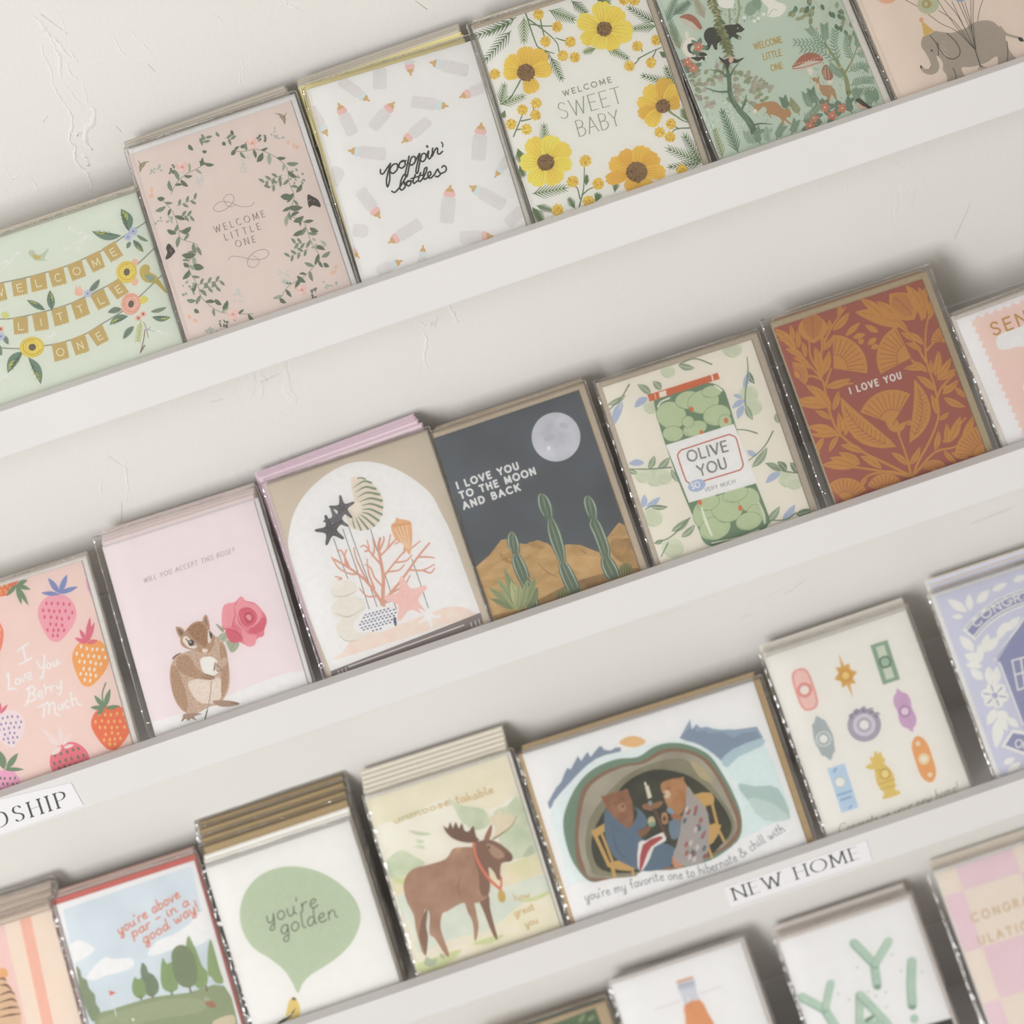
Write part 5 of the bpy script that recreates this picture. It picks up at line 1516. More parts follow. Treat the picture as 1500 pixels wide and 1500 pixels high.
    for p in ([(620, 965), (560, 975)], [(620, 975), (570, 995)], [(690, 970), (730, 940)], [(690, 980), (740, 975)]):
        a.stroke(p, 2.5, '#c9b7a8', smooth=0, cap=False)
    a.stroke([(712, 1040), (705, 1085)], 5, DK)
    a.begin('printed_rose_stem')
    a.stroke([(692, 1145), (685, 1220), (672, 1290), (655, 1358)], 5, '#9c8d80'); a.stroke([(668, 1310), (655, 1358)], 7, '#5f5b57')
    a.end()


art_chipmunk(B2)


def art_shells(k):
    a = Art(k, 360, 600, 3.6585)
    a.begin('printed_arch')
    a.poly(catmull([(455, 1402), (300, 1000), (232, 760), (232, 660), (265, 540), (330, 440), (430, 350), (540, 292), (640, 278), (760, 300), (880, 360), (990, 450), (1050, 560), (1100, 660), (1180, 880), (1258, 1092)], False, 5), '#e9e7e6')
    a.begin('printed_sand')
    a.poly([(520, 1300), (600, 1210), (800, 1160), (1000, 1085), (1100, 1055), (1180, 1065), (1225, 1090), (1255, 1092), (1100, 1145), (500, 1335)], two_tone('#ecd8cb', '#e6cdbf', 120), 4)
    a.begin('printed_stand')
    a.poly([(455, 1402), (1258, 1088), (1275, 1145), (1000, 1260), (470, 1460)], '#857a78')
    a.stroke([(552, 1378), (1168, 1155)], 7, '#d8cfca', smooth=0)
    for x, y in ((495, 1398), (515, 1392), (535, 1385), (1205, 1140), (1228, 1132), (1248, 1125)):
        a.stroke([(x, y), (x + 8, y + 26)], 5, '#d8cfca', smooth=0)
    ROD = '#77797a'
    a.begin('printed_rod')
    for p in ([(470, 690), (540, 890), (548, 905)], [(520, 640), (610, 900), (662, 1070)], [(548, 620), (650, 900), (705, 1060)], [(668, 640), (745, 880), (808, 1072)], [(890, 800), (935, 930), (978, 1062)]):
        a.stroke(p, 4.5, ROD, smooth=0)
    a.stroke([(835, 920), (828, 1010), (770, 1030), (720, 1045)], 4, ROD, smooth=0)
    a.begin('printed_nautilus')
    a.poly([(540, 560), (580, 500), (575, 455), (565, 390), (590, 362), (640, 370), (700, 415), (735, 480), (732, 560), (690, 630), (625, 648), (570, 635), (545, 600)], '#ddd2bf', 5)
    for p, w in (([(575, 385), (610, 365), (640, 372)], 9), ([(575, 420), (630, 385), (672, 392)], 12), ([(585, 445), (640, 415), (695, 425)], 13), ([(598, 470), (650, 445), (715, 455)], 13), ([(610, 495), (665, 475), (728, 488)], 13), ([(620, 515), (670, 505), (732, 525)], 13), ([(625, 535), (670, 535), (728, 562)], 13), ([(620, 550), (660, 560), (712, 595)], 13), ([(610, 562), (640, 580), (688, 622)], 12), ([(600, 572), (620, 595), (655, 640)], 12), ([(588, 578), (600, 605), (618, 645)], 10), ([(572, 580), (575, 605), (585, 635)], 8)):
        a.stroke(p, w, '#7f9079', taper=(.2, .8, 1))
    a.ell((590, 525), 32, 30, '#ecd9ca'); a.ell((580, 375), 18, 16, '#ead2c4')
    def star(c, r, rot, col, thick=.42):
        pts = []
        for i in range(5):
            t = math.radians(rot + 72 * i)
            pts += [(c[0] + r * math.cos(t - .09), c[1] + r * math.sin(t - .09)), (c[0] + r * math.cos(t + .09), c[1] + r * math.sin(t + .09))]
            t2 = math.radians(rot + 72 * i + 36)
            pts.append((c[0] + r * thick * math.cos(t2), c[1] + r * thick * math.sin(t2)))
        a.poly(pts, col, 3)
        for i in range(5):
            t = math.radians(rot + 72 * i)
            for f in (.3, .5, .7):
                a.ell((c[0] + r * f * math.cos(t), c[1] + r * f * math.sin(t)), 3, 3, '#ffffff' if col[1] > 'c' else '#8c888c', n=6, hold=True)
    a.begin('printed_starfish'); star((518, 530), 68, -100, '#625f63')
    a.begin('printed_starfish'); star((487, 590), 68, -115, '#6d6a6e')
    a.begin('printed_starfish'); star((455, 645), 80, -110, '#5c595d')
    a.begin('printed_coral')
    CO = '#d99a82'
    branches = [[(738, 1055), (735, 980), (738, 900), (725, 820), (712, 740), (720, 690)], [(738, 1050), (700, 990), (655, 930), (600, 880), (540, 840), (470, 800)], [(738, 1040), (780, 980), (830, 920), (880, 850), (930, 780), (985, 715)], [(735, 900), (790, 830), (850, 760), (890, 740), (935, 705)], [(725, 830), (680, 780), (640, 730), (615, 735)], [(715, 790), (760, 740), (775, 670)], [(655, 930), (620, 860), (590, 790), (580, 740)], [(600, 880), (560, 880), (500, 850), (460, 790)], [(880, 860), (950, 860), (1010, 830)], [(950, 862), (990, 875), (1012, 850)], [(930, 790), (980, 790), (1010, 795)], [(700, 1000), (650, 1000), (610, 960)], [(540, 840), (530, 790), (540, 750)], [(560, 855), (515, 760), (490, 760)], [(680, 785), (690, 740), (680, 690)], [(720, 750), (740, 700), (738, 680)], [(850, 765), (850, 700), (800, 720)], [(780, 985), (850, 940), (880, 890)], [(735, 950), (690, 900), (670, 850), (640, 830)], [(800, 820), (860, 810), (890, 780)], [(760, 745), (800, 700), (815, 690)], [(490, 915), (515, 905), (480, 895)], [(640, 760), (660, 750), (650, 700)], [(690, 960), (660, 880), (650, 800)], [(760, 870), (820, 860), (850, 830)]]
    for i, p in enumerate(branches):
        a.stroke(p, 20 if i == 0 else 15 if i < 3 else 10, CO, taper=(1.1, .7))
    a.begin('printed_cone_shell')
    a.poly([(778, 625), (800, 600), (808, 578), (820, 585), (860, 592), (885, 605), (892, 660), (888, 740), (880, 775), (868, 770), (840, 720), (800, 690)], '#e3ab7b', 3)
    for p in ([(800, 640), (850, 730)], [(820, 630), (862, 740)], [(840, 625), (872, 745)], [(860, 620), (880, 740)]):
        a.stroke(p, 5, '#efcfae', smooth=0)
    a.stroke([(790, 622), (840, 615), (885, 608)], 5, '#d1905f')
    a.begin('printed_spiral_shell')
    W2 = '#dedad0'
    a.ell((525, 965), 72, 50, W2, -20); a.ell((550, 1060), 96, 62, W2, -12); a.ell((580, 1165), 98, 70, W2, -15); a.ell((490, 940), 34, 28, '#e2ded6')
    for p in ([(470, 1000), (530, 1000), (600, 970)], [(475, 1090), (550, 1110), (640, 1060)], [(500, 1210), (540, 1240), (600, 1235)]):
        a.stroke(p, 5, '#b5ae9f', taper=(.3, 1, .3))
    a.begin('printed_blue_shell')
    a.poly([(582, 1160), (600, 1110), (660, 1070), (730, 1055), (790, 1070), (815, 1110), (800, 1160), (740, 1188), (660, 1195), (600, 1190)], '#e6e4e4', 4)
    for j in range(9):
        for i in range(12):
            x, y = 588 + i * 20 + (j % 2) * 9, 1215 - i * 5.5 + (j - 8) * 16 + 10
            if ((x - 702) / 104) ** 2 + ((y - 1126 - (702 - x) * .28) / 56) ** 2 < 1:
                a.stroke([(x, y), (x + 11, y - 4)], 8, '#74799a', smooth=0, cap=False, hold=i > 0)
    a.ell((800, 1135), 8, 26, '#5b6180', -10)
    a.begin('printed_pink_starfish'); star((865, 1015), 118, -105, '#eabcb4', .5)
    a.begin('printed_white_starfish'); star((980, 1108), 62, -70, '#f1eae6', .38)
    a.end()


art_shells(B3)


def art_moon(k):
    a = Art(k, 610, 540, 3.947)
    SAND = two_tone('#b58d55', '#cda66c', 90, .3, .7, stretch=(1, 2, 1))
    SAND2 = two_tone('#a07a4c', '#bd9459', 110, .3, .7)
    a.begin('printed_hills')
    a.poly([(340, 1150), (420, 1080), (490, 990), (520, 985), (545, 1030), (600, 1010), (640, 1015), (700, 990), (760, 1010), (800, 1050), (870, 1015), (950, 1020), (1050, 1060), (1090, 990), (1130, 940), (1170, 890), (1220, 910), (1320, 1200), (900, 1500), (430, 1480)], SAND)
    a.poly([(1120, 1010), (1150, 980), (1190, 985), (1240, 990), (1300, 1130), (1200, 1130), (1130, 1070)], SAND2, 3)
    a.poly([(880, 1100), (1000, 1080), (1100, 1110), (1150, 1180), (1000, 1180), (900, 1160)], two_tone('#d1ab72', '#c79c60', 90), 3)
    for pts in ([(640, 1010), (690, 1000), (740, 1040), (680, 1035)], [(930, 1030), (990, 1070), (970, 1065)], [(480, 1060), (560, 1130), (500, 1110)]):
        a.poly(pts, SAND2, 2)
    a.poly([(430, 1440), (620, 1390), (700, 1340), (950, 1220), (1290, 1150), (1330, 1250), (800, 1480)], two_tone('#8b6b48', '#a8834f', 90), 3)
    for p in ([(460, 1120), (560, 1090), (620, 1150), (700, 1250)], [(700, 1120), (760, 1180), (830, 1210)], [(900, 1060), (960, 1100)], [(400, 1230), (520, 1230)]):
        a.stroke(p, 6, '#9b7546', taper=(.3, 1, .2))
    a.begin('printed_moon')
    a.ell((807, 395), 141, 142, two_tone('#b5b7c0', '#cfd1da', 55, .3, .7), n=44)
    a.ell((765, 460), 12, 14, '#dfe1e8', n=10); a.ell((770, 400), 34, 20, '#b4b6c0', -20); a.ell((850, 330), 26, 18, '#b7b9c3', 10)
    def cactus(segs, cols=('#647663', '#a8b9a8', '#7a8d74')):
        a.begin('printed_cactus')
        for pts in segs:
            # pts: outline of one joint
            a.poly(pts, cols[0], 4)
            n = len(pts) // 2
            L_, R_ = pts[:n], pts[n:][::-1]
            m_ = min(len(L_), len(R_))
            a.stroke([(p[0] * .86 + q[0] * .14, p[1] * .86 + q[1] * .14) for p, q in zip(L_[:m_], R_[:m_])], 8, cols[1], taper=(.3, 1, .3))
            a.stroke([(p[0] * .5 + q[0] * .5, p[1] * .5 + q[1] * .5) for p, q in zip(L_[:m_], R_[:m_])], 12, cols[2], taper=(.3, 1, .3))
            a.stroke([(p[0] * .14 + q[0] * .86, p[1] * .14 + q[1] * .86) for p, q in zip(L_[:m_], R_[:m_])], 9, cols[1], taper=(.3, 1, .3))
    cactus([[(545, 940), (525, 970), (525, 1020), (545, 1050), (560, 1075), (592, 1070), (598, 1030), (585, 980), (560, 945)], [(562, 1072), (550, 1110), (565, 1170), (600, 1240), (640, 1250), (655, 1210), (640, 1150), (610, 1090), (592, 1070)], [(600, 1230), (620, 1290), (640, 1360), (660, 1400), (705, 1385), (700, 1320), (680, 1260), (648, 1220)]])
    cactus([[(715, 722), (698, 740), (702, 800), (730, 850), (760, 875), (792, 862), (788, 800), (765, 750), (735, 725)], [(760, 872), (755, 930), (770, 1000), (800, 1070), (830, 1120), (862, 1130), (860, 1050), (840, 960), (815, 900), (790, 866)], [(832, 1115), (820, 1150), (840, 1220), (880, 1300), (940, 1290), (945, 1260), (915, 1190), (880, 1130), (862, 1120)]])
    cactus([[(985, 735), (965, 750), (968, 800), (990, 850), (1010, 880), (1045, 870), (1048, 820), (1030, 770), (1000, 738)], [(1008, 872), (995, 905), (1020, 960), (1050, 1040), (1070, 1085), (1115, 1090), (1120, 1040), (1095, 960), (1070, 900), (1045, 868)], [(1075, 1080), (1065, 1130), (1085, 1190), (1110, 1220), (1180, 1200), (1165, 1150), (1140, 1110), (1112, 1080)]])
    a.begin('printed_agave')
    for b, t, w, c in [((560, 1390), (415, 1265), 40, '#8e9a6b'), ((560, 1395), (425, 1330), 36, '#7f8c62'), ((570, 1390), (460, 1210), 44, '#97a374'), ((580, 1390), (505, 1155), 50, '#8b9a6a'), ((640, 1390), (700, 1260), 50, '#7b8a65'), ((600, 1400), (690, 1200), 48, '#8b9a6a'), ((590, 1395), (545, 1230), 56, '#b5b886'), ((575, 1400), (590, 1240), 50, '#a5ab7a'), ((590, 1405), (640, 1220), 44, '#97a374')]:
        a.leaf(b, t, w, c, .04, '#6b774f', 3)
    a.begin('printed_round_cactus')
    for c, r in (((1210, 1160), 38), ((850, 1310), 44)):
        a.ell(c, r, r * .9, '#6e7048')
        for i in (-2, -1, 0, 1, 2):
            a.stroke([(c[0] + i * r * .2, c[1] - r * .8), (c[0] + i * r * .42, c[1]), (c[0] + i * r * .3, c[1] + r * .8)], 4, '#9b9465')
    a.begin('lettering')
    T = '#eceae8'
    a.text('I LOVE YOU', [(240, 694), (592, 578)], 37, T, w=11, track=.2)
    a.text('TO THE MOON', [(258, 752), (690, 608)], 37, T, w=11, track=.2)
    a.text('AND BACK', [(276, 812), (600, 702)], 37, T, w=11, track=.2)
    a.end()


art_moon(B4)


def art_olive(k):
    a = Art(k, 860, 470, 4.054)
    LG, MG, DG, BL = '#c5cdb0', '#8fa184', '#71886e', '#a5b4d0'
    for c, r, n in [((480, 300), 46, 2), ((860, 165), 62, 3), ((960, 440), 60, 3), ((985, 510), 58, 3), ((400, 930), 62, 4), ((330, 920), 50, 2), ((455, 930), 50, 2), ((390, 1170), 62, 3), ((510, 1350), 68, 2), ((1190, 940), 58, 3), ((1150, 560), 30, 1), ((380, 510), 50, 2), ((1230, 960), 50, 2)]:
        a.begin('printed_olive')
        a.ell(c, r, r * .9, '#cdd4ba', 20)
        for i in range(n):
            t = math.radians(110 * i + 30)
            a.ell((c[0] + r * .35 * math.cos(t), c[1] + r * .3 * math.sin(t)), r * .6, r * .52, LG, 30 * i)
        a.stroke([(c[0] - r * .7, c[1] + r * .35), (c[0] - r * .2, c[1] + r * .75), (c[0] + r * .4, c[1] + r * .7)], 4, '#a9b596', taper=(.3, 1, .3))
    for b, t, w, c in [((120, 500), (230, 440), 34, MG), ((540, 260), (640, 280), 40, MG), ((380, 440), (298, 378), 44, MG), ((440, 410), (390, 360), 46, MG), ((955, 300), (995, 375), 34, DG), ((930, 400), (950, 310), 34, BL), ((360, 455), (280, 515), 44, BL), ((940, 470), (860, 520), 36, BL), ((930, 500), (895, 585), 40, BL), ((920, 460), (865, 440), 24, BL), ((945, 500), (985, 590), 36, MG), ((340, 845), (245, 850), 40, BL), ((365, 880), (400, 800), 40, MG), ((420, 880), (490, 810), 42, MG), ((500, 880), (545, 960), 30, MG), ((250, 885), (300, 905), 30, MG), ((330, 1110), (340, 1030), 38, BL), ((350, 1105), (435, 1045), 36, BL), ((375, 1100), (480, 1105), 32, MG),
                       ((500, 1250), (610, 1170), 44, MG), ((560, 1285), (640, 1210), 40, MG), ((400, 1320), (455, 1300), 28, MG), ((950, 770), (1010, 800), 34, BL), ((980, 870), (1070, 750), 46, MG), ((1150, 895), (1060, 845), 40, MG), ((1185, 890), (1130, 835), 42, DG), ((1250, 905), (1205, 840), 40, DG), ((1150, 900), (1060, 965), 42, BL), ((1060, 1200), (1145, 1100), 44, MG), ((1160, 1180), (1235, 1090), 42, BL), ((1240, 1150), (1340, 1120), 50, DG), ((210, 480), (160, 620), 50, BL), ((190, 530), (205, 480), 30, '#b5b6c4'), ((1120, 550), (1140, 610), 30, MG)]:
        a.begin('printed_olive_leaf')
        a.leaf(b, t, w, c, .06, '#dfe2d2' if c != BL else None, 2.5)
    a.begin('printed_twig')
    for p in ([(120, 540), (200, 460), (250, 378)], [(550, 255), (640, 225), (740, 258)], [(950, 215), (955, 300), (940, 430), (940, 500)], [(890, 645), (950, 650), (1010, 668)], [(960, 830), (1050, 750), (1105, 655)], [(250, 880), (360, 880), (500, 870)], [(345, 1120), (390, 1100), (470, 1105)], [(400, 1320), (500, 1280), (610, 1170)], [(1060, 845), (1160, 890), (1260, 905)], [(1080, 1185), (1180, 1180), (1240, 1140)], [(440, 1400), (480, 1320)]):
        a.stroke(p, 8, DG, taper=(.7, 1.1))
    a.begin('printed_jar')
    a.poly([(400, 500), (405, 460), (440, 420), (520, 395), (640, 370), (740, 370), (800, 400), (830, 450), (900, 680), (960, 860), (1080, 1160), (1075, 1210), (1030, 1245), (800, 1320), (740, 1338), (690, 1310), (655, 1220), (560, 1000), (450, 690)], '#6d8a6c', 3)
    OL = '#b4c69a'
    for c, rx, ry, r in [((500, 560), 105, 92, 20), ((600, 470), 90, 60, -10), ((690, 480), 110, 80, -15), ((770, 560), 95, 70, -15), ((640, 640), 85, 50, -20), ((510, 670), 70, 52, 0), ((740, 420), 70, 40, -10), ((600, 600), 40, 40, 0), ((820, 600), 45, 50, 0),
                         ((690, 1150), 72, 90, 0), ((760, 1230), 110, 80, -20), ((830, 1110), 110, 100, 0), ((960, 1060), 75, 80, 0), ((1000, 1150), 60, 70, 0), ((720, 1080), 80, 50, -20), ((960, 1190), 90, 60, -15), ((880, 1030), 90, 50, -20)]:
        a.ell(c, rx * .85 + 3, ry * .85 + 3, '#7f9a74', r, n=24); a.ell(c, rx * .85, ry * .85, OL, r, n=24)
        a.stroke([(c[0] - rx * .8, c[1] + ry * .35), (c[0] - rx * .3, c[1] + ry * .85), (c[0] + rx * .3, c[1] + ry * .85)], 4, '#8aa27a', taper=(.2, 1, .2))
    for p in ((620, 525), (825, 592), (680, 665), (670, 1078), (910, 1112)):
        a.ell(p, 13, 17, '#dd7443', -15, n=12)
    a.stroke([(680, 1110), (705, 1190), (740, 1275)], 17, '#dfe4d0', taper=(.6, 1, .7)); a.stroke([(420, 510), (440, 480), (490, 458)], 9, '#dfe4d0'); a.stroke([(1020, 1080), (1050, 1150), (1055, 1200)], 12, '#c9d3ba'); a.stroke([(760, 385), (800, 415)], 9, '#dfe4d0'); a.stroke([(740, 1320), (900, 1285), (1020, 1240)], 7, '#d9decb')
    a.begin('printed_lid')
    a.poly([(358, 440), (775, 308), (788, 345), (372, 480)], '#d8683f')
    for x in (430, 740):
        pass
    a.poly([(426, 424), (468, 412), (472, 445), (432, 457)], '#ecdccd'); a.poly([(736, 322), (745, 319), (752, 355), (744, 357)], '#ecdccd'); a.poly([(398, 432), (404, 430), (412, 466), (406, 468)], '#e9b59a')
    a.begin('printed_label')
    a.poly([(468, 738), (872, 612), (1012, 962), (605, 1080)], '#e7e4e1')
    box = [(541, 815), (541, 790), (560, 768), (600, 754), (820, 682), (852, 678), (878, 690), (890, 712), (920, 825), (926, 858), (912, 882), (885, 893), (660, 960), (622, 968), (598, 958), (582, 935)]
    a.stroke(catmull(box, True, 5) + [box[0]], 8, '#c8614a', smooth=0)
    a.begin('printed_badge'); a.ell((652, 978), 54, 36, '#a2b4d4', -18)
    a.begin('lettering')
    G = '#6b6c64'
    a.text('OLIVE', [(605, 838), (838, 772)], 62, G, w=10, track=.05); a.text('YOU', [(668, 922), (832, 872)], 62, G, w=10, track=.05)
    a.text('OLIVE', [(602, 842), (835, 776)], 62, '#a5a59c', w=3); a.text('YOU', [(665, 926), (829, 876)], 62, '#a5a59c', w=3)
    a.text('SO', [(625, 1000), (672, 986)], 34, '#eef0f4', w=7); a.text('VERY MUCH', [(702, 1016), (882, 962)], 22, '#8a8a84', w=3.5, nib=(10, .5), serif=.08)
    a.end()


art_olive(B5)


def fan(a, c, r, a0, a1, col, line, n=9, cap=None):
    pts = [c] + [(c[0] + r * math.cos(math.radians(a0 + (a1 - a0) * i / 12)), c[1] + r * math.sin(math.radians(a0 + (a1 - a0) * i / 12))) for i in range(13)]
    a.poly(pts, col)
    for i in range(n):
        t = math.radians(a0 + (a1 - a0) * (i + .5) / n)
        a.stroke([(c[0] + r * .45 * math.cos(t), c[1] + r * .45 * math.sin(t)), (c[0] + r * .92 * math.cos(t), c[1] + r * .92 * math.sin(t))], 3.5, line, smooth=0, cap=False, hold=i > 0)
    for f in (.42,):
        a.stroke([(c[0] + r * f * math.cos(math.radians(a0 + (a1 - a0) * i / 8)), c[1] + r * f * math.sin(math.radians(a0 + (a1 - a0) * i / 8))) for i in range(9)], 4, line)


def art_rust(k):
    a = Art(k, 1100, 380, 3.75)
    O, R = '#c8873f', '#a85b4d'
    a.begin('printed_stem')
    for p in ([(130, 400), (250, 500), (330, 590), (390, 660), (410, 730), (430, 830), (490, 960), (620, 1060), (720, 1110), (880, 1190)], [(320, 450), (330, 540), (390, 640)], [(520, 260), (440, 380), (395, 480), (380, 560)], [(990, 260), (960, 400), (965, 560), (1010, 700), (1030, 860), (980, 1000), (920, 1110), (890, 1190)], [(820, 330), (900, 460), (960, 560)], [(900, 190), (940, 330)], [(1120, 630), (1050, 700), (1020, 770)], [(800, 930), (830, 1010), (860, 1100), (880, 1190)], [(800, 905), (815, 960)], [(440, 600), (410, 690)], [(880, 550), (950, 600)], [(560, 680), (420, 700)], [(440, 1130), (560, 1140), (700, 1160), (880, 1190)], [(590, 1260), (640, 1190), (760, 1165), (860, 1190)], [(1230, 960), (1120, 1030), (1010, 1060), (900, 1180)], [(280, 660), (330, 640), (390, 660)], [(1010, 450), (965, 500)], [(1180, 870), (1060, 1000)], [(330, 960), (490, 965)], [(260, 780), (420, 800)]):
        a.stroke(p, 13, O, taper=(.7, 1.1))
    leaves = [((250, 500), (130, 380)), ((200, 440), (150, 440)), ((230, 450), (215, 360)), ((260, 490), (250, 390)), ((290, 540), (190, 490)), ((310, 570), (230, 540)), ((300, 540), (280, 450)), ((340, 600), (270, 570)), ((380, 640), (350, 480)), ((390, 640), (430, 500)), ((395, 500), (390, 410)), ((400, 500), (450, 420)), ((430, 400), (430, 330)), ((450, 390), (540, 290)), ((480, 320), (490, 240)), ((410, 700), (550, 655)), ((420, 800), (260, 770)), ((420, 810), (265, 800)), ((430, 790), (300, 690)), ((440, 830), (345, 700)), ((450, 830), (480, 720)), ((440, 880), (350, 830)), ((490, 960), (480, 840)), ((520, 970), (510, 860)), ((480, 960), (310, 920)), ((480, 960), (340, 970)), ((360, 1010), (375, 1100)), ((400, 980), (350, 1080)), ((480, 970), (430, 1060)),
              ((600, 1130), (480, 1060)), ((590, 1145), (430, 1090)), ((600, 1130), (520, 1060)), ((720, 1150), (600, 1080)), ((560, 1145), (390, 1130)), ((620, 1060), (490, 1020)), ((640, 1190), (600, 1260)), ((860, 1130), (770, 1060)), ((870, 1130), (930, 1030)),
              ((960, 330), (850, 140)), ((950, 300), (870, 150)), ((960, 300), (920, 150)), ((950, 230), (960, 140)), ((980, 330), (990, 200)), ((820, 340), (690, 230)), ((850, 370), (570, 290)), ((740, 330), (600, 215)), ((860, 400), (780, 320)), ((900, 450), (820, 400)), ((940, 500), (850, 460)), ((950, 470), (860, 400)), ((960, 600), (840, 600)), ((970, 620), (880, 560)), ((985, 640), (985, 550)), ((1010, 640), (1030, 500)), ((1020, 650), (1100, 540)), ((1020, 660), (1130, 600)), ((1040, 700), (1100, 700)), ((1010, 720), (910, 640)), ((1060, 760), (1180, 810)), ((1050, 740), (1140, 660)), ((1120, 700), (1190, 760)), ((1020, 850), (990, 740)), ((1030, 880), (1090, 840)), ((1010, 1050), (1030, 940)), ((1070, 1010), (1075, 900)), ((1080, 1010), (1150, 860)), ((1160, 990), (1220, 860)), ((1150, 980), (1260, 950)), ((1100, 1060), (1200, 1090)), ((1060, 1050), (1130, 1120)), ((900, 900), (840, 900))]
    for b, t in leaves:
        a.begin('printed_leaf')
        d = math.hypot(t[0] - b[0], t[1] - b[1])
        a.leaf(b, t, max(26, d * .30), O, .05, '#a86a34', 2.5)
    def plume(b, t, w, bend):
        a.begin('printed_plume')
        a.leaf(b, t, w, O, bend, R, 3.5)
        for i in range(11):
            f = .15 + .065 * i
            o = bend * 4 * f * (1 - f)
            dx, dy = t[0] - b[0], t[1] - b[1]
            d = math.hypot(dx, dy)
            p = (b[0] + dx * f - dy * o, b[1] + dy * f + dx * o)
            th = math.atan2(dy, dx)
            for s in (-1, 1):
                l = w * .42 * math.sin(math.pi * min(.95, f + .1))
                a.stroke([p, (p[0] + l * math.cos(th + s * .9), p[1] + l * math.sin(th + s * .9))], 3, R, smooth=0, cap=False, hold=True)
    plume((800, 1030), (492, 755), 120, -.14)
    plume((870, 1010), (895, 655), 100, .16)
    plume((345, 460), (335, 290), 165, 0)
    plume((900, 330), (760, 190), 150, .06)
    for c, r, a0, a1 in (((780, 905), 190, -160, -60), ((455, 600), 185, -92, 8), ((880, 540), 190, 152, 244), ((740, 610), 10, 0, 10), ((240, 640), 75, -100, 40), ((1085, 455), 95, 180, 290), ((520, 1330), 130, -140, -30), ((740, 1280), 105, -160, -20), ((1010, 1170), 70, -160, -30), ((1290, 1080), 170, 180, 260), ((1160, 700), 40, -60, 60)):
        a.begin('printed_fan_flower')
        fan(a, c, r, a0, a1, O, R)
    a.begin('printed_calyx')
    for b, t in (((800, 950), (740, 890)), ((800, 950), (800, 880)), ((805, 950), (850, 890)), ((520, 420), (600, 345)), ((560, 430), (630, 410)), ((590, 460), (620, 440)), ((700, 400), (625, 360)), ((690, 430), (640, 470)), ((700, 470), (660, 490))):
        a.leaf(b, t, 32, O)
    a.begin('lettering')
    a.text('I LOVE YOU', [(548, 738), (828, 652)], 34, '#ecdfdc', w=7.5, track=.25)
    a.end()


art_rust(B6)


def art_stamp(k):
    a = Art(k, 1350, 400, 5.769)
    a.begin('printed_stamp')
    # scalloped edge: left side and top run off to the right
    L0, L1 = (395, 385), (870, 1420)
    T1 = (1900, -160)
    edge = []
    n = 17
    for i in range(n):
        f = i / n
        x, y = L0[0] + (L1[0] - L0[0]) * f, L0[1] + (L1[1] - L0[1]) * f
        edge += [(x, y), (x + 38, y + 12), (x + 30, y + 48)]
    n2 = 20
    top = []
    for i in range(n2):
        f = i / n2
        x, y = T1[0] + (L0[0] - T1[0]) * f, T1[1] + (L0[1] - T1[1]) * f
        top += [(x, y), (x - 22, y + 40), (x - 50, y + 42)]
    a.poly(edge + [(1000, 1700), (2300, 1200)] + top, two_tone('#ecc4bc', '#e9cabd', 40))
    a.begin('printed_cloud')
    a.poly([(630, 570), (650, 530), (700, 500), (760, 480), (840, 450), (920, 400), (1050, 380), (1150, 420), (1100, 520), (900, 610), (800, 625), (720, 645), (650, 640)], '#e9e7ea', 4)
    a.poly([(860, 950), (900, 900), (1000, 900), (1000, 1000), (870, 990)], '#e9e7ea', 3)
    a.begin('lettering')
    a.text('SENDING', [(612, 528), (1340, 250)], 104, '#c08f45', w=17, track=.15)
    a.end()


art_stamp(B7)

# ------------------------------------------------------------------ pictures on the third and lowest ledges' cards
def art_stripes(k):
    a = Art(k, 0, 1220, 4.1667)
    for x0, x1, c in ((-420, -330, '#ecc0ad'), (-250, -170, '#efcfc5'), (-90, 20, '#efc3b8'), (118, 185, '#f0b09a')):
        a.begin('printed_stripe')
        a.poly([(x0, 560 - x0 * .3), (x1, 560 - x1 * .3), (x1 + 190, 1400), (x0 + 190, 1400)], c)
    a.begin('printed_stripe'); a.poly([(-30, 560), (20, 545), (170, 1200), (110, 1220)], '#eec2bd')
    a.begin('printed_tiger')
    a.poly([(-80, 900), (-20, 840), (20, 825), (40, 870), (35, 900), (80, 960), (110, 1040), (130, 1120), (120, 1400), (-100, 1400)], '#d9b38d', 4)
    a.ell((22, 855), 26, 34, '#e6a867', -20)
    for p in ([(-10, 890), (20, 890), (38, 900)], [(0, 930), (40, 930), (70, 960)], [(0, 990), (60, 970), (90, 985)], [(0, 1035), (70, 1015), (100, 1030)], [(0, 1080), (70, 1065), (112, 1065)], [(0, 1125), (70, 1110), (125, 1105)]):
        a.stroke(p, 13, '#6b4a38', taper=(.4, 1, .4))
    a.end()


art_stripes(C1)


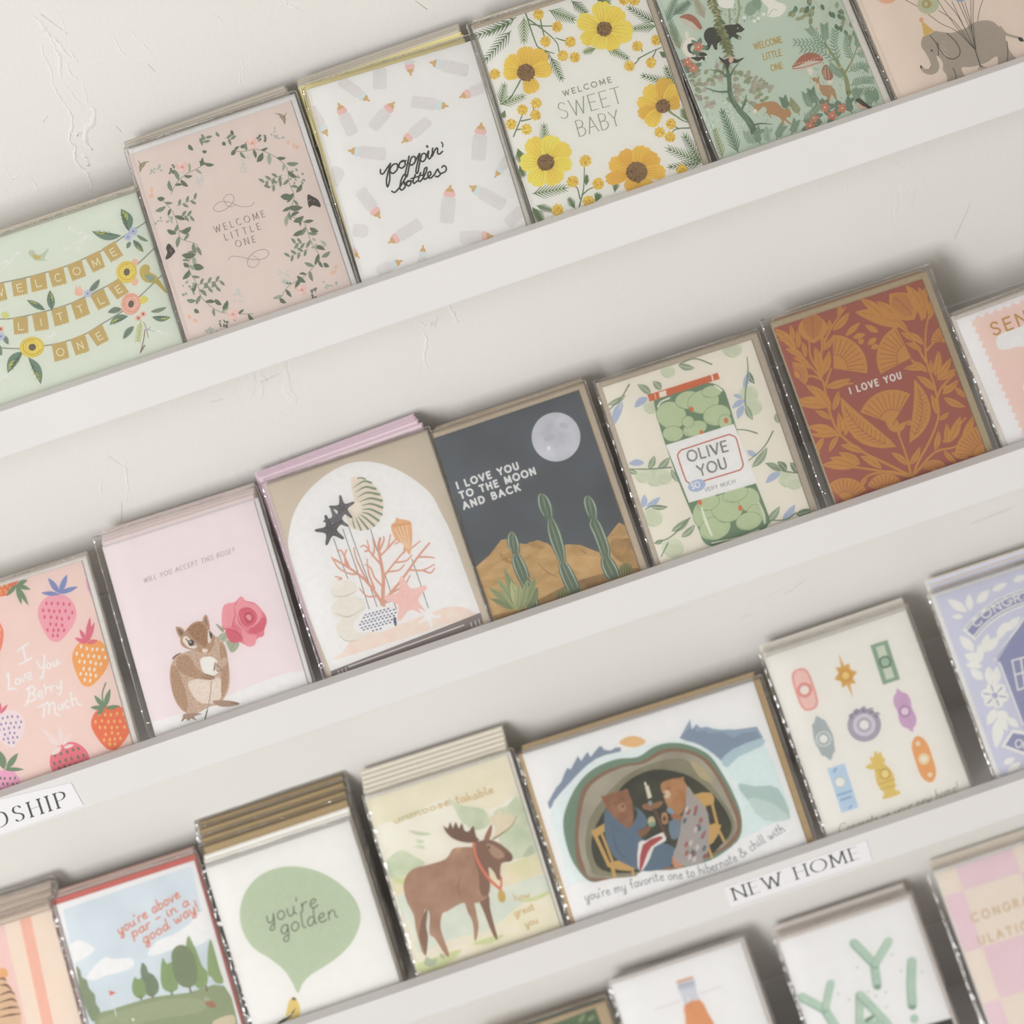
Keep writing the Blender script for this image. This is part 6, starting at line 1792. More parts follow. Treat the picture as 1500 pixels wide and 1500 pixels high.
def art_golf(k):
    a = Art(k, 0, 1220, 4.1667)
    a.begin('printed_sky')
    a.poly([(385, 480), (392, 465), (1155, 205), (1172, 212), (1220, 430), (1440, 1180), (1500, 1500), (640, 1500), (540, 1160)], two_tone('#c3d0d9', '#cfdbe2', 25))
    for pts in ([(430, 690), (480, 655), (560, 690), (575, 720), (520, 760), (440, 790)], [(530, 880), (590, 800), (640, 760), (700, 770), (800, 765), (815, 810), (740, 850), (650, 870), (570, 900)], [(900, 740), (960, 660), (1060, 620), (1150, 560), (1240, 480), (1290, 620), (1200, 690), (1060, 710), (960, 745)]):
        a.begin('printed_cloud'); a.poly(pts, '#e6e6e6', 4)
    GA, GB, GC, GD = '#8ba06f', '#7d8f66', '#849b6d', '#96a67d'
    a.begin('printed_hill')
    a.poly([(585, 1140), (680, 1080), (800, 1040), (950, 1000), (1150, 975), (1370, 935), (1460, 1200), (1520, 1500), (600, 1500)], '#8f9d74', 3)
    a.poly([(600, 1150), (760, 1080), (1000, 1020), (1200, 1010), (1260, 1050), (1200, 1100), (900, 1150), (700, 1250)], '#9aa680', 3)
    a.poly([(1300, 1150), (1420, 1110), (1430, 1180), (1330, 1190)], '#cdbf9f', 3)
    def tree(pts, c):
        a.begin('printed_tree'); a.poly(pts, c, 3)
    tree([(465, 820), (490, 840), (500, 880), (530, 900), (545, 950), (580, 990), (585, 1040), (610, 1080), (600, 1120), (560, 1150), (500, 1000)], '#83916f')
    tree([(820, 880), (845, 895), (870, 880), (900, 920), (890, 990), (850, 1012), (815, 985), (805, 940)], '#86a067')
    tree([(870, 790), (895, 820), (905, 850), (940, 870), (968, 920), (965, 970), (930, 1000), (895, 985), (885, 920), (862, 880), (858, 830)], '#76876a')
    tree([(990, 765), (1020, 800), (1050, 790), (1080, 880), (1085, 950), (1040, 972), (995, 950), (980, 880)], '#86a067')
    tree([(1150, 628), (1180, 680), (1200, 720), (1225, 790), (1240, 820), (1265, 850), (1265, 920), (1230, 950), (1190, 930), (1150, 800), (1135, 690)], '#86a067')
    tree([(1080, 690), (1120, 685), (1160, 710), (1190, 760), (1205, 850), (1195, 920), (1150, 945), (1100, 930), (1065, 880), (1050, 800), (1048, 730)], '#7b8a66')
    tree([(1285, 650), (1310, 720), (1340, 830), (1365, 910), (1320, 918), (1290, 880), (1268, 860), (1268, 720)], '#8ba46c')
    a.begin('printed_trunk')
    for p in ([(860, 1000), (862, 1015)], [(930, 990), (935, 1005)], [(1045, 965), (1050, 985)], [(1155, 935), (1165, 972)], [(1258, 935), (1262, 965)]):
        a.stroke(p, 13, '#7b7860', smooth=0)
    a.begin('printed_flag'); a.stroke([(680, 985), (708, 1118)], 5, '#d5dadb', smooth=0); a.poly([(665, 962), (710, 975), (672, 995)], '#dc6b50')
    a.ell((812, 1140), 9, 8, '#e6e6e0', n=10); a.ell((1285, 1045), 36, 20, '#a97358', 25); a.ell((1262, 1015), 20, 14, '#a9aa9a', 10)
    a.begin('lettering')
    C = '#de7a5c'
    a.text("you're above", [(728, 622), (1100, 392)], 62, C, w=9, style='script', shear=.18)
    a.text('par - in a', [(810, 640), (1155, 440)], 58, C, w=9, style='script', shear=.18)
    a.text('good way!', [(880, 678), (1215, 470)], 62, C, w=9, style='script', shear=.18)
    a.end()


art_golf(C2)


def art_bubble(k):
    a = Art(k, 270, 1110, 3.846)
    a.begin('printed_crease')
    a.begin('printed_bubble')
    a.poly([(640, 1325), (605, 1260), (560, 1195), (480, 1130), (400, 1080), (345, 1010), (315, 920), (320, 820), (360, 730), (430, 660), (520, 622), (620, 612), (740, 635), (850, 690), (940, 770), (985, 850), (990, 930), (950, 1030), (880, 1110), (790, 1175), (710, 1225), (665, 1275)], '#b3c4a4', 4)
    a.begin('printed_goldfinch')
    a.poly([(590, 1370), (610, 1350), (632, 1362), (650, 1400), (650, 1450), (610, 1470), (570, 1475), (575, 1430)], '#dfc166', 3)
    a.poly([(630, 1405), (600, 1440), (550, 1475), (520, 1500), (550, 1495), (600, 1460)], '#54534d', 2); a.ell((618, 1358), 12, 9, '#6b604a', 20, n=10)
    a.stroke([(605, 1440), (570, 1465)], 5, '#d9d4c6')
    a.begin('lettering')
    C = '#5c6558'
    a.text("you're", [(468, 938), (752, 838)], 92, C, w=6.5, style='script', shear=.15)
    a.text('golden', [(545, 1000), (862, 900)], 94, C, w=6.5, style='script', shear=.15)
    a.end()


art_bubble(C3)


def art_moose(k):
    a = Art(k, 510, 1050, 3.846)
    a.begin('printed_mountain')
    a.poly([(105, 470), (895, 205), (975, 400), (940, 470), (820, 500), (700, 510), (560, 460), (500, 480), (300, 570), (150, 640)], two_tone('#dcd6ba', '#e3dcc6', 40), 2)
    a.poly([(150, 620), (280, 590), (380, 530), (470, 490), (560, 458), (640, 520), (760, 520), (860, 500), (960, 440), (1030, 700), (1060, 780), (860, 830), (400, 820), (220, 820)], two_tone('#e2dccb', '#e9e2d4', 60), 2)
    GA = two_tone('#b9c6a6', '#cbd3b6', 70)
    for pts in ([(560, 458), (640, 500), (760, 520), (800, 600), (720, 640), (640, 590), (600, 520)], [(820, 540), (900, 500), (965, 450), (1040, 690), (1060, 770), (900, 800), (850, 700)], [(270, 580), (350, 540), (420, 520), (360, 570)], [(340, 640), (420, 650), (470, 660), (400, 670)], [(380, 690), (430, 700), (400, 715)], [(370, 730), (420, 725), (430, 745)], [(215, 820), (260, 770), (310, 752), (380, 790), (430, 830), (300, 900), (240, 910)]):
        a.poly(pts, GA, 3)
    a.begin('printed_shore')
    a.poly([(240, 920), (500, 860), (900, 830), (1070, 770), (1100, 870), (900, 950), (500, 980), (270, 1000)], two_tone('#d5d1a6', '#e3d6bc', 60), 2)
    a.poly([(280, 1010), (600, 970), (900, 950), (1100, 890), (1140, 990), (980, 1060), (800, 1190), (560, 1260), (400, 1330), (350, 1200)], two_tone('#c9d3c6', '#d9dccb', 50), 2)
    a.poly([(940, 1080), (1060, 1020), (1140, 985), (1200, 1170), (900, 1270), (600, 1360), (390, 1450), (380, 1380), (560, 1310), (760, 1230)], two_tone('#dcd8b8', '#e9dcc8', 50), 2)
    for pts in ([(960, 1040), (1060, 1010), (1140, 975), (1130, 1000), (1040, 1040)], [(700, 1280), (800, 1240), (880, 1230), (800, 1280)], [(250, 905), (330, 920), (290, 945)], [(380, 1400), (500, 1350), (640, 1310), (560, 1390), (420, 1440)]):
        a.poly(pts, '#c6cf96', 3)
    a.poly([(430, 1400), (440, 1350), (470, 1370), (500, 1360), (490, 1400)], '#a9b39a', 2); a.poly([(520, 1330), (540, 1345), (545, 1365), (520, 1355)], '#a9b39a', 2)
    a.poly([(980, 790), (1030, 720), (1050, 770)], '#b5bfa4', 2)
    M1, M2, M3 = two_tone('#a4795f', '#b38a70', 60), '#8a6552', '#7b5b4b'
    a.begin('printed_moose')
    a.poly([(420, 1120), (448, 1080), (440, 1180), (450, 1240), (440, 1340), (425, 1330), (400, 1240), (385, 1180)], M2, 3)
    a.poly([(730, 1010), (790, 1000), (800, 1080), (822, 1170), (842, 1245), (828, 1250), (795, 1180), (765, 1100)], M2, 3)
    a.poly([(312, 960), (325, 900), (370, 855), (460, 832), (550, 800), (590, 745), (640, 735), (700, 735), (760, 760), (790, 850), (800, 960), (780, 1020), (720, 1050), (640, 1050), (560, 1095), (530, 1110), (520, 1180), (535, 1240), (570, 1340), (550, 1345), (490, 1250), (458, 1220), (460, 1120), (440, 1080), (415, 1140), (400, 1240), (435, 1335), (415, 1320), (382, 1200), (370, 1120), (330, 1040)], M1, 3)
    a.poly([(655, 1020), (705, 1040), (725, 1120), (735, 1180), (722, 1255), (712, 1255), (702, 1160), (670, 1090)], M1, 3)
    a.poly([(700, 720), (740, 700), (790, 690), (850, 712), (905, 755), (928, 790), (920, 812), (895, 818), (862, 830), (858, 890), (865, 920), (840, 915), (825, 880), (790, 850), (800, 960), (780, 1010), (745, 990), (735, 880), (715, 820)], M2, 3)
    a.poly([(780, 715), (830, 730), (880, 775), (860, 800), (820, 790), (795, 755)], '#b08b70', 3)
    a.poly([(890, 770), (912, 765), (928, 790), (918, 812), (895, 815)], M3, 3); a.ell((793, 735), 7, 9, '#5f4a40', n=8)
    a.poly([(765, 690), (785, 640), (808, 605), (810, 640), (795, 690)], '#9b6f50', 3)
    a.poly([(590, 770), (615, 740), (640, 735), (625, 760)], '#c29468', 2)
    for p in ([(650, 870), (620, 950), (640, 1040)], [(690, 860), (720, 900)]):
        a.stroke(p, 5, M3, taper=(.2, .8, .2))
    a.begin('printed_antler')
    a.poly([(740, 695), (700, 710), (640, 705), (580, 680), (545, 640), (538, 612), (560, 630), (575, 592), (590, 630), (605, 590), (625, 630), (640, 595), (655, 640), (680, 645), (705, 612), (715, 650), (725, 680)], M3, 2)
    a.poly([(815, 690), (860, 660), (900, 640), (940, 600), (955, 540), (930, 570), (915, 530), (905, 560), (880, 520), (875, 550), (845, 515), (845, 545), (800, 560), (790, 590), (815, 605), (830, 640)], '#d9cdb0', 2)
    a.stroke([(815, 690), (870, 655), (920, 615), (950, 560)], 8, M2, taper=(1, .4))
    a.begin('printed_medal')
    a.stroke([(708, 712), (718, 780), (750, 850), (800, 920), (858, 972)], 16, '#de7558'); a.stroke([(862, 905), (862, 950), (855, 975)], 12, '#de7558')
    a.ell((865, 1012), 22, 36, '#c9a352', -8)
    a.begin('lettering')
    C = '#cdb07a'
    a.text('unmoose', [(262, 602), (420, 545), (575, 492)], 40, C, w=7, style='script')
    a.text('takable', [(610, 488), (720, 462), (820, 425)], 44, C, w=8, style='script')
    a.text('how', [(940, 1040), (1025, 1015)], 40, C, w=7, style='script'); a.text('great', [(940, 1125), (1050, 1085)], 40, C, w=7, style='script'); a.text('you', [(1000, 1185), (1070, 1160)], 40, C, w=7, style='script')
    a.end()


art_moose(C4)


def art_bears(k):
    a = Art(k, 750, 980, 3.261)
    BG, SL, TL = '#7f8fa6', '#8ea3b8', '#cfdfe2'
    a.begin('printed_mountain')
    a.poly([(170, 640), (260, 480), (350, 360), (440, 372), (520, 375), (520, 395), (400, 440), (300, 520), (180, 670)], '#8190a6', 0)
    for pts in ([(200, 580), (250, 470), (300, 400), (350, 355), (420, 365), (375, 420), (360, 395), (330, 440), (315, 415), (280, 480), (262, 470), (235, 540)], [(430, 370), (500, 372), (470, 390), (440, 385)]):
        a.poly(pts, '#dfe6ea', 0)
    a.begin('printed_mountain')
    a.poly([(800, 330), (850, 240), (900, 255), (960, 270), (1060, 290), (1170, 275), (1200, 330), (1050, 400), (1000, 440), (920, 380)], SL, 0)
    a.poly([(800, 330), (870, 258), (880, 300), (920, 290), (940, 310), (1000, 300), (1060, 330), (1100, 305), (1170, 300), (1190, 330), (1060, 395), (990, 430), (920, 375)], '#8294aa', 0)
    a.poly([(850, 240), (900, 252), (960, 268), (1060, 288), (1000, 290), (960, 285), (930, 275), (900, 280), (880, 262), (860, 290)], '#dde6ea', 0)
    a.begin('printed_sun'); a.poly([(512, 355), (540, 328), (580, 320), (620, 330), (638, 352), (580, 375)], '#e2b273', 3)
    a.begin('printed_snowfield')
    a.poly([(180, 680), (280, 540), (400, 430), (540, 390), (680, 355), (800, 340), (900, 365), (1000, 440), (1060, 540), (1110, 650), (1100, 790), (1040, 880), (700, 1000), (330, 1060), (270, 1040), (230, 860)], '#d8e3e8', 3)
    a.poly([(1000, 450), (1060, 400), (1195, 340), (1290, 560), (1330, 720), (1180, 800), (1090, 850), (1110, 700), (1070, 540)], '#cfe0e0', 2)
    a.poly([(1000, 440), (1050, 385), (1190, 330), (1200, 365), (1080, 420), (1030, 470)], '#a9c3cb', 2)
    a.poly([(1080, 550), (1160, 560), (1270, 570), (1330, 715), (1240, 700), (1130, 630)], '#a9c2bd', 3); a.poly([(1130, 620), (1240, 640), (1325, 715), (1200, 720)], '#bccfcb', 3)
    a.begin('printed_cave')
    a.poly([(255, 820), (245, 720), (275, 620), (330, 530), (400, 470), (500, 430), (600, 420), (680, 370), (760, 352), (850, 365), (940, 410), (1000, 490), (1060, 600), (1095, 700), (1090, 800), (1020, 870), (900, 930), (600, 990), (480, 1000), (400, 1018), (350, 1000), (290, 920)], '#6f8b74', 4)
    a.poly([(300, 820), (310, 680), (340, 570), (420, 500), (520, 460), (620, 440), (720, 385), (830, 385), (930, 430), (1000, 520), (1060, 640), (1092, 720), (1080, 800), (1000, 870), (800, 950), (480, 1000), (390, 1015), (320, 950)], '#8f6a52', 4)
    a.poly([(318, 820), (330, 690), (360, 580), (430, 515), (530, 470), (630, 452), (730, 400), (830, 400), (915, 440), (985, 530), (1045, 650), (1075, 740), (1055, 800), (970, 870), (700, 960), (400, 1000), (345, 940)], two_tone('#968f7e', '#a9a28c', 40), 4)
    a.poly([(350, 840), (370, 720), (450, 600), (560, 500), (700, 440), (820, 430), (900, 500), (980, 590), (1060, 720), (1050, 800), (960, 860), (700, 960), (420, 990), (370, 930)], two_tone('#7d7a62', '#8f8a6c', 50), 4)
    a.poly([(380, 860), (400, 750), (480, 620), (560, 530), (680, 480), (820, 500), (920, 560), (1010, 660), (1050, 760), (1000, 840), (900, 910), (600, 970), (430, 960)], two_tone('#3c3e35', '#4a4b3d', 50), 4)
    a.poly([(850, 440), (910, 470), (960, 540), (900, 520)], '#b3a57c', 3)
    a.begin('printed_snow_front'); a.poly([(260, 1040), (400, 1018), (480, 1000), (590, 990), (620, 965), (760, 960), (860, 940), (970, 920), (1040, 860), (1100, 810), (1330, 715), (1420, 830), (300, 1210)], '#e6e5ea', 2)
    Y = '#c99d54'
    def line(p, w=17, c=Y): a.stroke(p, w, c, smooth=0)
    a.begin('printed_chair')
    a.poly([(378, 775), (440, 738), (450, 770), (395, 810)], Y); line([(400, 800), (460, 930)]); line([(430, 790), (480, 920)], 12); a.poly([(455, 930), (540, 910), (600, 940), (560, 965), (470, 950)], Y, 2); line([(480, 950), (490, 990)]); line([(575, 960), (580, 985)], 12)
    a.begin('printed_chair')
    a.poly([(870, 600), (950, 590), (965, 640), (910, 655), (880, 640)], Y, 2); line([(915, 650), (940, 760)]); line([(955, 640), (985, 760)], 13); a.poly([(930, 750), (1000, 745), (960, 830), (925, 835)], Y, 2); line([(985, 765), (1015, 825)], 13); line([(930, 830), (955, 900)], 13)
    a.begin('printed_bear')
    BR = two_tone('#8f5f43', '#a06d4c', 120)
    a.poly([(430, 620), (425, 605), (445, 605), (480, 590), (530, 580), (550, 572), (560, 600), (575, 640), (580, 700), (570, 760), (520, 750), (470, 710), (450, 660)], BR, 3)
    a.poly([(505, 652), (532, 640), (545, 665), (528, 682), (508, 672)], '#ae805f', 3); a.ell((530, 655), 7, 5, '#3f3833', n=8); a.ell((492, 640), 4, 4, '#3f3833', n=6); a.ell((532, 622), 4, 4, '#3f3833', n=6)
    a.poly([(590, 790), (650, 750), (660, 770), (610, 810)], '#8f5f43', 2)
    a.begin('printed_blanket')
    a.poly([(440, 720), (450, 670), (500, 720), (560, 760), (600, 690), (580, 660), (620, 680), (650, 740), (600, 780), (640, 820), (720, 830), (780, 860), (770, 930), (700, 960), (620, 965), (560, 940), (490, 900), (450, 820)], '#5d7489', 3)
    for p in ([(480, 760), (500, 860), (560, 920)], [(540, 790), (600, 830)], [(460, 730), (520, 780)]):
        a.stroke(p, 6, '#4d6276', taper=(.3, 1, .3))
    a.poly([(605, 830), (640, 820), (720, 780), (735, 820), (680, 850), (660, 900), (625, 960), (600, 945)], '#e0dcd6', 2); a.poly([(625, 840), (700, 800), (720, 810), (665, 850), (640, 900), (618, 960), (608, 945)], '#b5494c', 2)
    a.begin('printed_bear')
    a.poly([(715, 545), (760, 525), (800, 520), (820, 515), (822, 535), (840, 570), (830, 640), (810, 690), (770, 690), (735, 640), (722, 600), (712, 575)], two_tone('#ad7444', '#bd8656', 120), 3)
    a.poly([(722, 590), (742, 578), (758, 598), (745, 618), (728, 612)], '#d3b795', 3); a.ell((727, 598), 6, 5, '#3f3833', n=8); a.ell((748, 570), 4, 4, '#3f3833', n=6)
    a.poly([(760, 690), (810, 700), (820, 740), (770, 720)], '#a86c44', 2); a.poly([(770, 890), (800, 900), (820, 940), (780, 950), (765, 920)], '#cf8a60', 2)
    a.begin('printed_shawl')
    a.poly([(835, 560), (870, 600), (920, 660), (940, 720), (930, 900), (850, 940), (800, 930), (770, 890), (790, 830), (810, 720), (830, 650)], '#a59c98', 3)
    rnd = random.Random(2)
    for i in range(26):
        x, y = rnd.uniform(815, 925), rnd.uniform(620, 910)
        a.ell((x, y), 9, 16, rnd.choice(('#9c5752', '#5d6f7c', '#8fa0a2', '#a3655c', '#c2bbb4')), 20, n=8)
    a.begin('printed_table')
    a.poly([(640, 660), (680, 640), (720, 630), (710, 655), (660, 678)], '#9a6a48', 2); a.stroke([(680, 670), (710, 740), (740, 800)], 14, '#6b4d3a'); a.poly([(620, 650), (650, 640), (655, 670), (630, 672)], '#9a6a48')
    a.poly([(650, 715), (675, 705), (685, 745), (655, 752)], '#c9b98a', 2); a.poly([(655, 735), (680, 730), (683, 748), (656, 752)], '#7fa08a', 2)
    a.poly([(715, 690), (740, 688), (745, 735), (718, 738)], '#b5825a', 2); a.ell((728, 715), 9, 12, '#6b4a35', n=10)
    a.poly([(750, 730), (800, 720), (800, 800), (760, 810)], '#6f8494', 2); a.poly([(745, 660), (775, 680), (765, 695), (740, 680)], '#7f97a6', 2)
    a.begin('printed_candle'); a.poly([(635, 560), (652, 556), (668, 612), (650, 620)], '#dcd6bd'); a.leaf((641, 560), (634, 538), 11, '#f0e0a8'); a.ell((660, 640), 10, 12, '#8a9a92')
    a.begin('lettering')
    C = '#8f9298'
    a.text("you're my favorite one to hibernate & chill with", [(352, 1108), (520, 1062), (700, 1012), (830, 1000), (960, 965), (1080, 915), (1190, 840), (1305, 775)], 44, C, w=5, style='script')
    a.end()


art_bears(C5)


def art_doorbells(k):
    a = Art(k, 1100, 860, 3.947)
    W_ = '#e5e1da'
    def ring(c, r, col, inner=W_, f=.55):
        a.ell(c, r, r, col, n=20); a.ell(c, r * f, r * f, inner, n=16)
    a.begin('printed_doorbell')
    def plate(c, w, h, rot, pts, col, sm=4):
        t = math.radians(rot)
        a.poly([(c[0] + x * w / 2 * math.cos(t) - y * h / 2 * math.sin(t), c[1] + x * w / 2 * math.sin(t) + y * h / 2 * math.cos(t)) for x, y in pts], col, sm)
    R = -18
    plate((312, 592), 110, 252, R, [(-.7, -.9), (0, -1), (.7, -.9), (1, -.5), (1, .5), (.7, .9), (0, 1), (-.7, .9), (-1, .5), (-1, -.5)], '#e59a90')
    plate((312, 592), 86, 228, R, [(-.7, -.9), (0, -1), (.7, -.9), (1, -.5), (1, .5), (.7, .9), (0, 1), (-.7, .9), (-1, .5), (-1, -.5)], '#eebdb4')
    ring((310, 595), 44, '#e08c82', '#efe0d8', .6)
    a.begin('printed_doorbell')
    plate((548, 512), 140, 270, R, [(0, -1), (.14, -.42), (.6, -.46), (.5, -.2), (1, 0), (.5, .18), (.6, .45), (.14, .4), (0, 1), (-.14, .4), (-.6, .45), (-.5, .18), (-1, 0), (-.5, -.2), (-.6, -.46), (-.14, -.42)], '#d9a64c', 0)
    ring((548, 512), 42, '#d39c40', '#e6c56e', .5)
    a.begin('printed_doorbell')
    plate((776, 435), 104, 240, R, [(-1, -1), (1, -1), (1, 1), (-1, 1)], '#86a68b', 0)
    for o in (-.55, .55):
        t = math.radians(R)
        c = (776 - o * 120 * math.sin(t), 435 + o * 120 * math.cos(t))
        plate(c, 50, 66, R, [(-1, -1), (1, -1), (1, 1), (-1, 1)], '#c9d2bf', 0)
    ring((776, 433), 36, '#5f8068', '#a3bca3', .72)
    a.begin('printed_doorbell')
    plate((420, 873), 112, 270, R, [(0, -1), (.45, -.8), (.7, -.7), (.85, -.4), (1, 0), (.85, .4), (.7, .7), (.45, .75), (0, 1), (-.45, .75), (-.7, .7), (-.85, .4), (-1, 0), (-.85, -.4), (-.7, -.7), (-.45, -.75)], '#a5b0b2')
    ring((420, 878), 44, '#dfe2dc', '#a5b0b2', .88); a.ell((420, 878), 24, 24, '#ece8dc')
    a.begin('printed_doorbell')
    ring((655, 797), 98, '#a79fb2', '#cfc8d3', .68); a.ell((655, 797), 44, 44, '#b3abbd'); a.ell((655, 797), 27, 27, '#e6e1dc')
    a.text('PRESS', [(585, 765), (620, 728), (660, 718), (700, 728), (728, 755)], 26, '#6f6880', w=5, track=.1)
    a.begin('printed_doorbell')
    plate((890, 712), 100, 268, R, [(-.1, -1), (.35, -.78), (.8, -.65), (1, -.35), (.85, 0), (1, .4), (.75, .7), (.3, .85), (.1, 1), (-.35, .78), (-.8, .65), (-1, .35), (-.85, 0), (-1, -.4), (-.75, -.7), (-.3, -.85)], '#caa0c6')
    ring((890, 718), 36, '#b389b5', '#e3cadd', .62)
    a.begin('printed_doorbell')
    plate((1000, 995), 100, 280, R, [(0, -1), (.6, -.86), (.95, -.55), (1, 0), (.95, .55), (.6, .86), (0, 1), (-.6, .86), (-.95, .55), (-1, 0), (-.95, -.55), (-.6, -.86)], '#e9a05c')
    a.ell((1000, 993), 34, 34, '#efc898'); a.ell((1000, 993), 20, 20, '#f1e0c6'); a.ell((966, 905), 14, 14, '#f1d3b0'); a.ell((1035, 1085), 14, 14, '#f1d3b0')
    a.begin('printed_doorbell')
    plate((532, 1162), 104, 268, R, [(-1, -1), (1, -1), (1, 1), (-1, 1)], '#b0cbe2', 0)
    a.ell((515, 1128), 32, 32, '#c2bcae'); a.ell((515, 1128), 27, 27, '#ece8dc')
    for p in ([(480, 1070), (492, 1050)], [(498, 1205), (580, 1178)], [(520, 1232), (580, 1212)], [(570, 1280), (582, 1262)]):
        a.stroke(p, 9, '#7d9fc2', smooth=0)
    a.begin('printed_doorbell')
    plate((778, 1110), 118, 215, R, [(-.6, -.75), (.4, -.75), (.85, -.2), (.8, .3), (.6, .7), (.9, .82), (.85, 1), (-.75, 1), (-.8, .85), (-.55, .7), (-.9, .2), (-.85, -.3)], '#dcbf5c', 3)
    for dx, dy in ((-78, 20), (-50, -40), (-20, -75), (10, -70), (35, -35), (40, 10)):
        a.leaf((738, 1035), (738 + dx, 1020 + dy), 36, '#dcbf5c')
    ring((775, 1080), 34, '#c9a94c', '#e6d080', .65)
    for p in ([(740, 1140), (830, 1110)], [(750, 1170), (840, 1145)], [(725, 1060), (745, 1055)]):
        a.stroke(p, 5, '#c2a24a', smooth=0)
    a.begin('lettering')
    a.text('Congrats on your new home!', [(512, 1432), (772, 1349), (1012, 1256), (1200, 1182)], 58, '#9a9382', w=4.5, style='script', shear=.25)
    a.end()


art_doorbells(C6)


def art_house(k):
    a = Art(k, 1330, 780, 3.571)
    W_, D, M_ = '#e6e3dc', '#8f93bb', '#a9add0'
    for b, t, w in [((310, 415), (205, 350), 46), ((325, 410), (318, 320), 40), ((360, 370), (425, 300), 46), ((290, 440), (228, 440), 26), ((440, 305), (520, 265), 34), ((550, 255), (620, 225), 34), ((345, 620), (270, 540), 50), ((390, 670), (295, 640), 56), ((390, 700), (300, 690), 36), ((395, 770), (325, 715), 46), ((395, 620), (420, 530), 46), ((395, 625), (480, 545), 50), ((470, 560), (515, 465), 46), ((500, 520), (590, 440), 44), ((420, 700), (430, 800), 46), ((460, 800), (465, 700), 46), ((385, 670), (370, 580), 36), ((460, 920), (415, 1010), 46), ((470, 935), (530, 980), 46), ((480, 960), (460, 1130), 60), ((470, 930), (520, 1040), 44), ((520, 970), (580, 1020), 40), ((500, 1210), (560, 1180), 34), ((520, 1260), (590, 1200), 40), ((560, 1290), (620, 1220), 40)]:
        a.begin('printed_leaf'); a.leaf(b, t, w, W_)
    a.begin('printed_banner')
    arcp = [(285, 510), (330, 455), (390, 400), (460, 350), (540, 315), (620, 290), (720, 275)]
    low = [(350, 565), (400, 505), (460, 455), (530, 415), (610, 385), (720, 365)]
    a.poly(arcp + low[::-1], W_)
    def shift(p, q, f): return [(x + (q[min(i, len(q) - 1)][0] - x) * f, y + (q[min(i, len(q) - 1)][1] - y) * f) for i, (x, y) in enumerate(p)]
    def rib(f0, f1, col):
        lp = catmull(low, False, 6)
        up = catmull(arcp, False, 5)
        n = min(len(lp), len(up))
        U_ = [up[int(i * (len(up) - 1) / (n - 1))] for i in range(n)]; L_ = [lp[int(i * (len(lp) - 1) / (n - 1))] for i in range(n)]
        A_ = [(u[0] + (l[0] - u[0]) * f0, u[1] + (l[1] - u[1]) * f0) for u, l in zip(U_, L_)]
        B_ = [(u[0] + (l[0] - u[0]) * f1, u[1] + (l[1] - u[1]) * f1) for u, l in zip(U_, L_)]
        a.poly(A_[1:] + B_[::-1][:-1], col)
    rib(.1, .9, D); rib(.16, .84, W_); rib(.26, .74, D)
    a.begin('lettering')
    a.text('CONGRATULATIONS', [(362, 497), (400, 455), (460, 415), (530, 378), (610, 350), (720, 335), (900, 345), (1080, 430)], 40, W_, w=8, track=.05)
    a.begin('printed_house')
    a.poly([(470, 665), (620, 440), (900, 640), (1000, 1000), (610, 1030)], D)
    a.stroke([(450, 670), (607, 450)], 9, W_, smooth=0); a.stroke([(462, 655), (607, 470)], 5, D, smooth=0); a.stroke([(480, 680), (605, 1010)], 9, W_, smooth=0)
    for p in ([(545, 670), (620, 650)], [(545, 670), (575, 825)], [(575, 825), (640, 800)], [(560, 745), (640, 720)], [(590, 660), (612, 810)]):
        a.stroke(p, 9, W_, smooth=0)
    a.begin('printed_flower')
    for i in range(6):
        t = math.radians(60 * i + 10)
        a.ell((455 + 44 * math.cos(t), 852 + 42 * math.sin(t)), 30, 28, W_, n=14); 
    for i in range(6):
        t = math.radians(60 * i + 10)
        a.stroke([(455 + 26 * math.cos(t), 852 + 26 * math.sin(t)), (455 + 60 * math.cos(t), 852 + 56 * math.sin(t))], 6, D, smooth=0, hold=i > 0)
    a.ell((455, 852), 16, 16, M_)
    a.begin('printed_banner')
    a.poly([(485, 1120), (545, 1030), (700, 1050), (700, 1180), (607, 1165)], W_); a.poly([(510, 1112), (550, 1050), (700, 1072), (700, 1160), (600, 1145)], D); a.poly([(530, 1105), (558, 1065), (700, 1085), (700, 1148), (600, 1135)], D)
    a.stroke([(500, 1118), (548, 1042), (700, 1062)], 4, '#ffffff', smooth=0)
    a.begin('lettering')
    a.text('ON YOUR NEW HOME', [(560, 1122), (700, 1140), (1000, 1080), (1100, 1020)], 40, W_, w=8)
    a.end()


art_house(C7)


def art_green(k):
    a = Art(k, 680, 1340, 3.3333)
    a.begin('printed_picture')
    a.poly([(400, 545), (640, 455), (700, 620), (800, 1100), (500, 1150), (300, 600)], two_tone('#4d6349', '#5f7553', 40))
    a.begin('printed_branch')
    a.leaf((560, 530), (590, 480), 22, '#7d9468'); a.leaf((600, 520), (640, 490), 22, '#7d9468')
    a.end()


art_green(D1)


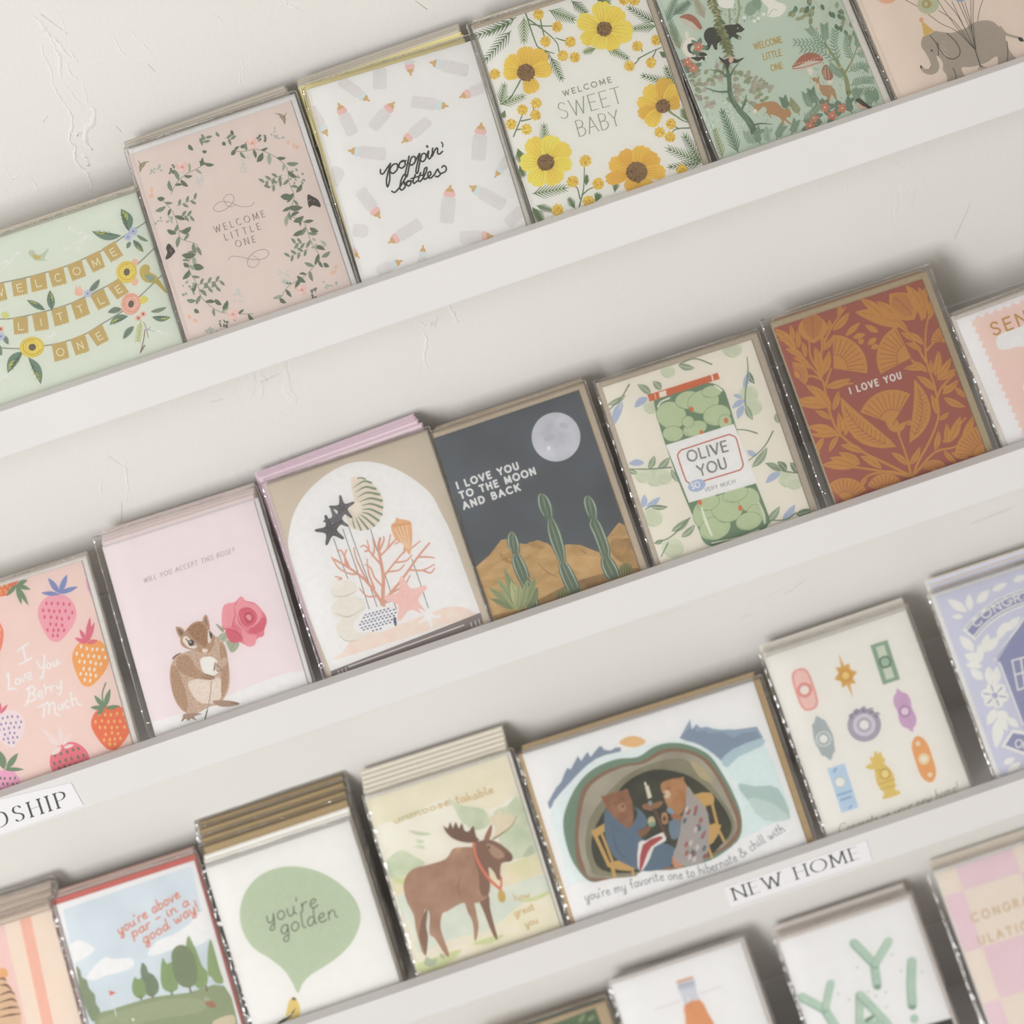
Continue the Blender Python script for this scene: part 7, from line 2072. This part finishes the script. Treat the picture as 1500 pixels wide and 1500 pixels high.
def art_bottle(k):
    a = Art(k, 680, 1340, 3.3333)
    a.begin('printed_soda_bottle')
    a.poly([(1040, 340), (1042, 325), (1112, 305), (1125, 315), (1135, 370), (1150, 415), (1190, 480), (1250, 600), (1330, 900), (1170, 950), (1090, 620), (1075, 440), (1050, 380)], '#c9ccd6', 2)
    a.poly([(1075, 440), (1152, 415), (1190, 480), (1250, 600), (1330, 900), (1170, 950), (1090, 620), (1080, 500)], two_tone('#dd8a50', '#e49a62', 60), 2)
    a.stroke([(1042, 328), (1112, 307)], 12, '#d99a72', smooth=0); a.stroke([(1046, 350), (1120, 330)], 8, '#8f96ac', smooth=0); a.stroke([(1050, 365), (1125, 345)], 5, '#9aa2b4', smooth=0)
    a.stroke([(1090, 400), (1100, 420)], 6, '#e6e8ee', smooth=0)
    a.begin('printed_faint_line')
    for i in range(6):
        a.stroke([(935 + i * 21, 462 - i * 7), (948 + i * 21, 456 - i * 7)], 6, '#cfccd0', smooth=0)
        a.stroke([(1150 + i * 19, 385 - i * 6), (1161 + i * 19, 381 - i * 6)], 6, '#cfccd0', smooth=0)
    a.end()


art_bottle(D2)


def art_yay(k):
    a = Art(k, 1100, 1270, 4.6875)
    G, GD, GL = two_tone('#b4cdb8', '#a5c3b0', 60), '#86a893', '#c3d8c3'
    def tube(pts, w):
        a.stroke(pts, w, GD, smooth=0); a.stroke([(x + 4, y - 5) for x, y in pts], w * .86, G, smooth=0)
    a.begin('printed_letter_Y'); tube([(845, 655), (868, 815)], 62); tube([(708, 525), (850, 670)], 64); tube([(945, 510), (850, 670)], 56); a.ell((868, 822), 26, 16, '#7d9f8a', -10)
    a.begin('printed_letter_Y'); tube([(510, 985), (600, 1130)], 62); tube([(350, 895), (500, 975)], 64); tube([(548, 800), (510, 970)], 54)
    a.begin('printed_letter_A'); tube([(745, 880), (745, 1180)], 56); tube([(750, 880), (920, 1060), (1010, 1180)], 60); a.stroke([(790, 1055), (835, 1030)], 26, '#6f937c', smooth=0); tube([(780, 1090), (880, 1060)], 40)
    a.begin('printed_exclamation'); tube([(1105, 650), (1100, 800), (1108, 950)], 66); a.ell((1107, 962), 26, 16, '#7d9f8a'); a.ell((1122, 1042), 30, 32, G)
    a.begin('printed_confetti')
    for c in ((730, 690), (970, 603), (1030, 715), (1175, 718), (600, 870), (775, 965), (675, 910), (805, 858), (925, 860), (860, 885), (930, 960)):
        a.stroke([(c[0] - 7, c[1] - 6), (c[0] + 7, c[1] + 6)], 4, '#a9b8b2', smooth=0); a.stroke([(c[0] - 7, c[1] + 6), (c[0] + 7, c[1] - 6)], 4, '#a9b8b2', smooth=0)
    a.begin('printed_black_band')
    a.poly([(1210, 1082), (1388, 1035), (1480, 1250), (1150, 1400), (1000, 1160)], '#3b403d')
    a.end()


art_yay(D3)


def art_checks(k):
    a = Art(k, 1330, 1180, 4.6875)
    PK = two_tone('#e3c8d0', '#dfc3cc', 30)
    # checker grid: u along the top edge, v down the card
    O = (190, 460); U_ = (372, -116); V_ = (112, 330)
    def P(u, v): return (O[0] + U_[0] * u + V_[0] * v, O[1] + U_[1] * u + V_[1] * v)
    cols = [-0.2, .36, 1.42, 2.5, 3.6]
    rows = [-.1, .5, 1.68, 2.75, 3.8]
    for j in range(4):
        for i in range(4):
            if (i + j) % 2 == 1:
                a.begin('printed_pink_square')
                a.poly([P(cols[i], rows[j]), P(cols[i + 1], rows[j]), P(cols[i + 1], rows[j + 1]), P(cols[i], rows[j + 1])], PK)
    a.begin('lettering')
    C = '#cdb28a'
    a.text('CONGRAT', [(450, 800), (900, 650)], 56, C, w=11, track=.3)
    a.text('ULATIONS', [(495, 955), (960, 805)], 56, C, w=11, track=.3)
    a.end()


art_checks(D4)

# ------------------------------------------------------------------ paper signs stuck on the lips
def sign(row, corners, label, text, base, hgt, crop, track=.16):
    n = Vector((0, -1, 0))
    p0 = Vector((0, LIP_F - 0.0002, 0))
    pts = [on_plane(x, y, p0, n) for x, y in corners]
    cx = sum(p.x for p in pts) / 4; cz = sum(p.z for p in pts) / 4
    root = new_obj('category_sign', None)
    root.location = (cx, LIP_F - 0.0001, cz)
    tag(root, label, 'sign', 'paper signs on the ledge lips')
    bm = bmesh.new()
    f = [bm.verts.new((p.x - cx, -0.00035, p.z - cz)) for p in pts]
    b = [bm.verts.new((p.x - cx, 0.0, p.z - cz)) for p in pts]
    bm.faces.new(f); bm.faces.new(b[::-1])
    for i in range(4):
        j = (i + 1) % 4
        bm.faces.new((f[i], b[i], b[j], f[j]))
    bmesh.ops.recalc_face_normals(bm, faces=bm.faces[:])
    paper = new_obj('paper_strip', mesh_from(bm, 'paper_strip', [mat('#e9e8ec', rough=.5, vary=.01, k=KWOOD * 1.03, key='paper')]), root)
    k = Pack()
    M = Matrix(((1, 0, 0, cx), (0, 0, -1, LIP_F - 0.00046), (0, 1, 0, cz), (0, 0, 0, 1)))
    k.M, k.Mi, k.O, k.w, k.h, k.root, k.paper = M, M.inverted(), M.translation.copy(), 9, 9, root, paper
    a = Art(k, *crop)
    a.clip = (-1, 1, -1, 1)
    a.begin('lettering')
    a.text(text, base, hgt, '#3e4038', w=hgt * .15, nib=(-19, .14), serif=.12, track=track)
    a.end()
    for o in a.made:
        o.matrix_local = Matrix.Translation(-root.location) @ M


sign(1, [(-205, 1218), (104, 1146.5), (122, 1179), (-190, 1290)], 'white paper sign ending in DSHIP on the second lip', 'FRIENDSHIP', [(-1060, 1585), (20, 1230), (930, 932)], 205, (0, 1080, 9.375))
sign(2, [(1061, 1300), (1269, 1231), (1278, 1260), (1070, 1329)], 'white paper sign reading NEW HOME on the third lip', 'NEW HOME', [(250, 582), (1235, 250)], 96, (1030, 1210, 5.357), .04)

# ------------------------------------------------------------------ raised trowel ridges and patched cracks in the plaster
def ridge(pts, crop, w=0.0016, hgt=0.00045, seed=0):
    ox, oy, s = crop
    rnd = random.Random(seed)
    n = Vector((0, -1, 0))
    p0 = Vector((0, WALL_Y, 0))
    path = []
    for x, y in catmull(pts, False, 7):
        P = on_plane(ox + (x + rnd.uniform(-5, 5)) / s, oy + (y + rnd.uniform(-4, 4)) / s, p0, n)
        path.append((P.x, P.z))
    v, f = [], []
    m_ = len(path)
    for i, (x, z) in enumerate(path):
        a_, b_ = path[max(0, i - 1)], path[min(m_ - 1, i + 1)]
        dx, dz = b_[0] - a_[0], b_[1] - a_[1]
        d = math.hypot(dx, dz) or 1
        nx, nz = -dz / d, dx / d
        e = math.sin(math.pi * min(1, max(0, i / (m_ - 1)))) ** .5
        ww = w * rnd.uniform(.5, 1.3) * (.25 + .75 * e)
        hh = hgt * rnd.uniform(.4, 1.2) * e
        for o, h_ in ((-1, -0.0001), (-.45, hh * .8), (.2, hh), (1, -0.0001)):
            v.append((x + nx * o * ww, WALL_Y - h_, z + nz * o * ww))
    for i in range(m_ - 1):
        for j in range(3):
            f.append((i * 4 + j, i * 4 + j + 1, i * 4 + j + 5, i * 4 + j + 4))
    me = bpy.data.meshes.new('plaster_ridge')
    me.from_pydata(v, [], f)
    me.update()
    bm = bmesh.new(); bm.from_mesh(me)
    bmesh.ops.recalc_face_normals(bm, faces=bm.faces[:])
    if sum(q.normal.y for q in bm.faces) > 0:
        bmesh.ops.reverse_faces(bm, faces=bm.faces[:])
    bm.to_mesh(me); bm.free()
    for p in me.polygons:
        p.use_smooth = True
    me.materials.append(PLASTER)
    new_obj('plaster_ridge', me, wall)


CW = (0, 0, 3.3333)
for i, (p, w, h_) in enumerate([
        ([(135, 65), (190, 105), (235, 165), (290, 215), (330, 270), (380, 310)], .0016, .0005),
        ([(230, 150), (270, 240), (295, 280), (290, 340), (300, 390)], .0014, .0005),
        ([(250, 340), (265, 430), (310, 500), (345, 560), (350, 620), (335, 680), (365, 720), (370, 780), (420, 840), (445, 890), (440, 940)], .0012, .0006),
        ([(440, 510), (460, 550), (450, 600), (420, 640), (420, 700), (460, 740)], .0022, .0007),
        ([(405, 750), (425, 780), (435, 820)], .0018, .0005), ([(365, 640), (385, 660), (395, 640)], .0018, .0006),
        ([(340, 240), (362, 280), (385, 320)], .001, .0004), ([(330, 280), (345, 360), (395, 400)], .001, .0004),
        ([(190, 200), (215, 270), (245, 330), (255, 420)], .001, .0004), ([(525, 135), (570, 210), (600, 260), (680, 310), (750, 350)], .001, .0003),
        ([(600, 120), (700, 220), (770, 300)], .0008, .0003), ([(260, 20), (300, 100), (330, 220)], .0007, .0002), ([(1180, 300), (1175, 380), (1190, 470)], .0008, .0002),
        ([(1160, 260), (1190, 330), (1180, 420)], .0008, .0002), ([(1030, 60), (1070, 90), (1090, 130)], .0012, .0003), ([(1380, 0), (1420, 30), (1480, 60)], .0014, .0004),
        ([(400, 380), (420, 470), (430, 510)], .001, .0003), ([(300, 400), (360, 470), (410, 530)], .0009, .0003), ([(20, 820), (60, 870), (100, 850)], .001, .0003), ([(110, 840), (160, 880), (190, 940)], .001, .0003),
        ([(560, 610), (590, 640)], .001, .0003), ([(240, 560), (210, 600)], .0008, .0003), ([(400, 320), (470, 310), (540, 295)], .0007, .0002), ([(720, 310), (755, 355)], .001, .0003)]):
    ridge(p, CW, w, h_, i)
for i, (p, w, h_) in enumerate([
        ([(655, 445), (665, 460), (672, 475)], .0014, .0005), ([(612, 470), (628, 478), (634, 470)], .0012, .0005), ([(618, 480), (625, 500), (622, 525), (630, 550)], .0012, .0005), ([(640, 465), (636, 478)], .001, .0004),
        ([(150, 688), (148, 720), (152, 750)], .0008, .0003), ([(182, 672), (186, 700), (184, 740)], .0009, .0004), ([(178, 735), (180, 765)], .001, .0004), ([(160, 668), (190, 690)], .0008, .0003),
        ([(1090, 880), (1130, 868), (1160, 850)], .0012, .0004), ([(1150, 872), (1180, 850)], .0009, .0003), ([(1085, 905), (1100, 900)], .0009, .0003), ([(960, 905), (1000, 890)], .0007, .0002),
        ([(60, 20), (100, 50)], .0008, .0003), ([(610, 0), (625, 15)], .0012, .0004), ([(1420, 770), (1480, 745)], .0009, .0003), ([(1420, 300), (1400, 350)], .0007, .0002), ([(380, 560), (410, 548)], .0008, .0003), ([(310, 590), (330, 584)], .0008, .0003)]):
    ridge([(x * 3, y * 3) for x, y in p], (0, 0, 3.0), w, h_, 100 + i)
